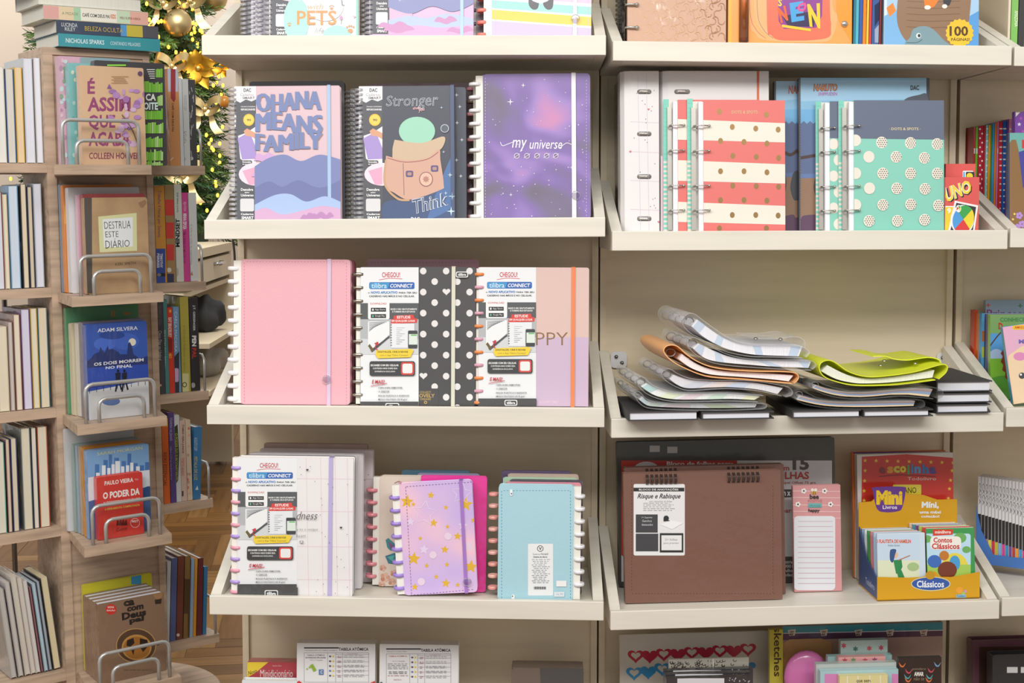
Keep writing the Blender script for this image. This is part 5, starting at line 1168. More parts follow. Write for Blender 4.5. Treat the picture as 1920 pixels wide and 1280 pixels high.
for x, nm in ((0, 'side_panel'), (w - .002, 'side_panel')):
    m = MB(); tmp = MB(); tmp.prism([(.0022, .0022), (dep - .0005, .0022), (dep - .0005, hB if x == 0 else hF), (dep * .55, hF * 1.35 if x == 0 else hF), (.0022, hF - .004)], 0, .002, mat('3d5182', 'print')); m.add([(x + v.z, v.y, -v.x) for v in tmp.v], tmp.f, mat('3d5182', 'print'))
    if x == 0:
        vs, fs = glyphs('Todolivro', .03); m.add([(-.0003, .014 + v * .012 + u * .0, -.016 - (1 - u) * .055) for u, v in vs], fs, mat('aab6cf', 'print'))
    m.build(nm, root)
m = MB(); ha = Bk_.loc(1690, 932)[1]; hq = Bk_.loc(1690, 935)[1]
bp = [(0, 0), (w, 0), (w, Bk_.loc(1780, 936)[1]), (w * .8, Bk_.loc(1780, 936)[1]), (w * .66, Bk_.loc(1720, 928)[1]), (w * .45, Bk_.loc(1690, 926)[1]), (w * .2, Bk_.loc(1690, 927)[1]), (w * .13, Bk_.loc(1630, 940)[1]), (0, Bk_.loc(1612, 942)[1])]
m.prism(bp, -dep - .002, -dep, mat(YB, 'print')); F = Face(Bk_, Bk_.loc(1608, 960)[0], 0, w, ha + .1, m, -dep, 'print'); ofs = a0 - F.a0
F.a0 = a0; F.w = w
F.flat(curve([(1636, 918), (1640, 913), (1690, 912), (1698, 918), (1692, 950), (1684, 958), (1660, 960), (1644, 953), (1636, 918)]), '6a3d92')
F.text('Mini', 1643, 919, 1692, 946, 'f0c92f', .06); F.text('Livros', 1655, 947, 1682, 954, 'efe9f4', .02); F.text('Míni,', 1728, 940, 1760, 954, 'eef2f6', .04); F.text('uma máxi', 1724, 957, 1764, 962.5, 'eef2f6', .03); F.text('coleção!', 1727, 965, 1761, 971, 'eef2f6', .03)
m.build('header_panel', root)
GMB = 'mini story books in the display box'
x0b = (a0 + .004, a0 + w * .5 + .001); wb = w * .5 - .006
cols = (('cfe0ef', 'b4cbe6', 'd6868e', '4f9a5a', 'dfe6ee', '8fa8cc'), ('3f9a52', 'd9503f', 'b7cf5a', '7a4a8e', '4fa0b8', 'e6c9b4'))
nth = ('front', 'second', 'third', 'fourth', 'fifth', 'rear')
for sd in (0, 1):
    for i in range(6):
        c = -.006 - i * .0185; pl = DB.off(c); v_ = rad(5); n = pl.n; pl = Plane(pl.o + Vector((0, 0, .0026)), pl.u, pl.v * math.cos(v_) - n * math.sin(v_))
        yt = (1000, 990)[sd] - (0 if i == 0 else 1 + i * 1.9); b1 = pl.loc(1680 if sd == 0 else 1775, yt)[1]
        mb = MB(); mb.box(0, wb, 0, b1, -.0055, 0, mat(cols[sd][i], 'gloss')); mb.box(.0008, wb - .0008, .001, b1 + .0003, -.0048, -.0008, mat('eceae6', 'pages'))
        F = Face(pl, x0b[sd], 0, wb, b1, mb, 0, 'gloss')
        if i == 0 and sd == 0:
            F.flat(rrect(1631, 1001, 1724, 1082, 3), 'c9dcf0'); F.rect(1631, 1050, 1724, 1085, 'dfe6c8'); F.text('O FLAUTISTA DE HAMELIN', 1642, 1011, 1708, 1018, 'd9622f', .04); F.text('Irmãos Grimm', 1665, 1020, 1687, 1024, '5a6a7a')
            F.flat(oval(1678, 1040, 6, 6), 'e6bf9c'); F.flat(curve([(1668, 1040), (1670, 1030), (1680, 1030), (1678, 1040), (1674, 1054), (1669, 1050), (1668, 1040)]), '35568a'); F.flat([(1675, 1050), (1690, 1048), (1692, 1062), (1686, 1075), (1680, 1075)], '2f8a52'); F.flat(stroke([(1684, 1050), (1706, 1041)], 1.6), 'b8703f'); F.flat([(1682, 1074), (1690, 1068), (1696, 1082), (1684, 1082)], '2f8a52'); F.flat(oval(1712, 1062, 11, 8), 'a9c48a'); F.flat(oval(1638, 1072, 8, 9), 'b9cf7a')
        elif i == 0:
            F.flat(rrect(1729, 1000, 1820, 1085, 5), 'bfe0f4'); F.flat(oval(1790, 1066, 26, 30), 'e9d84f'); F.rect(1729, 1058, 1820, 1085, 'a9cf5f')
            for cx, cy, q in ((1738, 1010, 9), (1800, 1008, 12), (1812, 1030, 8)): F.flat(oval(cx, cy, q, q * .8), '6fb060')
            F.flat([(1749, 992), (1787, 992), (1786, 1002), (1749, 1004)], 'd8402f'); F.text('minilivro', 1753, 994, 1783, 1000, 'f4e8e2', .03)
            F.flat(rrect(1744, 1005, 1802, 1030, 8), 'f4f0ea'); F.text('Contos', 1750, 1007, 1785, 1017, 'c4352f', .03); F.text('Clássicos', 1747, 1018, 1799, 1029, 'c4352f', .03)
            F.flat(oval(1752, 1052, 13, 12), '3f6fc0'); F.flat(oval(1790, 1055, 10, 14), '4aa0d8'); F.flat(oval(1770, 1041, 9, 9), 'c47a2f'); F.flat(oval(1776, 1068, 18, 16), '7a3a26')
        nm = ('pale blue piper mini book, %s of the left row in the display box', 'green framed mini book, %s of the right row in the display box')[sd] if i == 0 else ('mini book with %s cover, %s of the left row in the display box', 'mini book with %s cover, %s of the right row in the display box')[sd]
        cn = (('', 'light blue', 'rosy', 'green', 'white', 'slate blue'), ('', 'red', 'lime', 'purple', 'teal', 'sandy'))[sd][i]
        tag(mb.build('mini_book', None, pl.mat(x0b[sd], 0)), nm % nth[i] if i == 0 else nm % (cn, nth[i]), 'book', GMB)

# -- lowest tray
k = 4
F = card(face_plane(UR, k, .2), (1162, 1186, 1441, None), .006, 'garland_pack', 'clear pack of red and blue paper heart garlands at the bottom', 'garland', 'cdc6bd', kind='gloss')
for (xs, ys, c, n) in ((1192, 1229, 'b52f48', 9), (1189, 1261, '3a8fc4', 3)):
    for i in range(n):
        x = xs + i * 26.3; y = ys - i * (1.6 if n > 3 else 4) + (0 if i % 2 == 0 else 2)
        F.flat(heart(x, y, 31, 26), c)
        if i % 2 == 0: F.flat(heart(x, y - .5, 18, 14), 'cdc6bd')
F.flat(oval(1410, 1247, 7, 6), '3a8fc4')
F = card(face_plane(UR, k, .11), (1254, 1234, 1404, None), .006, 'ribbon_pack', 'black and cream patterned ribbon pack in front of the heart garlands', 'pack', 'b9b2a6', kind='gloss')
r = random.Random(12)
for i in range(46): x, y = r.uniform(1258, 1400), r.uniform(1237, 1252); F.flat(stroke([(x + 3 * math.cos(q), y + 2.4 * math.sin(q)) for q in [j * .8 for j in range(6)]], 1.1), '2f2c2c')
F.rect(1328, 1234, 1332, 1300, 'b9b2a6'); F.rect(1336, 1234, 1338, 1300, 'e6e3dc')
for i, (y, dv) in enumerate(((1255, .088), (1262, .07), (1270, .05))):
    F = card(face_plane(UR, k, dv), (1246 + i * 2, y, 1412, None), .014, 'label_pack', 'black film-wrapped pack with white stripes, %s of three below the heart garlands' % ('rear', 'middle', 'front')[i], 'pack', '38363a', 'film-wrapped black packs', kind='wrap')
    F.rect(1262 + i * 4, y + 1, 1352 + i * 3, y + 7 if i < 2 else 1400, 'd8d8de')
    for j in range(14): x, yy = r.uniform(1362, 1408), r.uniform(y, y + 9); F.flat(oval(x, yy, 1.4, 1.2, 6), 'aaa8ae')
F = card(face_plane(UR, k, .14), (1443, 1180, 1468, None), .012, 'sketch_pack', 'narrow yellow package with vertical dark lettering at the bottom', 'pack', 'c9bd4a', kind='gloss')
F.vtext('sketches', 1451, 1176, 1465, 1268, '4a3a26', .02)
F = card(face_plane(UR, k, .15), (1467, 1170, 1767, None), .03, 'toy_bag', 'large clear toy bag with teal and purple header at the bottom right', 'bag', 'a98a80', kind='wrap')
F.flat([(1460, 1165), (1770, 1165), (1770, 1181), (1460, 1188)], '2f8d9c'); F.flat([(1460, 1186), (1770, 1180), (1770, 1192), (1460, 1200)], '55304f'); F.flat(stroke([(1460, 1187), (1770, 1181)], 1.4), 'd9dde0')
for x in (1484, 1544, 1609, 1668, 1731): F.flat([(x - 7, 1181), (x + 8, 1179), (x + 6, 1191), (x - 4, 1192)], 'd8c9b8'); F.text('ORT', x - 4, 1182, x + 5, 1186, '5a3a2a', .05); F.text('MIX', x - 4, 1187, x + 4, 1191, '5a3a2a', .05)
F.flat([(1467, 1205), (1480, 1198), (1540, 1196), (1560, 1204), (1555, 1290), (1467, 1290)], 'b88d5a')
bl = MB(); pb = face_plane(UR, k, .118); a, b = pb.loc(1512, 1268)
bl.ball((0, 0, 0), .045, mat('d678b4', 'gloss'), 24, 16, (.95, 1.12, .38)); tag(bl.build('balloon_bag', None, pb.mat(a, b)), 'plump pink toy shape in the clear bag at the bottom', 'toy')
for x0, x1, y, dv, c, lb, bands in ((1576, 1664, 1200, .10, 'b9cdc8', 'grey green box with red flowers, above the stack', [(1582, 1210, 'c4475a'), (1604, 1216, '4d7a6a'), (1630, 1215, 'd05a66'), (1652, 1214, 'c4475a')]), (1552, 1672, 1229, .083, '9fc4c4', 'pale teal box behind the pink floral one', []), (1572, 1660, 1231, .065, 'dc9c9a', 'rose box with tiny flowers, below the grey green one', [(1584, 1238, 'b5475a'), (1600, 1237, '6a8a5a'), (1622, 1238, 'b5475a'), (1640, 1237, '8a4a6a')]), (1530, 1680, 1243, .046, 'b5bcb8', 'grey film wrapped note block at the bottom', []), (1538, 1684, 1256, .030, 'a9ccd2', 'light blue and pink note block at the bottom, in front', [])):
    F = card(face_plane(UR, k, dv), (x0, y, x1, None), .014, 'note_box', lb, 'box', c, 'small stationery boxes in the lowest right tray', kind='wrap')
    for x, yy, cc in bands: F.flat(star(x, yy, 6, 6, .5), cc)
    if y == 1256: F.rect(1546, 1263, 1572, 1300, 'd987c0'); F.rect(1672, 1263, 1684, 1300, 'd987c0')
F = card(face_plane(UR, k, .016), (1574, 1266, 1664, None), .012, 'note_card', 'cream striped note card front of the boxes at the bottom edge', 'card', 'e3d69a', None)
for x in (1588, 1608, 1630, 1650): F.rect(x, 1266, x + 1.6, 1300, 'f2efe2')
F.text('que sem', 1606, 1274, 1632, 1281, '4a4434', .01)
F = card(face_plane(UR, k, .045), (1685, 1233, 1765, None), .012, 'note_book', 'black card with orange birds and white lettering at the bottom', 'card', '3d322f', None, kind='gloss')
F.text('AMAR', 1714, 1259, 1732, 1267, 'efe9e2', .04); F.text('pondero', 1710, 1251, 1736, 1257, '8a7a6a', .01, .2); F.text('não te', 1713, 1269, 1733, 1275, '8a7a6a', .01, .2)
for x, y, c in ((1702, 1266, '5fa8b0'), (1743, 1266, '5fa8b0'), (1703, 1272, 'e0784a'), (1742, 1272, 'e0784a'), (1692, 1244, 'e0784a'), (1758, 1243, '7aa0c0'), (1704, 1256, 'c9566a'), (1746, 1254, 'c9566a')): F.flat(curve([(x - 7, y - 3), (x, y + 4), (x + 6, y - 2), (x + 2, y + 6), (x - 4, y + 5), (x - 7, y - 3)]), c)

# ================================================================== THIRD UNIT
GT = 'books on the top tray at the right edge'
tp = face_plane(UT, 0, .115)
upright(tp, (1894, -80, 1899, None), .145, 'cream backed slim book at the far right of the top row', 'e6d9c0', GT, kind='print')
upright(tp, (1900, -80, 1913, None), .145, 'green spined book at the far right of the top row', '7fbf5a', GT).vtext('AMAZONIA', 1902, 20, 1909, 50, 'dfe9c9', .02)
upright(tp, (1914, -80, 1926, None), .145, 'black spined book cut by the right edge of the picture', '2c2a2a', GT)
GS = 'thin colourful children\'s books on the second tray at the right edge'
sp = [(1826, 238, 'b5303a', 'plain red'), (1830, 237, '6fae2f', 'grass green'), (1835, 236, 'b52f3f', 'white dotted red'), (1845, 235, 'b83038', 'second red'), (1849, 234, '8fc9c9', 'pale teal banded'), (1854, 234, 'e0a02f', 'amber'), (1859, 233, '4fa04a', 'leaf green'), (1861.5, 231, '3f9fdc', 'sky blue'), (1866, 230, 'ef8a2f', 'orange'), (1870, 229, 'd87fb8', 'pink'), (1874, 228, 'd8373f', 'bright red banded'), (1881, 227, '2f62b4', 'royal blue banded'), (1888, 225, '6a4a9a', 'violet'), (1892, 223, 'e38fb5', 'dotted pink')]
def dv_wall(U, px, a, k=1):
    """depth behind the lip at which this pixel column is a metres from the tray's left end"""
    lo, hi = 0., U.D
    for _ in range(30):
        mid = (lo + hi) / 2
        if face_plane(U, k, mid).loc(px, 420)[0] < a: lo = mid
        else: hi = mid
    return hi
dv0 = min(dv_wall(UT, 1826, .0205), .235)
for i, (x, y, c, lb) in enumerate(sp):
    x1 = sp[i + 1][0] - .3 if i + 1 < len(sp) else 1902
    dv = dv0
    f = upright(face_plane(UT, 1, dv), (max(x, 1826), y, x1, None), UT.D - .004 - dv, '%s spine in the row of thin children\'s books' % lb, c, GS, kind='gloss')
    if 'dotted' in lb: f.many([oval(x + 2.5 + (j % 2) * 4, 242 + j * 8.5, 1.7, 1.9, 8) for j in range(22)], 'f2ece8')
    if 'banded' in lb: f.many([[(x, 240 + j * 11.5), (x1, 240 + j * 11.5), (x1, 242.5 + j * 11.5), (x, 242.5 + j * 11.5)] for j in range(17)], 'e6ecee')
    f.rect(x, 278, x1, 288, 'cfc9c0') if i in (0, 1, 9) else None
it = Item(std(UT, 1, .12, .016), (1903, 208, 1990, None), .016, 'picture_book', 'purple star-dotted picture book on the second tray at the right edge', 'book', '7d4aa8', None, kind='gloss', corner=.02)
for x, y in ((1911, 233), (1914, 222), (1918, 246)): it.face.flat(star(x, y, 4, 5, .45), 'e6e0f2' if y == 233 else 'b55ab8')
it = Item(std(UT, 1, .055, .012), (1891, 249, 1990, None), .012, 'picture_book', 'picture book with brown tree trunk and purple flowers, cut by the right edge', 'book', '8f6d46', None, kind='gloss', corner=.001, side='2f3f6a')
F = it.face; F.rect(1890, 249, 1893, 440, '2f3f78'); F.flat([(1893, 249), (1925, 249), (1925, 285), (1912, 290), (1905, 262), (1897, 262), (1893, 268)], '6fb0a8'); F.flat([(1910, 285), (1925, 280), (1925, 350), (1918, 352)], '4a4a9e'); F.rect(1916, 262, 1925, 278, 'd8373f')
for x, y in ((1911, 404), (1916, 420), (1906, 426)):
    for q in range(5): F.flat(oval(x + 4 * math.cos(q * 1.257), y + 4 * math.sin(q * 1.257), 3, 3, 8), 'b98fd8')
for x, y in ((1902, 401), (1899, 411)): F.flat(oval(x, y, 2.2, 2.2, 8), 'e6cf6a')
dv2 = min(dv_wall(UT, 1827, .0205, 2), .24)
for i, (x0, x1, y, c, lb) in enumerate(((1827, 1834, 581, 'c4452f', 'brick red'), (1834.4, 1840.5, 587, 'd8742f', 'orange brown'), (1841, 1847, 587, '5fa8d8', 'sky blue'))):
    dv = dv2 - .014 * i; f = upright(face_plane(UT, 2, dv), (x0, y, x1, None), .02, '%s slim book at the left of the third tray by the right edge' % lb, c, 'slim books on the third tray at the right edge', kind='gloss')
    if 'brick' in lb: f.vtext('MEU LIVRO', 1829, 620, 1832, 655, 'ecd0c4', .02, up=True)
    if 'sky' in lb: f.rect(1841, 620, 1847, 640, 'b5703f'); f.rect(1841, 650, 1847, 670, 'b9c94a')
def T3(dv, t): return std(UT, 2, dv, t)
it = Item(T3(.215, .012), (1848.5, 562, 1960, None), .012, 'picture_book', 'grey blue book with purple initials behind the animal books', 'book', '93a9bd', None, kind='gloss', corner=.002)
it.face.text('Princesas', 1850, 580, 1935, 596, '8a2f78', .01); it.face.flat(star(1853, 572, 5, 4, .4), 'c4543f'); it.face.flat(star(1913, 573, 5, 4, .4), '4a8a6a')
for x0, x1, y, c, lb, dv in ((1849, 1853, 587, '9acbe6', 'white and blue', .19), (1853, 1857, 588, '8a6a9a', 'mauve', .17)):
    Item(T3(dv, .012), (x0, y, 1950, None), .012, 'picture_book', '%s edged picture book, just left behind the hedgehog meadow book' % lb, 'book', c, 'picture books overlapping on the third tray', kind='gloss', corner=.001)
it = Item(T3(.145, .012), (1857, 589, 1960, None), .012, 'picture_book', 'green meadow picture book with a brown spiky back, on the third tray', 'book', '8fbf5a', 'picture books overlapping on the third tray', kind='gloss', corner=.001)
F = it.face; F.rect(1855, 589, 1960, 630, '7fa86a'); F.rect(1855, 625, 1930, 675, '5f9fdc'); F.flat(oval(1868, 668, 14, 14), 'b5c9ee'); F.rect(1855, 672, 1930, 780, '84bf3f'); F.flat(curve([(1855, 710), (1880, 704), (1925, 708), (1925, 780), (1855, 780), (1855, 710)]), '5f9f3f')
F.flat(stroke(curve([(1855, 650), (1870, 630), (1880, 620)]), 2.2), '5a3f2a'); F.text('CONHECENDO', 1875, 595, 1945, 603, '4a8a5a', .03); F.text('D', 1872, 605, 1880, 617, 'c4352f', .04)
F.flat([(1882, 654), (1876, 662), (1880, 668), (1876, 678), (1881, 684), (1879, 694), (1885, 698), (1884, 708), (1890, 712), (1896, 720), (1896, 640), (1888, 640)], '8a3f2a')
_p = T3(.055, .012); _a = _p.loc(1904, 755)[0]
it = Item(_p.turned(rad(8.0), _a, .004), (1893, 604, 1990, None), .012, 'picture_book', 'pale pink picture book with a creamy face and pink bow, nearest the right edge', 'book', 'e6b3cf', 'picture books overlapping on the third tray', kind='gloss', corner=.001, side='3f9fb8')
F = it.face; F.flat(rrect(1898, 609, 1940, 618, 4), 'efc63a'); F.text('AMIGUINHOS', 1902, 611, 1938, 616, 'd8502f', .03); F.text('M', 1910, 636, 1920, 644, '7a6ab8', .04); F.flat(curve([(1890, 668), (1900, 660), (1925, 655), (1925, 760), (1896, 765), (1890, 668)]), 'f0d4b0'); F.flat(oval(1912, 668, 12, 8), 'e08fc0'); F.flat(oval(1916, 704, 6, 6), '4a4a50'); F.flat(oval(1914, 702, 2, 2), 'f4f4f4')
# tray of word-search booklets
dv3 = min(dv_wall(UT, 1830, .024, 3), .215)
_p = face_plane(UT, 3, dv3, 0, .019); _a = _p.loc(1830, 1010)[0]; tw = face_plane(UT, 3, dv3, 0, .019, _a, -rad(38))
root = empty('display_tray', tw.mat(0, 0), 'blue cardboard tray of puzzle booklets at the right edge', 'box')
wt = .24; m = MB()
top = [(px, py) for px, py in ((1825, 944), (1832, 960), (1840, 995), (1862, 1040), (1872, 1064), (1890, 1074), (1920, 1084), (1950, 1092))]
tp_ = [(max(tw.loc(px, py)[0], 0), max(tw.loc(px, py)[1], .02)) for px, py in top]; tp_ = [(0, tp_[0][1])] + tp_[1:]
wt = tp_[-1][0]
m.prism([(0, 0), (wt, 0)] + tp_[::-1], -.003, 0, mat('4a78c0', 'print'))
F = Face(tw, 0, 0, wt, .3, m, 0, 'print'); F.text('CAÇA PALAVRAS', 0, 0, 0, 0, 'c9d6ee', .03, 0, None, [(1876, 1084), (1938, 1116), (1936, 1128), (1876, 1096)]); m.build('front_panel', root)
m = MB(); m.box(0, wt, 0, .003, -.05, -.0035, mat('4a78c0', 'print')); m.build('bottom_panel', root)
GW = 'puzzle booklets in the blue tray at the right edge'
bw = ['b9c6d6', '7fb8a0', 'd08f5a', 'e6d84a', 'd8372f', 'c9b83a', '7ab0e0', 'e03f96', '3f8fc4', '7a4a9a', 'c4402f', 'e8a03f', '4a9ad0', 'd83f8f']
nm = ('pale grey', 'sea green', 'copper', 'lemon', 'scarlet', 'olive', 'light blue', 'magenta', 'azure', 'plum', 'vermilion', 'apricot', 'cobalt', 'fuchsia')
tz = Plane(tw.pt(0, .0036, -.006), tw.u, tw.v)
for i in range(14):
    x = 1834 + i * 6.4; f = upright(tz, (x, 893 + i * .9, x + 6.1, None), .04, '%s based booklet spine in the blue puzzle tray' % nm[i], 'e0dfe2', GW, kind='print', name='puzzle_booklet', hard=.0008)
    f.rect(x, 963 + i * 1.8, x + 7, 1006 + i * 2, '33302f'); f.rect(x, 1006 + i * 2, x + 7, 1040 + i * 2, bw[i]); f.vtext('CAÇA', x + 1, 905 + i, x + 5, 945 + i * 2, '77757a', .02); f.lines(x + .5, 1044 + i * 2, x + 5.5, 4, 8, '55535a', 3)
it = Item(std(UT, 4, .19, .03), (1824, 1198, 1960, None), .03, 'framed_picture', 'dark mauve framed picture at the bottom right corner, behind the black wallet', 'box', '6f4a55', None, kind='gloss', corner=.004, pages=None)  # purple framed piece, shaped as a plain box with an inner panel
it.face.flat(rrect(1836, 1212, 1990, 1300, 2), '4d372f')
it = Item(std(UT, 4, .13, .03), (1862, 1226, 1980, None), .03, 'wallet', 'black leather wallet with white price tags at the bottom right corner', 'wallet', '2f2e30', None, kind='leather', corner=.006, pages=None)
it.face.kind = 'print'; it.face.rect(1888, 1250, 1908, 1261, 'd8d8da'); it.face.rect(1914, 1250, 1930, 1261, 'd8d8da')

# ================================================================== REVOLVING BOOK TOWER
PSI = rad(37)
_u = Vector((math.cos(PSI), math.sin(PSI), .017)).normalized(); _n = _u.cross(Vector((0, 0, 1))).normalized(); _v = _n.cross(_u); _v = -_v if _v.z < 0 else _v
SP = Plane(on_y(200, 640, 3.15), _u, _v)
OAK = 'bda48e'
AL, AR, DC = -.122, .122, .165
def bz(px, py, c=0.): return SP.off(c).loc(px, py)[1]
def ax(px, py, c=0.): return SP.off(c).loc(px, py)[0]
zb = -SP.o.z / SP.v.z                                              # floor level along the tower axis
tw_root = empty('book_tower', SP.mat(0, zb, 0), 'tall greyish oak revolving book tower with wire-fronted ledges, at the left', 'book stand')
def TB(mb, name, parent=None):
    o = mb.build(name, parent or tw_root); o.matrix_basis = Matrix.Translation((0, -zb, 0)) if parent is None else Matrix.Identity(4); return o
OV, OH = mat(OAK, 'oak'), mat(OAK, 'oak')
ztop = bz(200, 98) - .012
m = MB(); m.box(AL + .021, AR - .016, zb + .1152, ztop, -DC, 0, OV); TB(m, 'column')
m = MB(); m.box(AL, AL + .0208, zb + .1152, ztop, -DC, .004, OV); TB(m, 'upright_panel')
m = MB(); m.box(AR - .0158, AR, zb + .1152, ztop, -DC, .004, OV); TB(m, 'upright_panel')
m = MB(); m.box(AL, AR, ztop + .0002, ztop + .016, -DC, .0045, OH); TB(m, 'top_board')
m = MB(); m.lathe([(1e-4, 0), (.225, 0), (.23, .004), (.23, .026), (.225, .03), (1e-4, .03)], OH, 48, 'y', (.03, zb + .085, -.06)); TB(m, 'base_disc')
m = MB(); m.lathe([(1e-4, 0), (.12, 0), (.12, .07), (1e-4, .0825)], mat('6f6a66', 'satin'), 24, 'y', (.03, zb + .002, -.08)); TB(m, 'pivot_foot')
ST_ = mat('bcbbb9', 'wire')
CL = .185                                                           # ledge depth
# (back-left px, front-left px, front-right px, y of the front-left top, right-arm y at x=384, left-arm y at x=60)
ROWS = [((100, 300), (101, 306), (284, 311), 310, 305), ((107, 542), (135, 562), (306, 543), 526, 540), ((116, 770), (145, 800), (313, 778), 731, 768), ((129, 987), (158, 1028), (322, 1000), 933, 994), ((145, 1264), (172, 1306), (340, 1268), 1186, 1270)]
LZ, RZ, AZ = [], [], []
def wire(root, a0, a1, b, h, c, r=.0042):
    q = .016; P = [(a0, b, c), (a0, b + h - q, c)] + [(a0 + q - q * math.cos(t), b + h - q + q * math.sin(t), c) for t in (.5, 1.0, 1.57)] + [(a1 - q + q * math.sin(t), b + h - q + q * math.cos(t), c) for t in (0, .5, 1.0)] + [(a1, b + h - q, c), (a1, b, c)]
    m = MB(); m.tube(P, r, ST_, 8); return TB(m, 'wire_guard')
for i, (bl, fl_, fr, ra, la) in enumerate(ROWS):
    ab = ax(*bl); af = ax(fl_[0], fl_[1], CL); afr = ax(fr[0], fr[1], CL)
    zt = (bz(fl_[0], fl_[1], CL) + bz(fr[0], fr[1], CL)) / 2
    LZ.append(zt); T = .021
    ab = max(ab, AL + .003)
    m = MB(); tmp = MB(); tmp.prism([(ab, .0045), (af, CL), (afr, CL), (AR - .02, .0045)], zt - T, zt, OH)
    m.add([(v.x, v.z, v.y) for v in tmp.v], [f[::-1] for f in tmp.f], OH); TB(m, 'ledge')
    sh_ = .012
    wire(tw_root, af + .012 + sh_, afr - .022 + sh_ * 0, zt - .001, .085 if i else .095, CL - .012)
    wire(tw_root, af + .040 + sh_, afr - .048 + sh_ * 0, zt - .001, .052, CL - .010)
    # right arm and left arm shelves
    z = bz((383, 385, 390, 398, 410)[i] - 1, ra) - .001; RZ.append(z); are = ax((383, 385, 390, 398, 410)[i], ra + 5)
    m = MB(); m.box(AR + .0002, are, z - T, z, -DC, .004, OH); TB(m, 'arm_shelf')
    m = MB(); m.tube([(are - .006, z, -.004), (are - .006, z + .075, -.004), (are - .006, z + .085, -.014), (are - .006, z + .085, -.10), (are - .006, z + .075, -.11), (are - .006, z, -.11)], .0034, ST_, 8); TB(m, 'wire_guard')
    z = bz(60, la) - .001; AZ.append(z)
    m = MB(); m.box(AL - .235, AL - .0002, z - T, z, -DC, .004, OH); TB(m, 'arm_shelf')
m = MB(); m.tube([(AL - .05, zb + .1, -DC - .01), (AL - .05, ztop - .3, -DC - .01)], .006, mat('8f8c88', 'satin'), 10); TB(m, 'back_rod')

def tower_plane(b, c): return Plane(SP.pt(0, b + .0006, c), SP.u, SP.v)
# -- books lying on top of the tower
zt = ztop + .0166
GT_ = 'books lying in a pile on top of the tower'
stk = [('3f9aa6', (110, 70, 300, 103), 'teal spined book at the bottom of the pile on the tower'), ('3f4a60', (106, 44, 297, 84), 'dark blue spined book with golden lettering, second from the bottom of the pile'), ('d8cfb4', (82, 17, 278, 60), 'pastel rainbow spined book in the middle of the pile on the tower'), ('d9d8d0', (72, 0, 266, 31), 'book showing its cream page edge, high in the pile on the tower'), ('4a5a7d', (46, -14, 234, 10), 'navy spined book on the very top of the pile on the tower'), ('8d7a6a', (40, -36, 226, -14), '')]
bb = zt
CF = .03
for i, (c, (x0, y0, x1, y1), lb) in enumerate(stk[:5]):
    a0 = ax(x0, (y0 + y1) / 2, CF); a1 = ax(x1, (y0 + y1) / 2, CF); h = .028 if i != 2 else .030
    if i == 4: h = .024
    pl = Plane(SP.pt(0, bb, CF), SP.u, SP.v); root = empty('book', pl.mat(a0, 0), lb, 'book', GT_); w = a1 - a0; M_ = mat(c, 'wrap' if i != 3 else 'print')
    m = MB(); m.box(0, w, 0, .0012, -.155, 0, M_); m.box(0, w, h - .0012, h, -.155, 0, M_)
    if i == 3: m.box(0, w, .0012, h - .0012, -.155, -.1535, M_)
    else: m.box(0, w, .0012, h - .0012, -.0015, 0, M_)
    MB().box(.002, w - .002, .0013, h - .0013, -.153, -.0016 if i != 3 else -.003, mat('dcd9cf', 'pages')).build('page_block', root)
    F = Face(pl, a0, 0, w, h, m, 0, 'print'); UPR.append((m, root))
    def FT(t, u0, v0, u1, v1, col, b=0.):
        vs, fs = glyphs(t, b); F.lay += 1; m.add([((u0 + (u1 - u0) * u) * w, (v0 + (v1 - v0) * v) * h, LAY * F.lay) for u, v in vs], fs, mat(col, 'print'))
    def FR(u0, u1, col):
        F.lay += 1; m.add([(u0 * w, .0013, LAY * F.lay), (u1 * w, .0013, LAY * F.lay), (u1 * w, h - .0013, LAY * F.lay), (u0 * w, h - .0013, LAY * F.lay)], [(0, 1, 2, 3)], mat(col, 'print'))
    if i == 0: FT('NICHOLAS SPARKS', .07, .3, .44, .65, 'e2eef0', .01); FT('CONTANDO MILAGRES', .5, .32, .8, .6, 'd5e6ea')
    if i == 1:
        FR(.62, .68, '5a9ad0'); FR(.68, .84, 'c9b84a'); FR(.84, 1, '5a5860'); FT('LUCINDA', .05, .52, .2, .82, 'dfe0e4'); FT('RILEY', .08, .2, .18, .48, 'dfe0e4'); FT('BELEZA OCULTA', .27, .3, .64, .66, 'c9a95a')
    if i == 2:
        for u0, u1, q in ((0, .14, 'e0a9a4'), (.14, .28, 'e6cfae'), (.28, .48, 'a9cfae'), (.48, .66, '9fcbd0'), (.66, .82, 'c9dcc0'), (.82, 1, 'e8b3a4')): FR(u0, u1, q)
        FT('A MIZADE', .17, .4, .32, .6, '8a9a7a'); FR(.345, .69, 'ece8dc'); FT('CAFÉ COM DEUS PAI', .36, .34, .62, .66, '3a3a3a', .02); FT('KIDS', .63, .34, .68, .66, 'd8703f', .03); FT('MEU SUPER-HERÓI', .72, .36, .92, .58, '8a5a52')
    if i == 4: FT('MEU INIMIGO', .55, .3, .85, .7, 'd9dde6', .02); FR(.88, .98, '7fa9cf')
    bb += h + .0005
# -- faces turned to the front
GTF = 'face-out books on the tower ledges'
def fo(i, c, box, t, label, col, **kw):
    pl = tower_plane(LZ[i], c); return Item(pl, (box[0], box[1], box[2], None), t, kw.pop('name', 'book'), label, 'book', col, GTF, **kw)
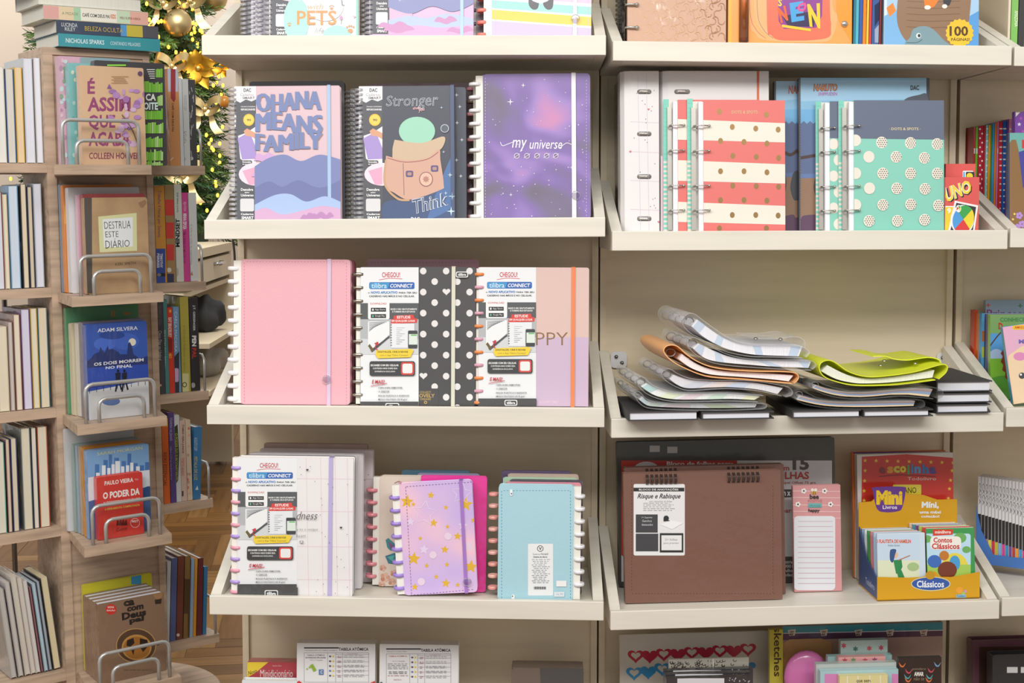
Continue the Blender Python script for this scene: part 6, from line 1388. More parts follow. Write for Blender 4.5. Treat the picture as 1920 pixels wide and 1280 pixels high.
# row one
it = fo(0, .060, (113, 108, 246), .022, 'pink flowered book at the back of the top ledge', 'd4a9bd'); F = it.face
r = random.Random(9)
for j in range(30): x, y = r.uniform(114, 128), r.uniform(112, 300); F.flat(oval(x, y, r.uniform(2, 5), r.uniform(3, 6), 8), ('e3c3cf', 'b98aa6', 'c9d6dc', '8aa58a')[j % 4])
F.rect(150, 108, 246, 122, '8fa9b0')
it = fo(0, .085, (131, 120, 236), .02, 'turquoise flowered book second from the back of the top ledge', '84c3c4'); F = it.face
for j in range(14): x, y = r.uniform(136, 150), r.uniform(125, 300); F.flat(oval(x, y, 3, 4, 8), ('b9dcd8', '5fa8b0', 'e3e6c9')[j % 3])
it = fo(0, .112, (180, 116, 311), .022, 'black book with rows of bright green shelved books on its cover', '45454a'); F = it.face
for ry in range(8):
    y0 = (124, 152, 177, 203, 229, 255, 280, 300)[ry]; x = 262 if ry else 292
    while x < 304:
        wd = r.uniform(2.2, 4.4); hh = r.uniform(16, 22); F.flat([(x, y0 + 22 - hh), (x + wd * .85, y0 + 22 - hh), (x + wd * .85, y0 + 21), (x, y0 + 21)], ('8fd24f', '7cc842', 'b9e38f')[int(x) % 3]); x += wd
F.rect(200, 121, 235, 124, '8fd24f'); F.rect(255, 174, 293, 207, '45454a'); F.text('CA', 272, 176, 291, 189, 'eef2ee', .03); F.text('OITE', 268, 192, 295, 206, 'd9f0f0', .03)
for j in range(5): F.rect(274 + j * 1.5, 130 + j * 4, 289, 131.6 + j * 4, 'dfe3df')
it = fo(0, .136, (152, 125, 272), .02, 'peach book with violet flower and purple block title, front of the top ledge', 'dcb795'); F = it.face
for tx, q in (('É', (164, 146, 178, 176)), ('ASSIM', (164, 182, 245, 209)), ('QUE', (166, 215, 216, 244)), ('ACABA', (166, 247, 245, 274))): F.text(tx, *q, '9a4a78', .03)
F.text('COLLEEN HOOVER', 167, 286, 262, 298, '8a3a5c', .015)
for j in range(34):
    x, y = r.gauss(240, 14), r.uniform(168, 270); F.flat(oval(x, y, r.uniform(3, 8), r.uniform(3, 7), 9), ('b98ac4', 'c9a0d0', 'a878b4', 'd8b9d8')[j % 4])
F.flat(stroke(curve([(228, 215), (248, 245), (262, 285)]), 2), '6f6a4a'); F.flat(oval(262, 138, 4.5, 4.5), '6a4a72'); F.flat([(200, 166), (204, 157), (209, 166)], '8a5aa0')
F.many([[(208 + (j % 2) * 4, 143 + j * 3), (240 - (j * 7 % 9), 143 + j * 3), (240 - (j * 7 % 9), 144 + j * 3), (208 + (j % 2) * 4, 144 + j * 3)] for j in range(5)], 'b9906a')
# row two
it = fo(1, .030, (116, 345, 200), .014, 'blue backed tall book at the back left of the second ledge', '6f8fb0')
it = fo(1, .047, (121, 346, 250), .016, 'orange edged tall book near the back of the second ledge', 'e08a3f'); it.face.rect(121, 385, 132, 420, 'e8b04a')
it = fo(1, .070, (131, 351, 264), .02, 'tall plain white book in the middle of the second ledge', 'dfe0e4')
it = fo(1, .094, (148, 364, 250), .014, 'pale pink book just behind the red edged one on the second ledge', 'e0b4c4'); it.face.rect(152, 500, 157, 520, '9fd0b0')
it = fo(1, .114, (158, 363, 275), .016, 'dark red notebook right behind the kraft paper diary', 'a84a4e', corner=.006)
it = fo(1, .138, (161, 370, 279), .02, 'kraft paper diary with taped hand-lettered label, front of the second ledge', 'b49470', kind='kraft', corner=.006); F = it.face
F.kind = 'print'
F.flat([(158, 366), (172, 369), (173, 550), (158, 550)], '5a5450'); F.flat([(184, 406), (256, 399), (257, 470), (187, 473)], 'd9d9a8'); F.flat([(192, 411), (249, 407), (249, 462), (195, 464)], 'e8ebee')
F.text('DESTRUA', 0, 0, 0, 0, '2f2b28', -.01, 0, None, [(195, 416), (245, 413), (245, 428), (196, 429)]); F.text('ESTE', 0, 0, 0, 0, '2f2b28', -.01, 0, None, [(197, 434), (222, 433), (222, 444), (198, 445)]); F.text('DIÁRIO', 0, 0, 0, 0, '2f2b28', -.01, 0, None, [(197, 447), (243, 446), (243, 462), (198, 466)])
F.text('KERI SMITH', 0, 0, 0, 0, '5f5348', -.01, 0, None, [(216, 493), (254, 490), (254, 495), (216, 498)]); F.flat([(259, 380), (272, 374), (275, 380), (268, 389), (263, 388)], '9a7a5c')
# row three
it = fo(2, .020, (126, 573, 262), .012, 'tall green book at the back of the third ledge', '5fa078'); it.face.text('II', 208, 582, 216, 594, 'c9904a', .03); it.face.rect(232, 585, 244, 590, 'b98a4f')
it = fo(2, .046, (137, 602, 268), .02, 'cream paperback behind the blue night city book', 'd8cdb0')
it = fo(2, .076, (150, 602, 272), .024, 'white paperback behind the blue night city book', 'dcd9d0')
it = fo(2, .106, (158, 600, 275), .024, 'grey violet paperback right behind the blue night city book', '7d7a90')
it = fo(2, .132, (164, 605, 278), .022, 'blue night city novel with two walking figures, front of the third ledge', '3a5cb4'); F = it.face
F.flat(oval(196, 645, 20, 12), '4a6fd0'); F.flat(oval(235, 640, 26, 16), '4467c4'); F.flat(oval(248, 641, 7, 7), 'e6e2cf'); F.flat(oval(210, 628, 24, 8), '2f4c9a')
F.flat([(160, 680), (170, 672), (178, 662), (186, 660), (188, 650), (196, 662), (200, 652), (202, 648), (204, 655), (212, 654), (222, 660), (226, 664), (238, 664), (240, 645), (243, 640), (247, 648), (250, 664), (262, 672), (280, 666), (280, 690), (160, 700)], '2c3a72'); F.flat([(160, 690), (280, 682), (280, 720), (160, 735)], '3350b0')
F.text('ADAM SILVERA', 0, 0, 0, 0, 'eef0f6', .01, 0, None, [(183, 616), (258, 611), (258, 618), (183, 623)]); F.text('OS DOIS MORREM', 0, 0, 0, 0, 'f0f1f4', .02, 0, None, [(176, 680), (269, 671), (269, 677), (176, 686)]); F.text('NO FINAL', 0, 0, 0, 0, 'f0f1f4', .02, 0, None, [(198, 687), (248, 682), (248, 688), (198, 692)])
F.flat([(160, 735), (280, 712), (280, 790), (160, 790)], 'd8dade'); F.flat(oval(208, 752, 17, 8), '5f7ab0'); F.flat(stroke([(164, 727), (280, 711)], 1.2), '22325f')
for j in range(9): F.flat(stroke([(168 + j * 13, 727 - j * 1.8), (168 + j * 13, 737 - j * 2)], 1), '22325f')
for x in (221, 233): F.flat(oval(x, 695, 2.4, 3, 8), '1c2036'); F.flat([(x - 5, 699), (x + 5, 698), (x + 4, 716), (x - 4, 717)], '1c2036'); F.flat([(x - 3, 715), (x, 715), (x - 3, 734), (x - 6, 734)], '1c2036'); F.flat([(x + 1, 715), (x + 4, 715), (x + 8, 730), (x + 5, 731)], '1c2036')
# row four
it = fo(3, .016, (124, 797, 254), .010, 'large white backed book at the back of the fourth ledge', 'd6d8dc')
for j, (x, y, c, cc, lb) in enumerate(((141, 826, .040, '8fa9a4', 'greenish'), (148, 828, .058, '9ab0c6', 'pale blue'), (154, 830, .076, 'b9a58c', 'tan'))):
    fo(3, c, (x, y, 262), .015, '%s paperback in the middle of the fourth ledge' % lb, cc)
it = fo(3, .098, (160, 832, 270), .018, 'orange spined paperback right behind the blue skyline novel', 'd8902f')
it = fo(3, .122, (166, 838, 282), .02, 'blue skyline novel behind the red book on the fourth ledge', '7fa9d8'); F = it.face
F.text('SARAH MORGAN', 0, 0, 0, 0, 'd8d48a', 0, 0, None, [(182, 848), (267, 836), (267, 842), (182, 854)])
for x, y0, w in ((178, 870, 8), (194, 862, 8), (204, 852, 6), (214, 858, 9), (228, 864, 8), (239, 850, 7), (250, 868, 8), (262, 872, 8), (272, 866, 8)): F.rect(x, y0, x + w, 905, '4a78b8')
for x, y0, w in ((180, 886, 7), (191, 872, 7), (201, 877, 6), (209, 870, 6), (216, 864, 9), (227, 874, 6), (236, 872, 6), (244, 867, 6), (255, 874, 7)): F.rect(x, y0, x + w, 905, 'e6ebf2')
F.flat([(165, 895), (200, 890), (250, 884), (285, 880), (285, 930), (165, 950)], 'dfe6f0'); F.flat([(165, 940), (200, 930), (285, 910), (285, 1010), (165, 1010)], '4a6aa0'); F.flat(oval(278, 925, 10, 14), '35578f')
it = fo(3, .142, (184, 889, 270), .017, 'smaller red book with white capitals, front of the fourth ledge', 'd43f38'); F = it.face
F.text('PAULO VIEIRA', 0, 0, 0, 0, 'f2e6e2', .03, 0, None, [(196, 902), (250, 895), (250, 903), (196, 910)]); F.text('PhD', 253, 897, 259, 900, 'e9c9c4'); F.text('O PODER DA', 0, 0, 0, 0, 'f4ece8', .04, 0, None, [(193, 923), (262, 914), (262, 927), (193, 936)])
F.text('AUTORRESPONSABILIDADE', 0, 0, 0, 0, 'f0dcd8', .02, 0, None, [(193, 941), (262, 932), (262, 937), (193, 946)]); F.text('A FERRAMENTA COMPROVADA', 0, 0, 0, 0, 'eec95a', .02, 0, None, [(196, 953), (262, 944), (262, 948), (196, 957)])
for j in range(4): F.flat([(219 + j * 5, 976), (222 + j * 5, 973), (224 + j * 5, 984), (218 + j * 5, 985)], '6a1f20')
F.text('Gente', 0, 0, 0, 0, '7a2a2a', .0, .2, None, [(218, 990), (238, 986), (238, 993), (218, 997)]); F.flat(oval(253, 980, 9, 9), 'efc9c4'); F.flat(oval(253, 980, 8, 8), 'd43f38'); F.text('BEST', 247, 975, 259, 979, 'f2e6e2', .03)
# row five
it = fo(4, .0155, (158, 1085, 288), .010, 'yellow edged book at the back of the lowest ledge', 'd8cf2f', spine='left'); it.face.rect(246, 1060, 265, 1095, '3f9fd0')
for j in range(4):
    it = fo(4, .042 + j * .0275, (165 + j * 7, 1107 + j * 4.5, 287 + j * 8), .0235, ('brown coffee cup book, rearmost of the four copies on the lowest ledge', 'brown coffee cup book, third from the front on the lowest ledge', 'brown coffee cup book, second from the front on the lowest ledge', 'brown coffee cup book with red round badge, front copy on the lowest ledge')[j], '8f725c', pages='dfe1ea')
F = it.face
F.flat(oval(208, 1142, 10.5, 10), 'd43a30'); F.text('NOVA', 202, 1136, 214, 1140, 'f4e4e0', .03); F.text('EDIÇÃO', 200, 1142, 216, 1146, 'f4e4e0', .03)
for tx, q in (('ca', [(231, 1127), (252, 1123), (252, 1134), (232, 1137)]), ('com', [(238, 1138), (269, 1132), (269, 1141), (238, 1147)]), ('Deus', [(228, 1149), (274, 1140), (274, 1153), (229, 1163)]), ('pai', [(242, 1159), (270, 1153), (270, 1166), (243, 1171)])): F.text(tx, 0, 0, 0, 0, '2c2623', .05, 0, None, q)
F.flat([(289, 1103), (303, 1101), (300, 1107), (292, 1109)], '3a2f28'); F.flat(oval(296, 1114, 9, 9), 'a9805a'); F.flat([(290, 1124), (303, 1122), (302, 1131), (291, 1132)], '3a2f28')
F.flat(oval(255, 1210, 38, 33, 28), 'b9935f'); F.flat(oval(255, 1210, 36, 31, 28), '5a4230'); F.flat(oval(256, 1213, 28, 24, 28), 'c4924f'); F.flat(oval(256, 1214, 25, 21, 28), 'a86f30')
for P in ([(238, 1200), (250, 1195), (252, 1205), (244, 1212), (237, 1210)], [(262, 1196), (276, 1199), (278, 1210), (268, 1222), (262, 1212)], [(246, 1218), (252, 1216), (250, 1228)]): F.flat(P, '2f241c')
F.flat(oval(295, 1206, 4, 3), '3f2f24'); F.lines(232, 1255, 282, 1, 2, '5f4a3a', .9)
# -- right arm: spines to the front
def rb(i, box, label, col, group, depth=.135, tilt=0., c=-.012, **kw):
    pl = tower_plane(RZ[i], c); return upright(pl, (box[0], box[1], box[2], None), depth, label, col, group, tilt=tilt, lim=(AR + .0006, 1) if not tilt else None, **kw)
G = 'book spines on the right arm of the tower, top shelf'
f = rb(0, (314, 129, 334, 0), 'orange spined book on the top right arm of the tower', 'd99a63', G); f.rect(314, 129, 334, 172, 'c9cfe6'); f.flat([(320, 129), (329, 129), (329, 186), (326, 192), (320, 184)], 'a8434a'); f.vtext('CAFÉ COM DEUS PAI', 322, 193, 327, 246, '6a3a28', .02); f.flat(stroke([(318, 302), (325, 295)], 1.5), 'eee0d4')
f = rb(0, (334.5, 146, 341, 0), 'narrow whitish spine on the top right arm', 'd9dde2', G)
f = rb(0, (341.5, 148, 353, 0), 'pale grey spine with grey script on the top right arm', 'd5d8d8', G); f.vtext('Vida', 343, 246, 350, 268, '8a8f90', -.01, shear=.3); f.vtext('AUGUSTO CURY', 345, 178, 350, 208, 'a5aaa9', .0); f.flat(oval(346, 298, 3, 3), 'b9bcbc')
f = rb(0, (353.5, 149, 366, 0), 'charcoal spine with silvery scribbles on the top right arm', '4f5054', G)
for j in range(16): x = r.uniform(355, 363); y = r.uniform(155, 290); f.flat(stroke([(x, y), (x + r.uniform(-2, 2), y + r.uniform(4, 14))], 1), 'c9cace')
f.flat(oval(359, 297, 3.4, 3.4), 'c9cace')
G = 'book spines on the right arm of the tower, second shelf'
f = rb(1, (283, 345, 288, 0), 'dark violet spine next to the column, second right arm shelf', '4a4766', G); f.vtext('ELA NUNCA', 284, 350, 287, 380, 'dcdce4', .02)
f = rb(1, (288.5, 348, 308, 0), 'orange and blue spine on the second right arm shelf', 'd89a45', G); f.rect(288, 466, 310, 512, '3f55a8'); f.rect(288, 512, 310, 518, '2c2c34'); f.rect(288, 518, 310, 530, '3f55a8'); f.vtext('Trabalhe 4 Horas por Semana', 294, 357, 302, 445, '6a4f8a', .0); f.vtext('TIMOTHY', 300, 475, 305, 502, 'dfe2f0', .04); f.vtext('FERRISS', 294, 475, 299, 502, 'dfe2f0', .04); f.flat(oval(298, 515, 4, 3), '8a8a90')
f = rb(1, (308.5, 347, 325, 0), 'red and gold banded spine on the second right arm shelf', 'a98a5c', G); f.rect(308, 374, 326, 404, 'd8453f'); f.rect(308, 417, 326, 447, 'd8453f'); f.rect(308, 458, 326, 488, 'd8453f'); f.rect(308, 513, 326, 530, '3f3f62'); f.flat(oval(317, 506, 4.5, 4.5), 'e3dcd0')
f = rb(1, (326, 346, 340, 0), 'off-white spine with black upper case title on the second right arm shelf', 'd6d8d0', G); f.vtext('MINDSET', 329, 410, 337, 463, '1f1f20', .04, up=True); f.vtext('Carol S. Dweck, ph.D.', 331, 360, 335, 398, '55564f', .02, up=True); f.flat(oval(332, 510, 3, 8), 'b9bab2')
f = rb(1, (340.5, 361, 352, 0), 'magenta spine on the second right arm shelf', 'd84a9a', G); f.vtext('SEJA FODA', 343, 378, 349, 396, 'f2d0e2', .0); f.vtext('MINHA ESPOSA', 343, 400, 350, 430, 'f6e6ee', .04); f.vtext('TEM A SENHA DO MEU CELULAR', 343, 433, 348, 494, '8a2a60', .02)
f = rb(1, (353, 361, 368, 0), 'white spine with pale grey lettering, outermost on the second right arm shelf', 'e2e4e6', G); f.vtext('A vida na visão do espiritismo', 356, 420, 361, 496, 'a3a8ac', .0); f.flat([(357, 516), (362, 516), (359.5, 508)], 'b98a4f')
G = 'book spines on the right arm of the tower, third shelf'
f = rb(2, (288, 562, 293, 0), 'dark green narrow spine by the column, third right arm shelf', '3a4a44', G); f.rect(288, 575, 291, 700, 'b08a4a')
f = rb(2, (293.5, 561, 305, 0), 'charcoal spine with white serif title on the third right arm shelf', '4a464e', G); f.vtext('Cinco Dias no Umbral', 297, 620, 303, 675, 'd5d5d8', .0); f.vtext('ALFREDO DIAS', 297, 573, 302, 610, '7a6468', .0); f.flat(oval(300, 722, 3.4, 2.4), 'c9a98a')
f = rb(2, (305.5, 561, 313, 0), 'teal spine on the third right arm shelf', '4f8a88', G); f.vtext('VIOLETAS DO UMBRAL', 307, 618, 311, 690, 'b9d8d4', .01)
f = rb(2, (313.5, 576, 323.5, 0), 'red spine with white block letters on the third right arm shelf', 'd8402f', G); f.vtext('RAY BRADBURY', 315, 595, 322, 632, 'f0d8d0', .04); f.rect(315, 634, 323, 660, '9a2a22'); f.vtext('451', 316, 662, 322, 671, 'eeb03f', .04); f.flat(oval(319, 583, 2.4, 3), 'eeb03f')
f = rb(2, (324, 575, 335.5, 0), 'blue and black spine on the third right arm shelf', '7aa3cc', G); f.flat([(324, 672), (336, 658), (336, 745), (324, 745)], '3a3a44'); f.flat(rrect(326, 690, 335, 716, 3), 'c9b0cc'); f.vtext('CARLA MADEIRA', 327, 584, 332, 660, 'd9e6f2', .0)
f = rb(2, (337, 556, 353, 0), 'mustard yellow spine on the third right arm shelf', 'b9ae4f', G); f.rect(337, 700, 354, 745, 'd8d49a'); f.vtext('O QUE DEUS TRABALHA O PERDÃO', 343, 610, 348, 698, '8f8636', .0); f.flat(oval(346, 721, 4.4, 4.8), '35331f'); f.flat(oval(346, 721, 3, 3.4), 'd8d49a')
f = rb(2, (354, 558, 371, 0), 'black spine with white and red title, outermost on the third right arm shelf', '38353a', G); f.vtext('J.T. GEISSINGER', 361, 572, 366, 620, 'dfdfe2', .02); f.vtext('PEN', 360, 629, 368, 649, 'f0f0f2', .05); f.vtext('PAL', 360, 652, 368, 672, 'c93a35', .04); f.flat(oval(362, 722, 4, 5), 'a9a9ad')
G = 'book spines on the right arm of the tower, fourth shelf'
f = rb(3, (296, 786, 302, 0), 'white gridded spine by the column, fourth right arm shelf', 'd9dadb', G)
f = rb(3, (302.5, 784, 315, 0), 'deep orange spine on the fourth right arm shelf', 'd8682f', G); f.rect(302, 784, 316, 800, 'd89a3a'); f.vtext('REIKI ESSENCIAL', 306, 848, 313, 912, '7a3a1c', .01)
f = rb(3, (315.5, 773, 326, 0), 'purple spine on the fourth right arm shelf', '5a4684', G); f.vtext('Violetas na Janela', 317, 783, 324, 826, 'c0b0dc', .0, shear=.2); f.vtext('VERA LÚCIA MARINZECK', 318, 836, 323, 900, 'a698c4', .0)
f = rb(3, (326.5, 778, 336, 0), 'white spine with black and green figure on the fourth right arm shelf', 'd6d8da', G); f.flat([(327, 800), (333, 795), (336, 850), (334, 900), (328, 910)], '3f4428'); f.vtext('O PODER DO SUBCONSCIENTE', 328, 812, 333, 900, 'c9cf4a', .0)
f = rb(3, (336.5, 788, 347, 0), 'blush spine with dark lettering on the fourth right arm shelf', 'dcbfb0', G); f.vtext('ITAMAR VIEIRA JUNIOR', 340, 796, 345, 850, '5a443c', .02); f.vtext('TORTO ARADO', 340, 858, 345, 892, 'c4735f', .02); f.rect(341, 920, 344, 930, '5a443c')
f = rb(3, (347.5, 787, 357, 0), 'cream floral spine on the fourth right arm shelf', 'e0cdb4', G)
for j in range(14): f.flat(oval(r.uniform(349, 356), r.uniform(792, 930), 2.2, 3, 8), ('d8857a', 'c9a090', 'e6b3a0')[j % 3])
f = rb(3, (364, 800, 379, 0), 'blue hardback, outermost on the fourth right arm shelf', '3f7fb4', G, tilt=-rad(3)); f.vtext('AUGUSTO CURY', 364, 820, 370, 845, 'cfe0ee', .0); f.vtext('PETALA DE LUZ', 364, 856, 370, 900, 'c9b86a', .02); f.flat([(366, 918), (370, 910), (372, 918)], 'd9e6f0')
G = 'book spines on the right arm of the tower, lowest shelf'
for j, (x0, x1, y, c, lb) in enumerate(((314, 321, 1052, 'd5d9de', 'clear wrapped pale'), (322, 333, 1046, '5d6a9c', 'periwinkle'), (334, 346, 1042, '7a4436', 'russet'), (347, 358, 1042, '5a4330', 'black and gold'), (359, 365, 1048, '9ab3cf', 'light blue'), (365.5, 371, 1047, 'dc9c3a', 'amber'), (372, 382, 1046, '6f2f33', 'maroon'), (383, 390, 1062, '3f7fae', 'azure'))):
    f = rb(4, (x0, y, x1, 0), '%s spine tilted to the right on the lowest right arm shelf' % lb, c, G, tilt=-rad(3.2))
    if lb == 'russet': f.vtext('PAULO VIEIRA', 0, 0, 0, 0, 'e0c9b8', .0) if 0 else f.flat(oval(334, 1190, 3, 3), 'e6d6c4')
    if lb == 'black and gold': f.rect(338, 1040, 356, 1085, '8f6f3f'); f.rect(330, 1150, 352, 1220, '8a6a3a')
# -- left arm: page edges to the front
def lb_(i, box, label, cov, pg, group, tilt=0., c=-.014, depth=.13):
    pl = tower_plane(AZ[i], c); return upright(pl, (box[0], box[1], box[2], None), depth, label, cov, group, pages=pg, fore=True, tilt=tilt, lim=(-1, AL - .0006) if not tilt else None)
rows = [(0, [(-14, 7, 125, 'e6e5de', 'c9c4bc', 'ivory'), (8.5, 25, 129, 'd8d4cb', '4a6a9a', 'blue backed'), (26, 41, 126, 'e8cfa8', 'd8b03f', 'yellow covered'), (42, 60, 109, 'dfe2ee', 'c9ced6', 'tall bluish white'), (61.5, 78, 108, 'e3e6f2', 'b9b4ae', 'tall white, next to the upright')]),
        (1, [(-12, 3, 360, 'd6dae6', '8a3f3f', 'red backed'), (3.5, 13, 364, 'e6dcc4', 'c9bfa8', 'short cream'), (14, 33, 348, 'ccdaea', '6a9ac0', 'light blue'), (37, 49, 345, 'e0d2b8', '3a3a3c', 'sandy'), (50, 60, 350, 'd3c5ac', '2f3a55', 'navy backed'), (61, 77, 344, 'd8dcea', 'aab0b8', 'film wrapped white')]),
        (2, [(-8, 13, 612, 'e3d8c2', 'c9b89a', 'low cream'), (14, 23, 604, 'cfc4bc', 'a99a98', 'greyish'), (24, 37, 590, 'e6dcc8', '9a6a5a', 'cream with rosy cover'), (38, 55, 580, 'd8d4ea', '7a5a8a', 'lilac white'), (56, 69, 578, 'e4dac2', 'c9a94a', 'buff'), (70, 88, 577, 'e0d3ba', '4a7a8a', 'tan, next to the upright')]),
        (3, [(-10, 7, 830, 'dcd8c8', '6ab09a', 'teal covered'), (9, 18, 824, 'd6c4ae', '5a3a44', 'plum covered'), (19, 31, 822, 'd8cdb4', '2f3f70', 'navy covered'), (38, 56, 803, 'dcd4c0', '6f7a78', 'slate covered'), (57, 68, 802, 'e0d8ca', '2f3a4a', 'dark covered'), (69, 88, 800, 'ddd3bf', 'b9562f', 'orange covered, next to the upright')])]
on_ = ('top', 'second', 'third', 'fourth')
for i, L_ in rows:
    for (x0, x1, y, pg, cv, lb) in L_:
        lb_(i, (x0, y, x1, 0), '%s book, page edge outwards, on the %s left arm shelf' % (lb, on_[i]), cv, pg, 'books with page edges outwards, %s left arm shelf' % on_[i], tilt=0)
G = 'film wrapped books on the lowest left arm shelf'
pl5 = tower_plane(AZ[4], -.016)
for j, (x0, x1, y, cv, pg, lb) in enumerate(((-5, 7, 1105, 'a9a6a4', 'bdb8b2', 'grey film wrapped booklet, leftmost leaning on the lowest left arm shelf'), (8, 18, 1092, 'b5aeb0', 'c6c0ba', 'pale film wrapped booklet, second leaning on the lowest left arm shelf'), (19, 30, 1080, 'cfc8c0', 'd0c8bc', 'cream film wrapped booklet leaning on the lowest left arm shelf'), (31, 41, 1083, 'c9c0b8', 'd3cbc2', 'ivory film wrapped booklet leaning on the lowest left arm shelf'), (42, 50.5, 1088, 'd0ccce', 'd6d0cc', 'white film wrapped booklet leaning on the lowest left arm shelf'), (53.5, 58, 1100, '6f3f48', '9a6a70', 'wine red booklet leaning on the lowest left arm shelf'), (59, 66.5, 1094, '9fb6c6', 'b5cad6', 'light blue booklet leaning on the lowest left arm shelf'), (67.5, 74, 1090, '6f7680', 'a9b4c0', 'slate film wrapped booklet leaning on the lowest left arm shelf'), (75, 90, 1082, '4a4642', 'd8caa6', 'dark covered book with buff pages, rightmost on the lowest left arm shelf'))):
    upright(pl5, (x0, y, x1, None), .12, lb, cv, G, pages=pg, fore=True, tilt=rad(6))

# ================================================================== BEHIND THE TOWER: decorated tree, counter
TY = 7.4; TC = on_y(246, 400, TY); TC.z = 0
def tr_(z): return max(.02, .55 - .16 * (z - 1.14)) if z < 2.6 else max(.02, .316 * (3.3 - z) / .7)
tree = empty('christmas_tree', Matrix.Translation(TC), 'green artificial Christmas tree with gold trimmings, behind the book tower', 'tree')
m = MB(); m.tube([(0, 0, 0), (0, 0, 3.0)], .035, mat('5a4230', 'matte'), 10); m.build('trunk', tree)
rt = random.Random(21)
GRN = [mat(c, 'needle') for c in ('3f6a3a', '557a3c', '2f5636', '6b8a45')]
fo_ = MB(); core = MB()
core.lathe([(1e-3, 1.08)] + [(tr_(z) * .72, z) for z in (1.1, 1.4, 1.8, 2.2, 2.6, 2.9)] + [(1e-3, 3.25)], mat('24402a', 'needle'), 28); 
fo_.add(core.v, core.f, mat('24402a', 'needle'))
for i in range(1300):
    z = rt.uniform(1.15, 3.0); a = rt.uniform(-math.pi, 0) if i % 5 else rt.uniform(0, math.pi)
    R = tr_(z); d = Vector((math.cos(a), math.sin(a), rt.uniform(-.55, .15))).normalized()
    side = d.cross(Vector((0, 0, 1))).normalized(); d = (d + side * rt.uniform(-.5, .5)).normalized()
    p0 = Vector((math.cos(a), math.sin(a), 0)) * R * rt.uniform(.62, .86) + Vector((0, 0, z)); L_ = rt.uniform(.13, .22); M_ = GRN[rt.randrange(4)]
    s2 = d.cross(Vector((0, 0, 1))); s2 = s2.normalized() if s2.length > .1 else Vector((1, 0, 0)); u2 = s2.cross(d)
    for k in range(13):
        t = k / 13; q = p0 + d * (L_ * t)
        for w in range(3):
            an = rt.uniform(0, 6.28); o = (s2 * math.cos(an) + u2 * math.sin(an)); tip = q + o * .042 * (1.1 - t * .6) + d * .03; wd = d.cross(o).normalized() * .0042
            fo_.add([q - wd, q + wd, tip + wd * .4, tip - wd * .4], [(0, 1, 2, 3)], M_)
fo_.build('foliage', tree)
def on_tree(px, py, out=.03):
    """point on the front of the tree seen at this pixel"""
    d = ray(px, py); best = None
    for i in range(120):
        y = TY - .75 + i * .0125; p = EYE + d * (y / d.y); q = p - TC
        if Vector((q.x, q.y)).length <= tr_(p.z) + out: best = p; break
    return best if best is not None else EYE + d * (TY / d.y)
GOLD = mat('c9ac66', 'satin')
for px, py, rp, lab, mm in ((333, 43, 26, 'large matte gold ball on the tree, the whole one above the poinsettia', mat('cdb684', 'satin')), (401, -4, 25, 'matte gold ball cut by the top edge, beside the shelf wing', mat('cdb684', 'satin')), (421, 190, 11, 'small amber glass ball at the right edge of the tree', mat('c98a3a', 'gloss'))):
    p = on_tree(px, py, .10); r_ = rp / 2600 * p.y
    root = empty('tree_ball', Matrix.Translation(p), lab, 'ornament', 'balls on the tree')
    m = MB(); m.ball((0, 0, 0), r_, mm, 28, 18); m.build('ball', root)
    m = MB(); m.tube([(0, 0, r_ * .97), (0, 0, r_ * 1.12)], r_ * .16, GOLD, 12); m.tube([(.0 + r_ * .1 * math.cos(t), 0, r_ * 1.18 + r_ * .1 * math.sin(t)) for t in [k * .6 for k in range(11)]], .003, GOLD, 6); m.build('cap', root)
BOW = mat('d2bb88', 'satin')
def bow(px, py, s, lab, tails=1):
    p = on_tree(px, py, .09); s = s / 2600 * p.y
    root = empty('ribbon_bow', Matrix.Translation(p), lab, 'bow', 'gold ribbon bows on the tree')
    for sg, nm in ((-1, 'loop'), (1, 'loop')):
        g = []
        for i in range(13):
            t = i / 12; a = t * 2 * math.pi; cx = sg * s * (.52 - .52 * math.cos(a)) ; cz = s * (.34 * math.sin(a) + .28 * (1 - math.cos(a)) * .8)
            g.append([(cx, -.10 * s * math.sin(a / 2) + w * s * .30 * (1 - .6 * abs(math.cos(a / 2))), cz + w * s * .26) for w in (-1, -.3, .4, 1)])
        MB().sheet(g, BOW).build('loop', root)
    for sg in (-1, 1)[:2 if tails else 0]:
        g = []
        for i in range(9):
            t = i / 8; g.append([(sg * s * (.1 + .75 * t + .08 * math.sin(t * 7)) + w * s * .2 * (.4 + t), -.06 * s * math.sin(t * 9) + w * .03 * s, -s * (1.5 * t + .0) + w * s * .05) for w in (-1, 0, 1)])
        MB().sheet(g, BOW).build('tail', root)
    MB().ball((0, -.05 * s, .02 * s), .17 * s, BOW, 12, 8, (1, .8, 1.1)).build('knot', root)
bow(322, 124, 30, 'gold bow just above the green bookshelf book, left of the poinsettia')
bow(384, 205, 30, 'gold bow with long tails hanging right of the charcoal spine')
bow(344, 330, 34, 'gold bow seen under the top right arm shelf of the tower')
bow(306, 6, 30, 'gold bow cut by the top of the picture beside the book pile'); bow(356, 2, 34, 'gold bow cut by the top of the picture between the two gold balls')
PET = mat('c9962f', 'satin')
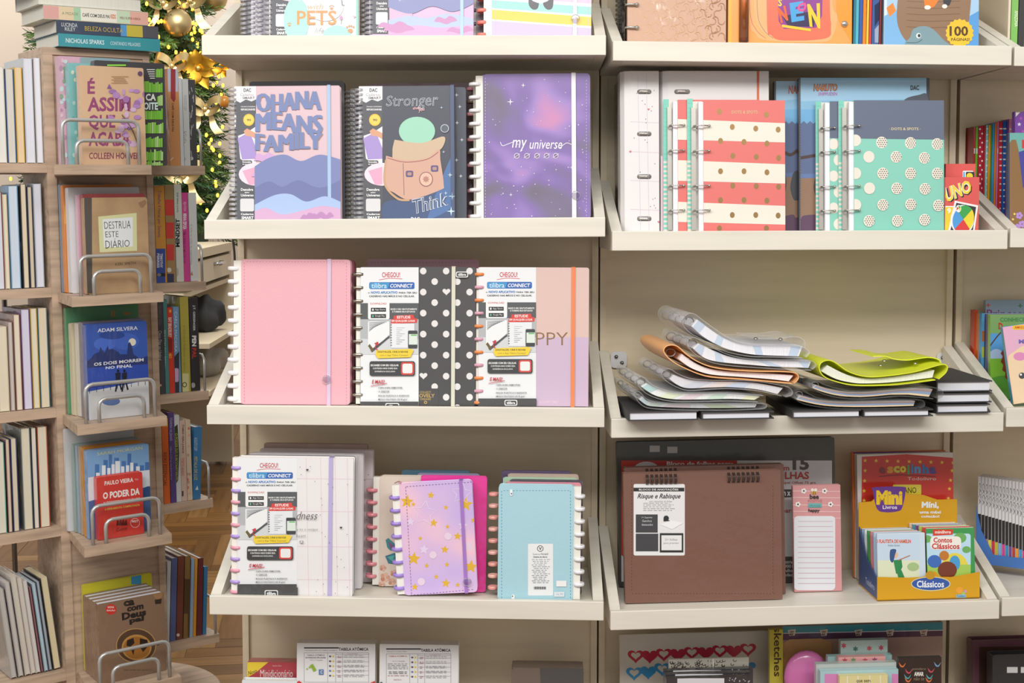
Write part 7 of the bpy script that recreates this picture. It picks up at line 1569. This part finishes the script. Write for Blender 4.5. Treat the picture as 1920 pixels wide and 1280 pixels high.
for px, py, s, lab in ((372, 128, 44, 'golden poinsettia flower below the large gold ball'), (412, 122, 26, 'golden poinsettia flower half behind the shelf tray')):
    p = on_tree(px, py, .09); s = s / 2600 * p.y; root = empty('poinsettia', Matrix.Translation(p), lab, 'ornament', 'golden poinsettias on the tree')
    for k in range(9):
        a = k * 2 * math.pi / 9 + .3; d = Vector((math.cos(a), 0, math.sin(a))); q = Vector((-math.sin(a), 0, math.cos(a))); l = s * (1 if k % 2 else .78); g = []
        for i in range(7):
            t = i / 6; wd = s * .26 * math.sin(math.pi * (t * .9 + .08)); c = d * l * t + Vector((0, -.25 * s * math.sin(t * 2.2) + (.04 * s if k % 2 else 0), 0))
            g.append([tuple(c - q * wd), tuple(c + Vector((0, .06 * s, 0))), tuple(c + q * wd)])
        MB().sheet(g, PET).build('petal', root)
    MB().ball((0, -.08 * s, 0), .12 * s, mat('e6cf7a', 'satin'), 10, 8).build('flower_centre', root)
lights = empty('fairy_lights', Matrix.Translation(TC), 'string of small warm fairy lights wound round the Christmas tree', 'string lights')
lp = [(275, 7), (309, 5), (313, 7), (345, 10), (361, 18), (280, 37), (279, 50), (289, 56), (297, 41), (297, 69), (314, 75), (316, 88), (330, 98), (362, 43), (368, 45), (364, 53), (365, 60), (375, 57), (379, 60), (383, 68), (383, 75), (359, 64), (361, 74), (370, 81), (370, 87), (365, 97), (376, 100), (358, 101), (361, 114), (389, 112), (395, 107), (416, 125), (387, 143), (410, 143), (417, 142), (406, 154), (374, 152), (400, 160), (418, 160), (415, 176), (405, 192), (409, 205), (404, 235), (417, 238), (387, 253), (396, 262), (392, 269), (397, 277), (400, 281), (412, 269), (372, 276), (371, 281), (412, 292), (412, 305), (398, 318), (405, 348), (408, 366), (371, 370), (376, 380), (404, 341), (300, 300), (20, 335), (60, 320)]
bm_ = None; pts_ = []
for i in range(22): lp.append((rt.uniform(120, 420), rt.uniform(-120, 420)))
for i, (x, y) in enumerate(lp):
    q = on_tree(x, y, .07) - TC; pts_.append(q)
    if bm_ is None:
        bm_ = MB().ball((0, 0, 0), .0078, mat('ffb030', 'bulb'), 8, 6, (1, 1, 1.4)).build('bulb', lights); bm_.location = q
    else: copy_child(bm_, lights, Matrix.Translation(q))
pts_.sort(key=lambda q: q.z); m = MB(); m.tube([tuple(q * .97) for q in pts_], .0016, mat('2f4a2c', 'matte'), 4); m.build('wire', lights)

# counter with a drawer and open shelves
pA = on_y(367, 476, 6.0); pB = on_y(432, 461, 6.9)
CP = Plane(pA, pB - pA, (0, 0, 1)); CP.v = CP.n.cross(CP.u).normalized()
CREAM = mat('cdbfa4', 'matte'); cl = lambda x, y: CP.loc(x, y)
a0 = cl(345, 520)[0]; a1 = cl(433, 480)[0]; b_ = 0.; bf = -CP.o.z + .0
root = empty('counter', CP.mat(0, 0), 'cream counter with a chrome-handled drawer and open shelves, seen between tower and shelf unit', 'counter')
m = MB(); m.box(a0, a1, -.02, .02, -.5, .012, CREAM); m.build('worktop', root)
bd = cl(430, 513)[1]; bs1 = cl(418, 606)[1]; bs2 = cl(418, 684)[1]
m = MB(); m.box(a0 + .02, a1 - .06, bd, -.035, -.02, .006, mat('d0c4ac', 'matte')); dr = m.build('drawer', root)
hx, hy = cl(404, 493)
m = MB(); m.tube([(hx - .075, hy, .006), (hx - .07, hy, .03), (hx + .07, hy, .03), (hx + .075, hy, .006)], .009, mat('d0d0d4', 'metal'), 8); m.build('handle', dr)
m = MB()
m.box(a1 - .055, a1, bf, -.02, -.5, 0, CREAM); m.build('side_panel', root)
m = MB(); m.box(a0, a1 - .055, bf, -.02, -.5, -.46, mat('b5a78c', 'matte')); m.build('back_panel', root)
for b in (bd - .02, bs1, bs2):
    m = MB(); m.box(a0, a1 - .0552, b - .02, b, -.4598, -.004 if b > bs1 + .05 else .10, CREAM); m.build('shelf', root)
def sack(px, py, rx, ry, rz, c, nm, lab, kind, b):
    a, bb_ = cl(px, py); r2 = random.Random(px); mb = MB(); mb.ball((0, 0, 0), 1, mat(c, kind), 20, 14)
    for v in mb.v:
        k = 1 + .20 * math.sin(v.x * 5 + v.y * 3) + .12 * math.sin(v.z * 9); v.x *= rx * k * (1 - .25 * max(v.y, 0)); v.z *= rz * k; v.y = max(v.y * ry * k, -ry * .8)
    lo = min(v.y for v in mb.v)
    for v in mb.v: v.y -= lo
    return tag(mb.build(nm, None, CP.mat(a, b + .001, -.02)), lab, 'bag')
sack(392, 570, .10, .085, .075, '38383a', 'cloth_bag', 'crumpled black bag on the upper open shelf of the cream counter', 'fabric', bs1)
sack(393, 655, .13, .075, .085, 'a8a196', 'cloth_bag', 'grey linen bag on the lower open shelf of the cream counter', 'fabric', bs2)
lp_ = on_z(409, 846, 0.0); root = empty('side_table', Matrix.Translation(lp_), 'dark slim-legged table on the parquet beyond the tower', 'table')
m = MB(); m.tube([(0, 0, 0), (.03, .0, .62)], [.016, .028], mat('2d2a28', 'matte'), 10); m.build('leg', root)
m = MB(); m.tube([(-.24, .3, 0), (-.21, .3, .62)], [.016, .028], mat('2d2a28', 'matte'), 10); m.build('leg', root)
m = MB(); m.box(-.28, .1, -.06, .4, .62, .65, mat('6a543c', 'matte')); m.build('table_top', root)
m = MB(); c0 = UM.mw
pts = [UM.o + UM.e * .002 - UM.n * (UM.D + .015) for _ in range(7)]
P = []
for i, (x, y) in enumerate(((436, 440), (437, 452), (439, 468), (440, 485), (440, 510), (439, 560), (440, 640))):
    q = Plane(UM.o + UM.e * 0 - UM.n * (UM.D + .012), UM.e, (0, 0, 1)); a, b = q.loc(x, y); P.append(q.pt(a, b))
m.tube(curve([tuple(p) for p in P], 4), .0022, mat('2a2826', 'matte'), 8)
tag(m.build('power_cable'), 'thin black cable hanging down the left side of the middle shelf unit', 'cable')

finish_items(); finish_cards(); finish_uprights()
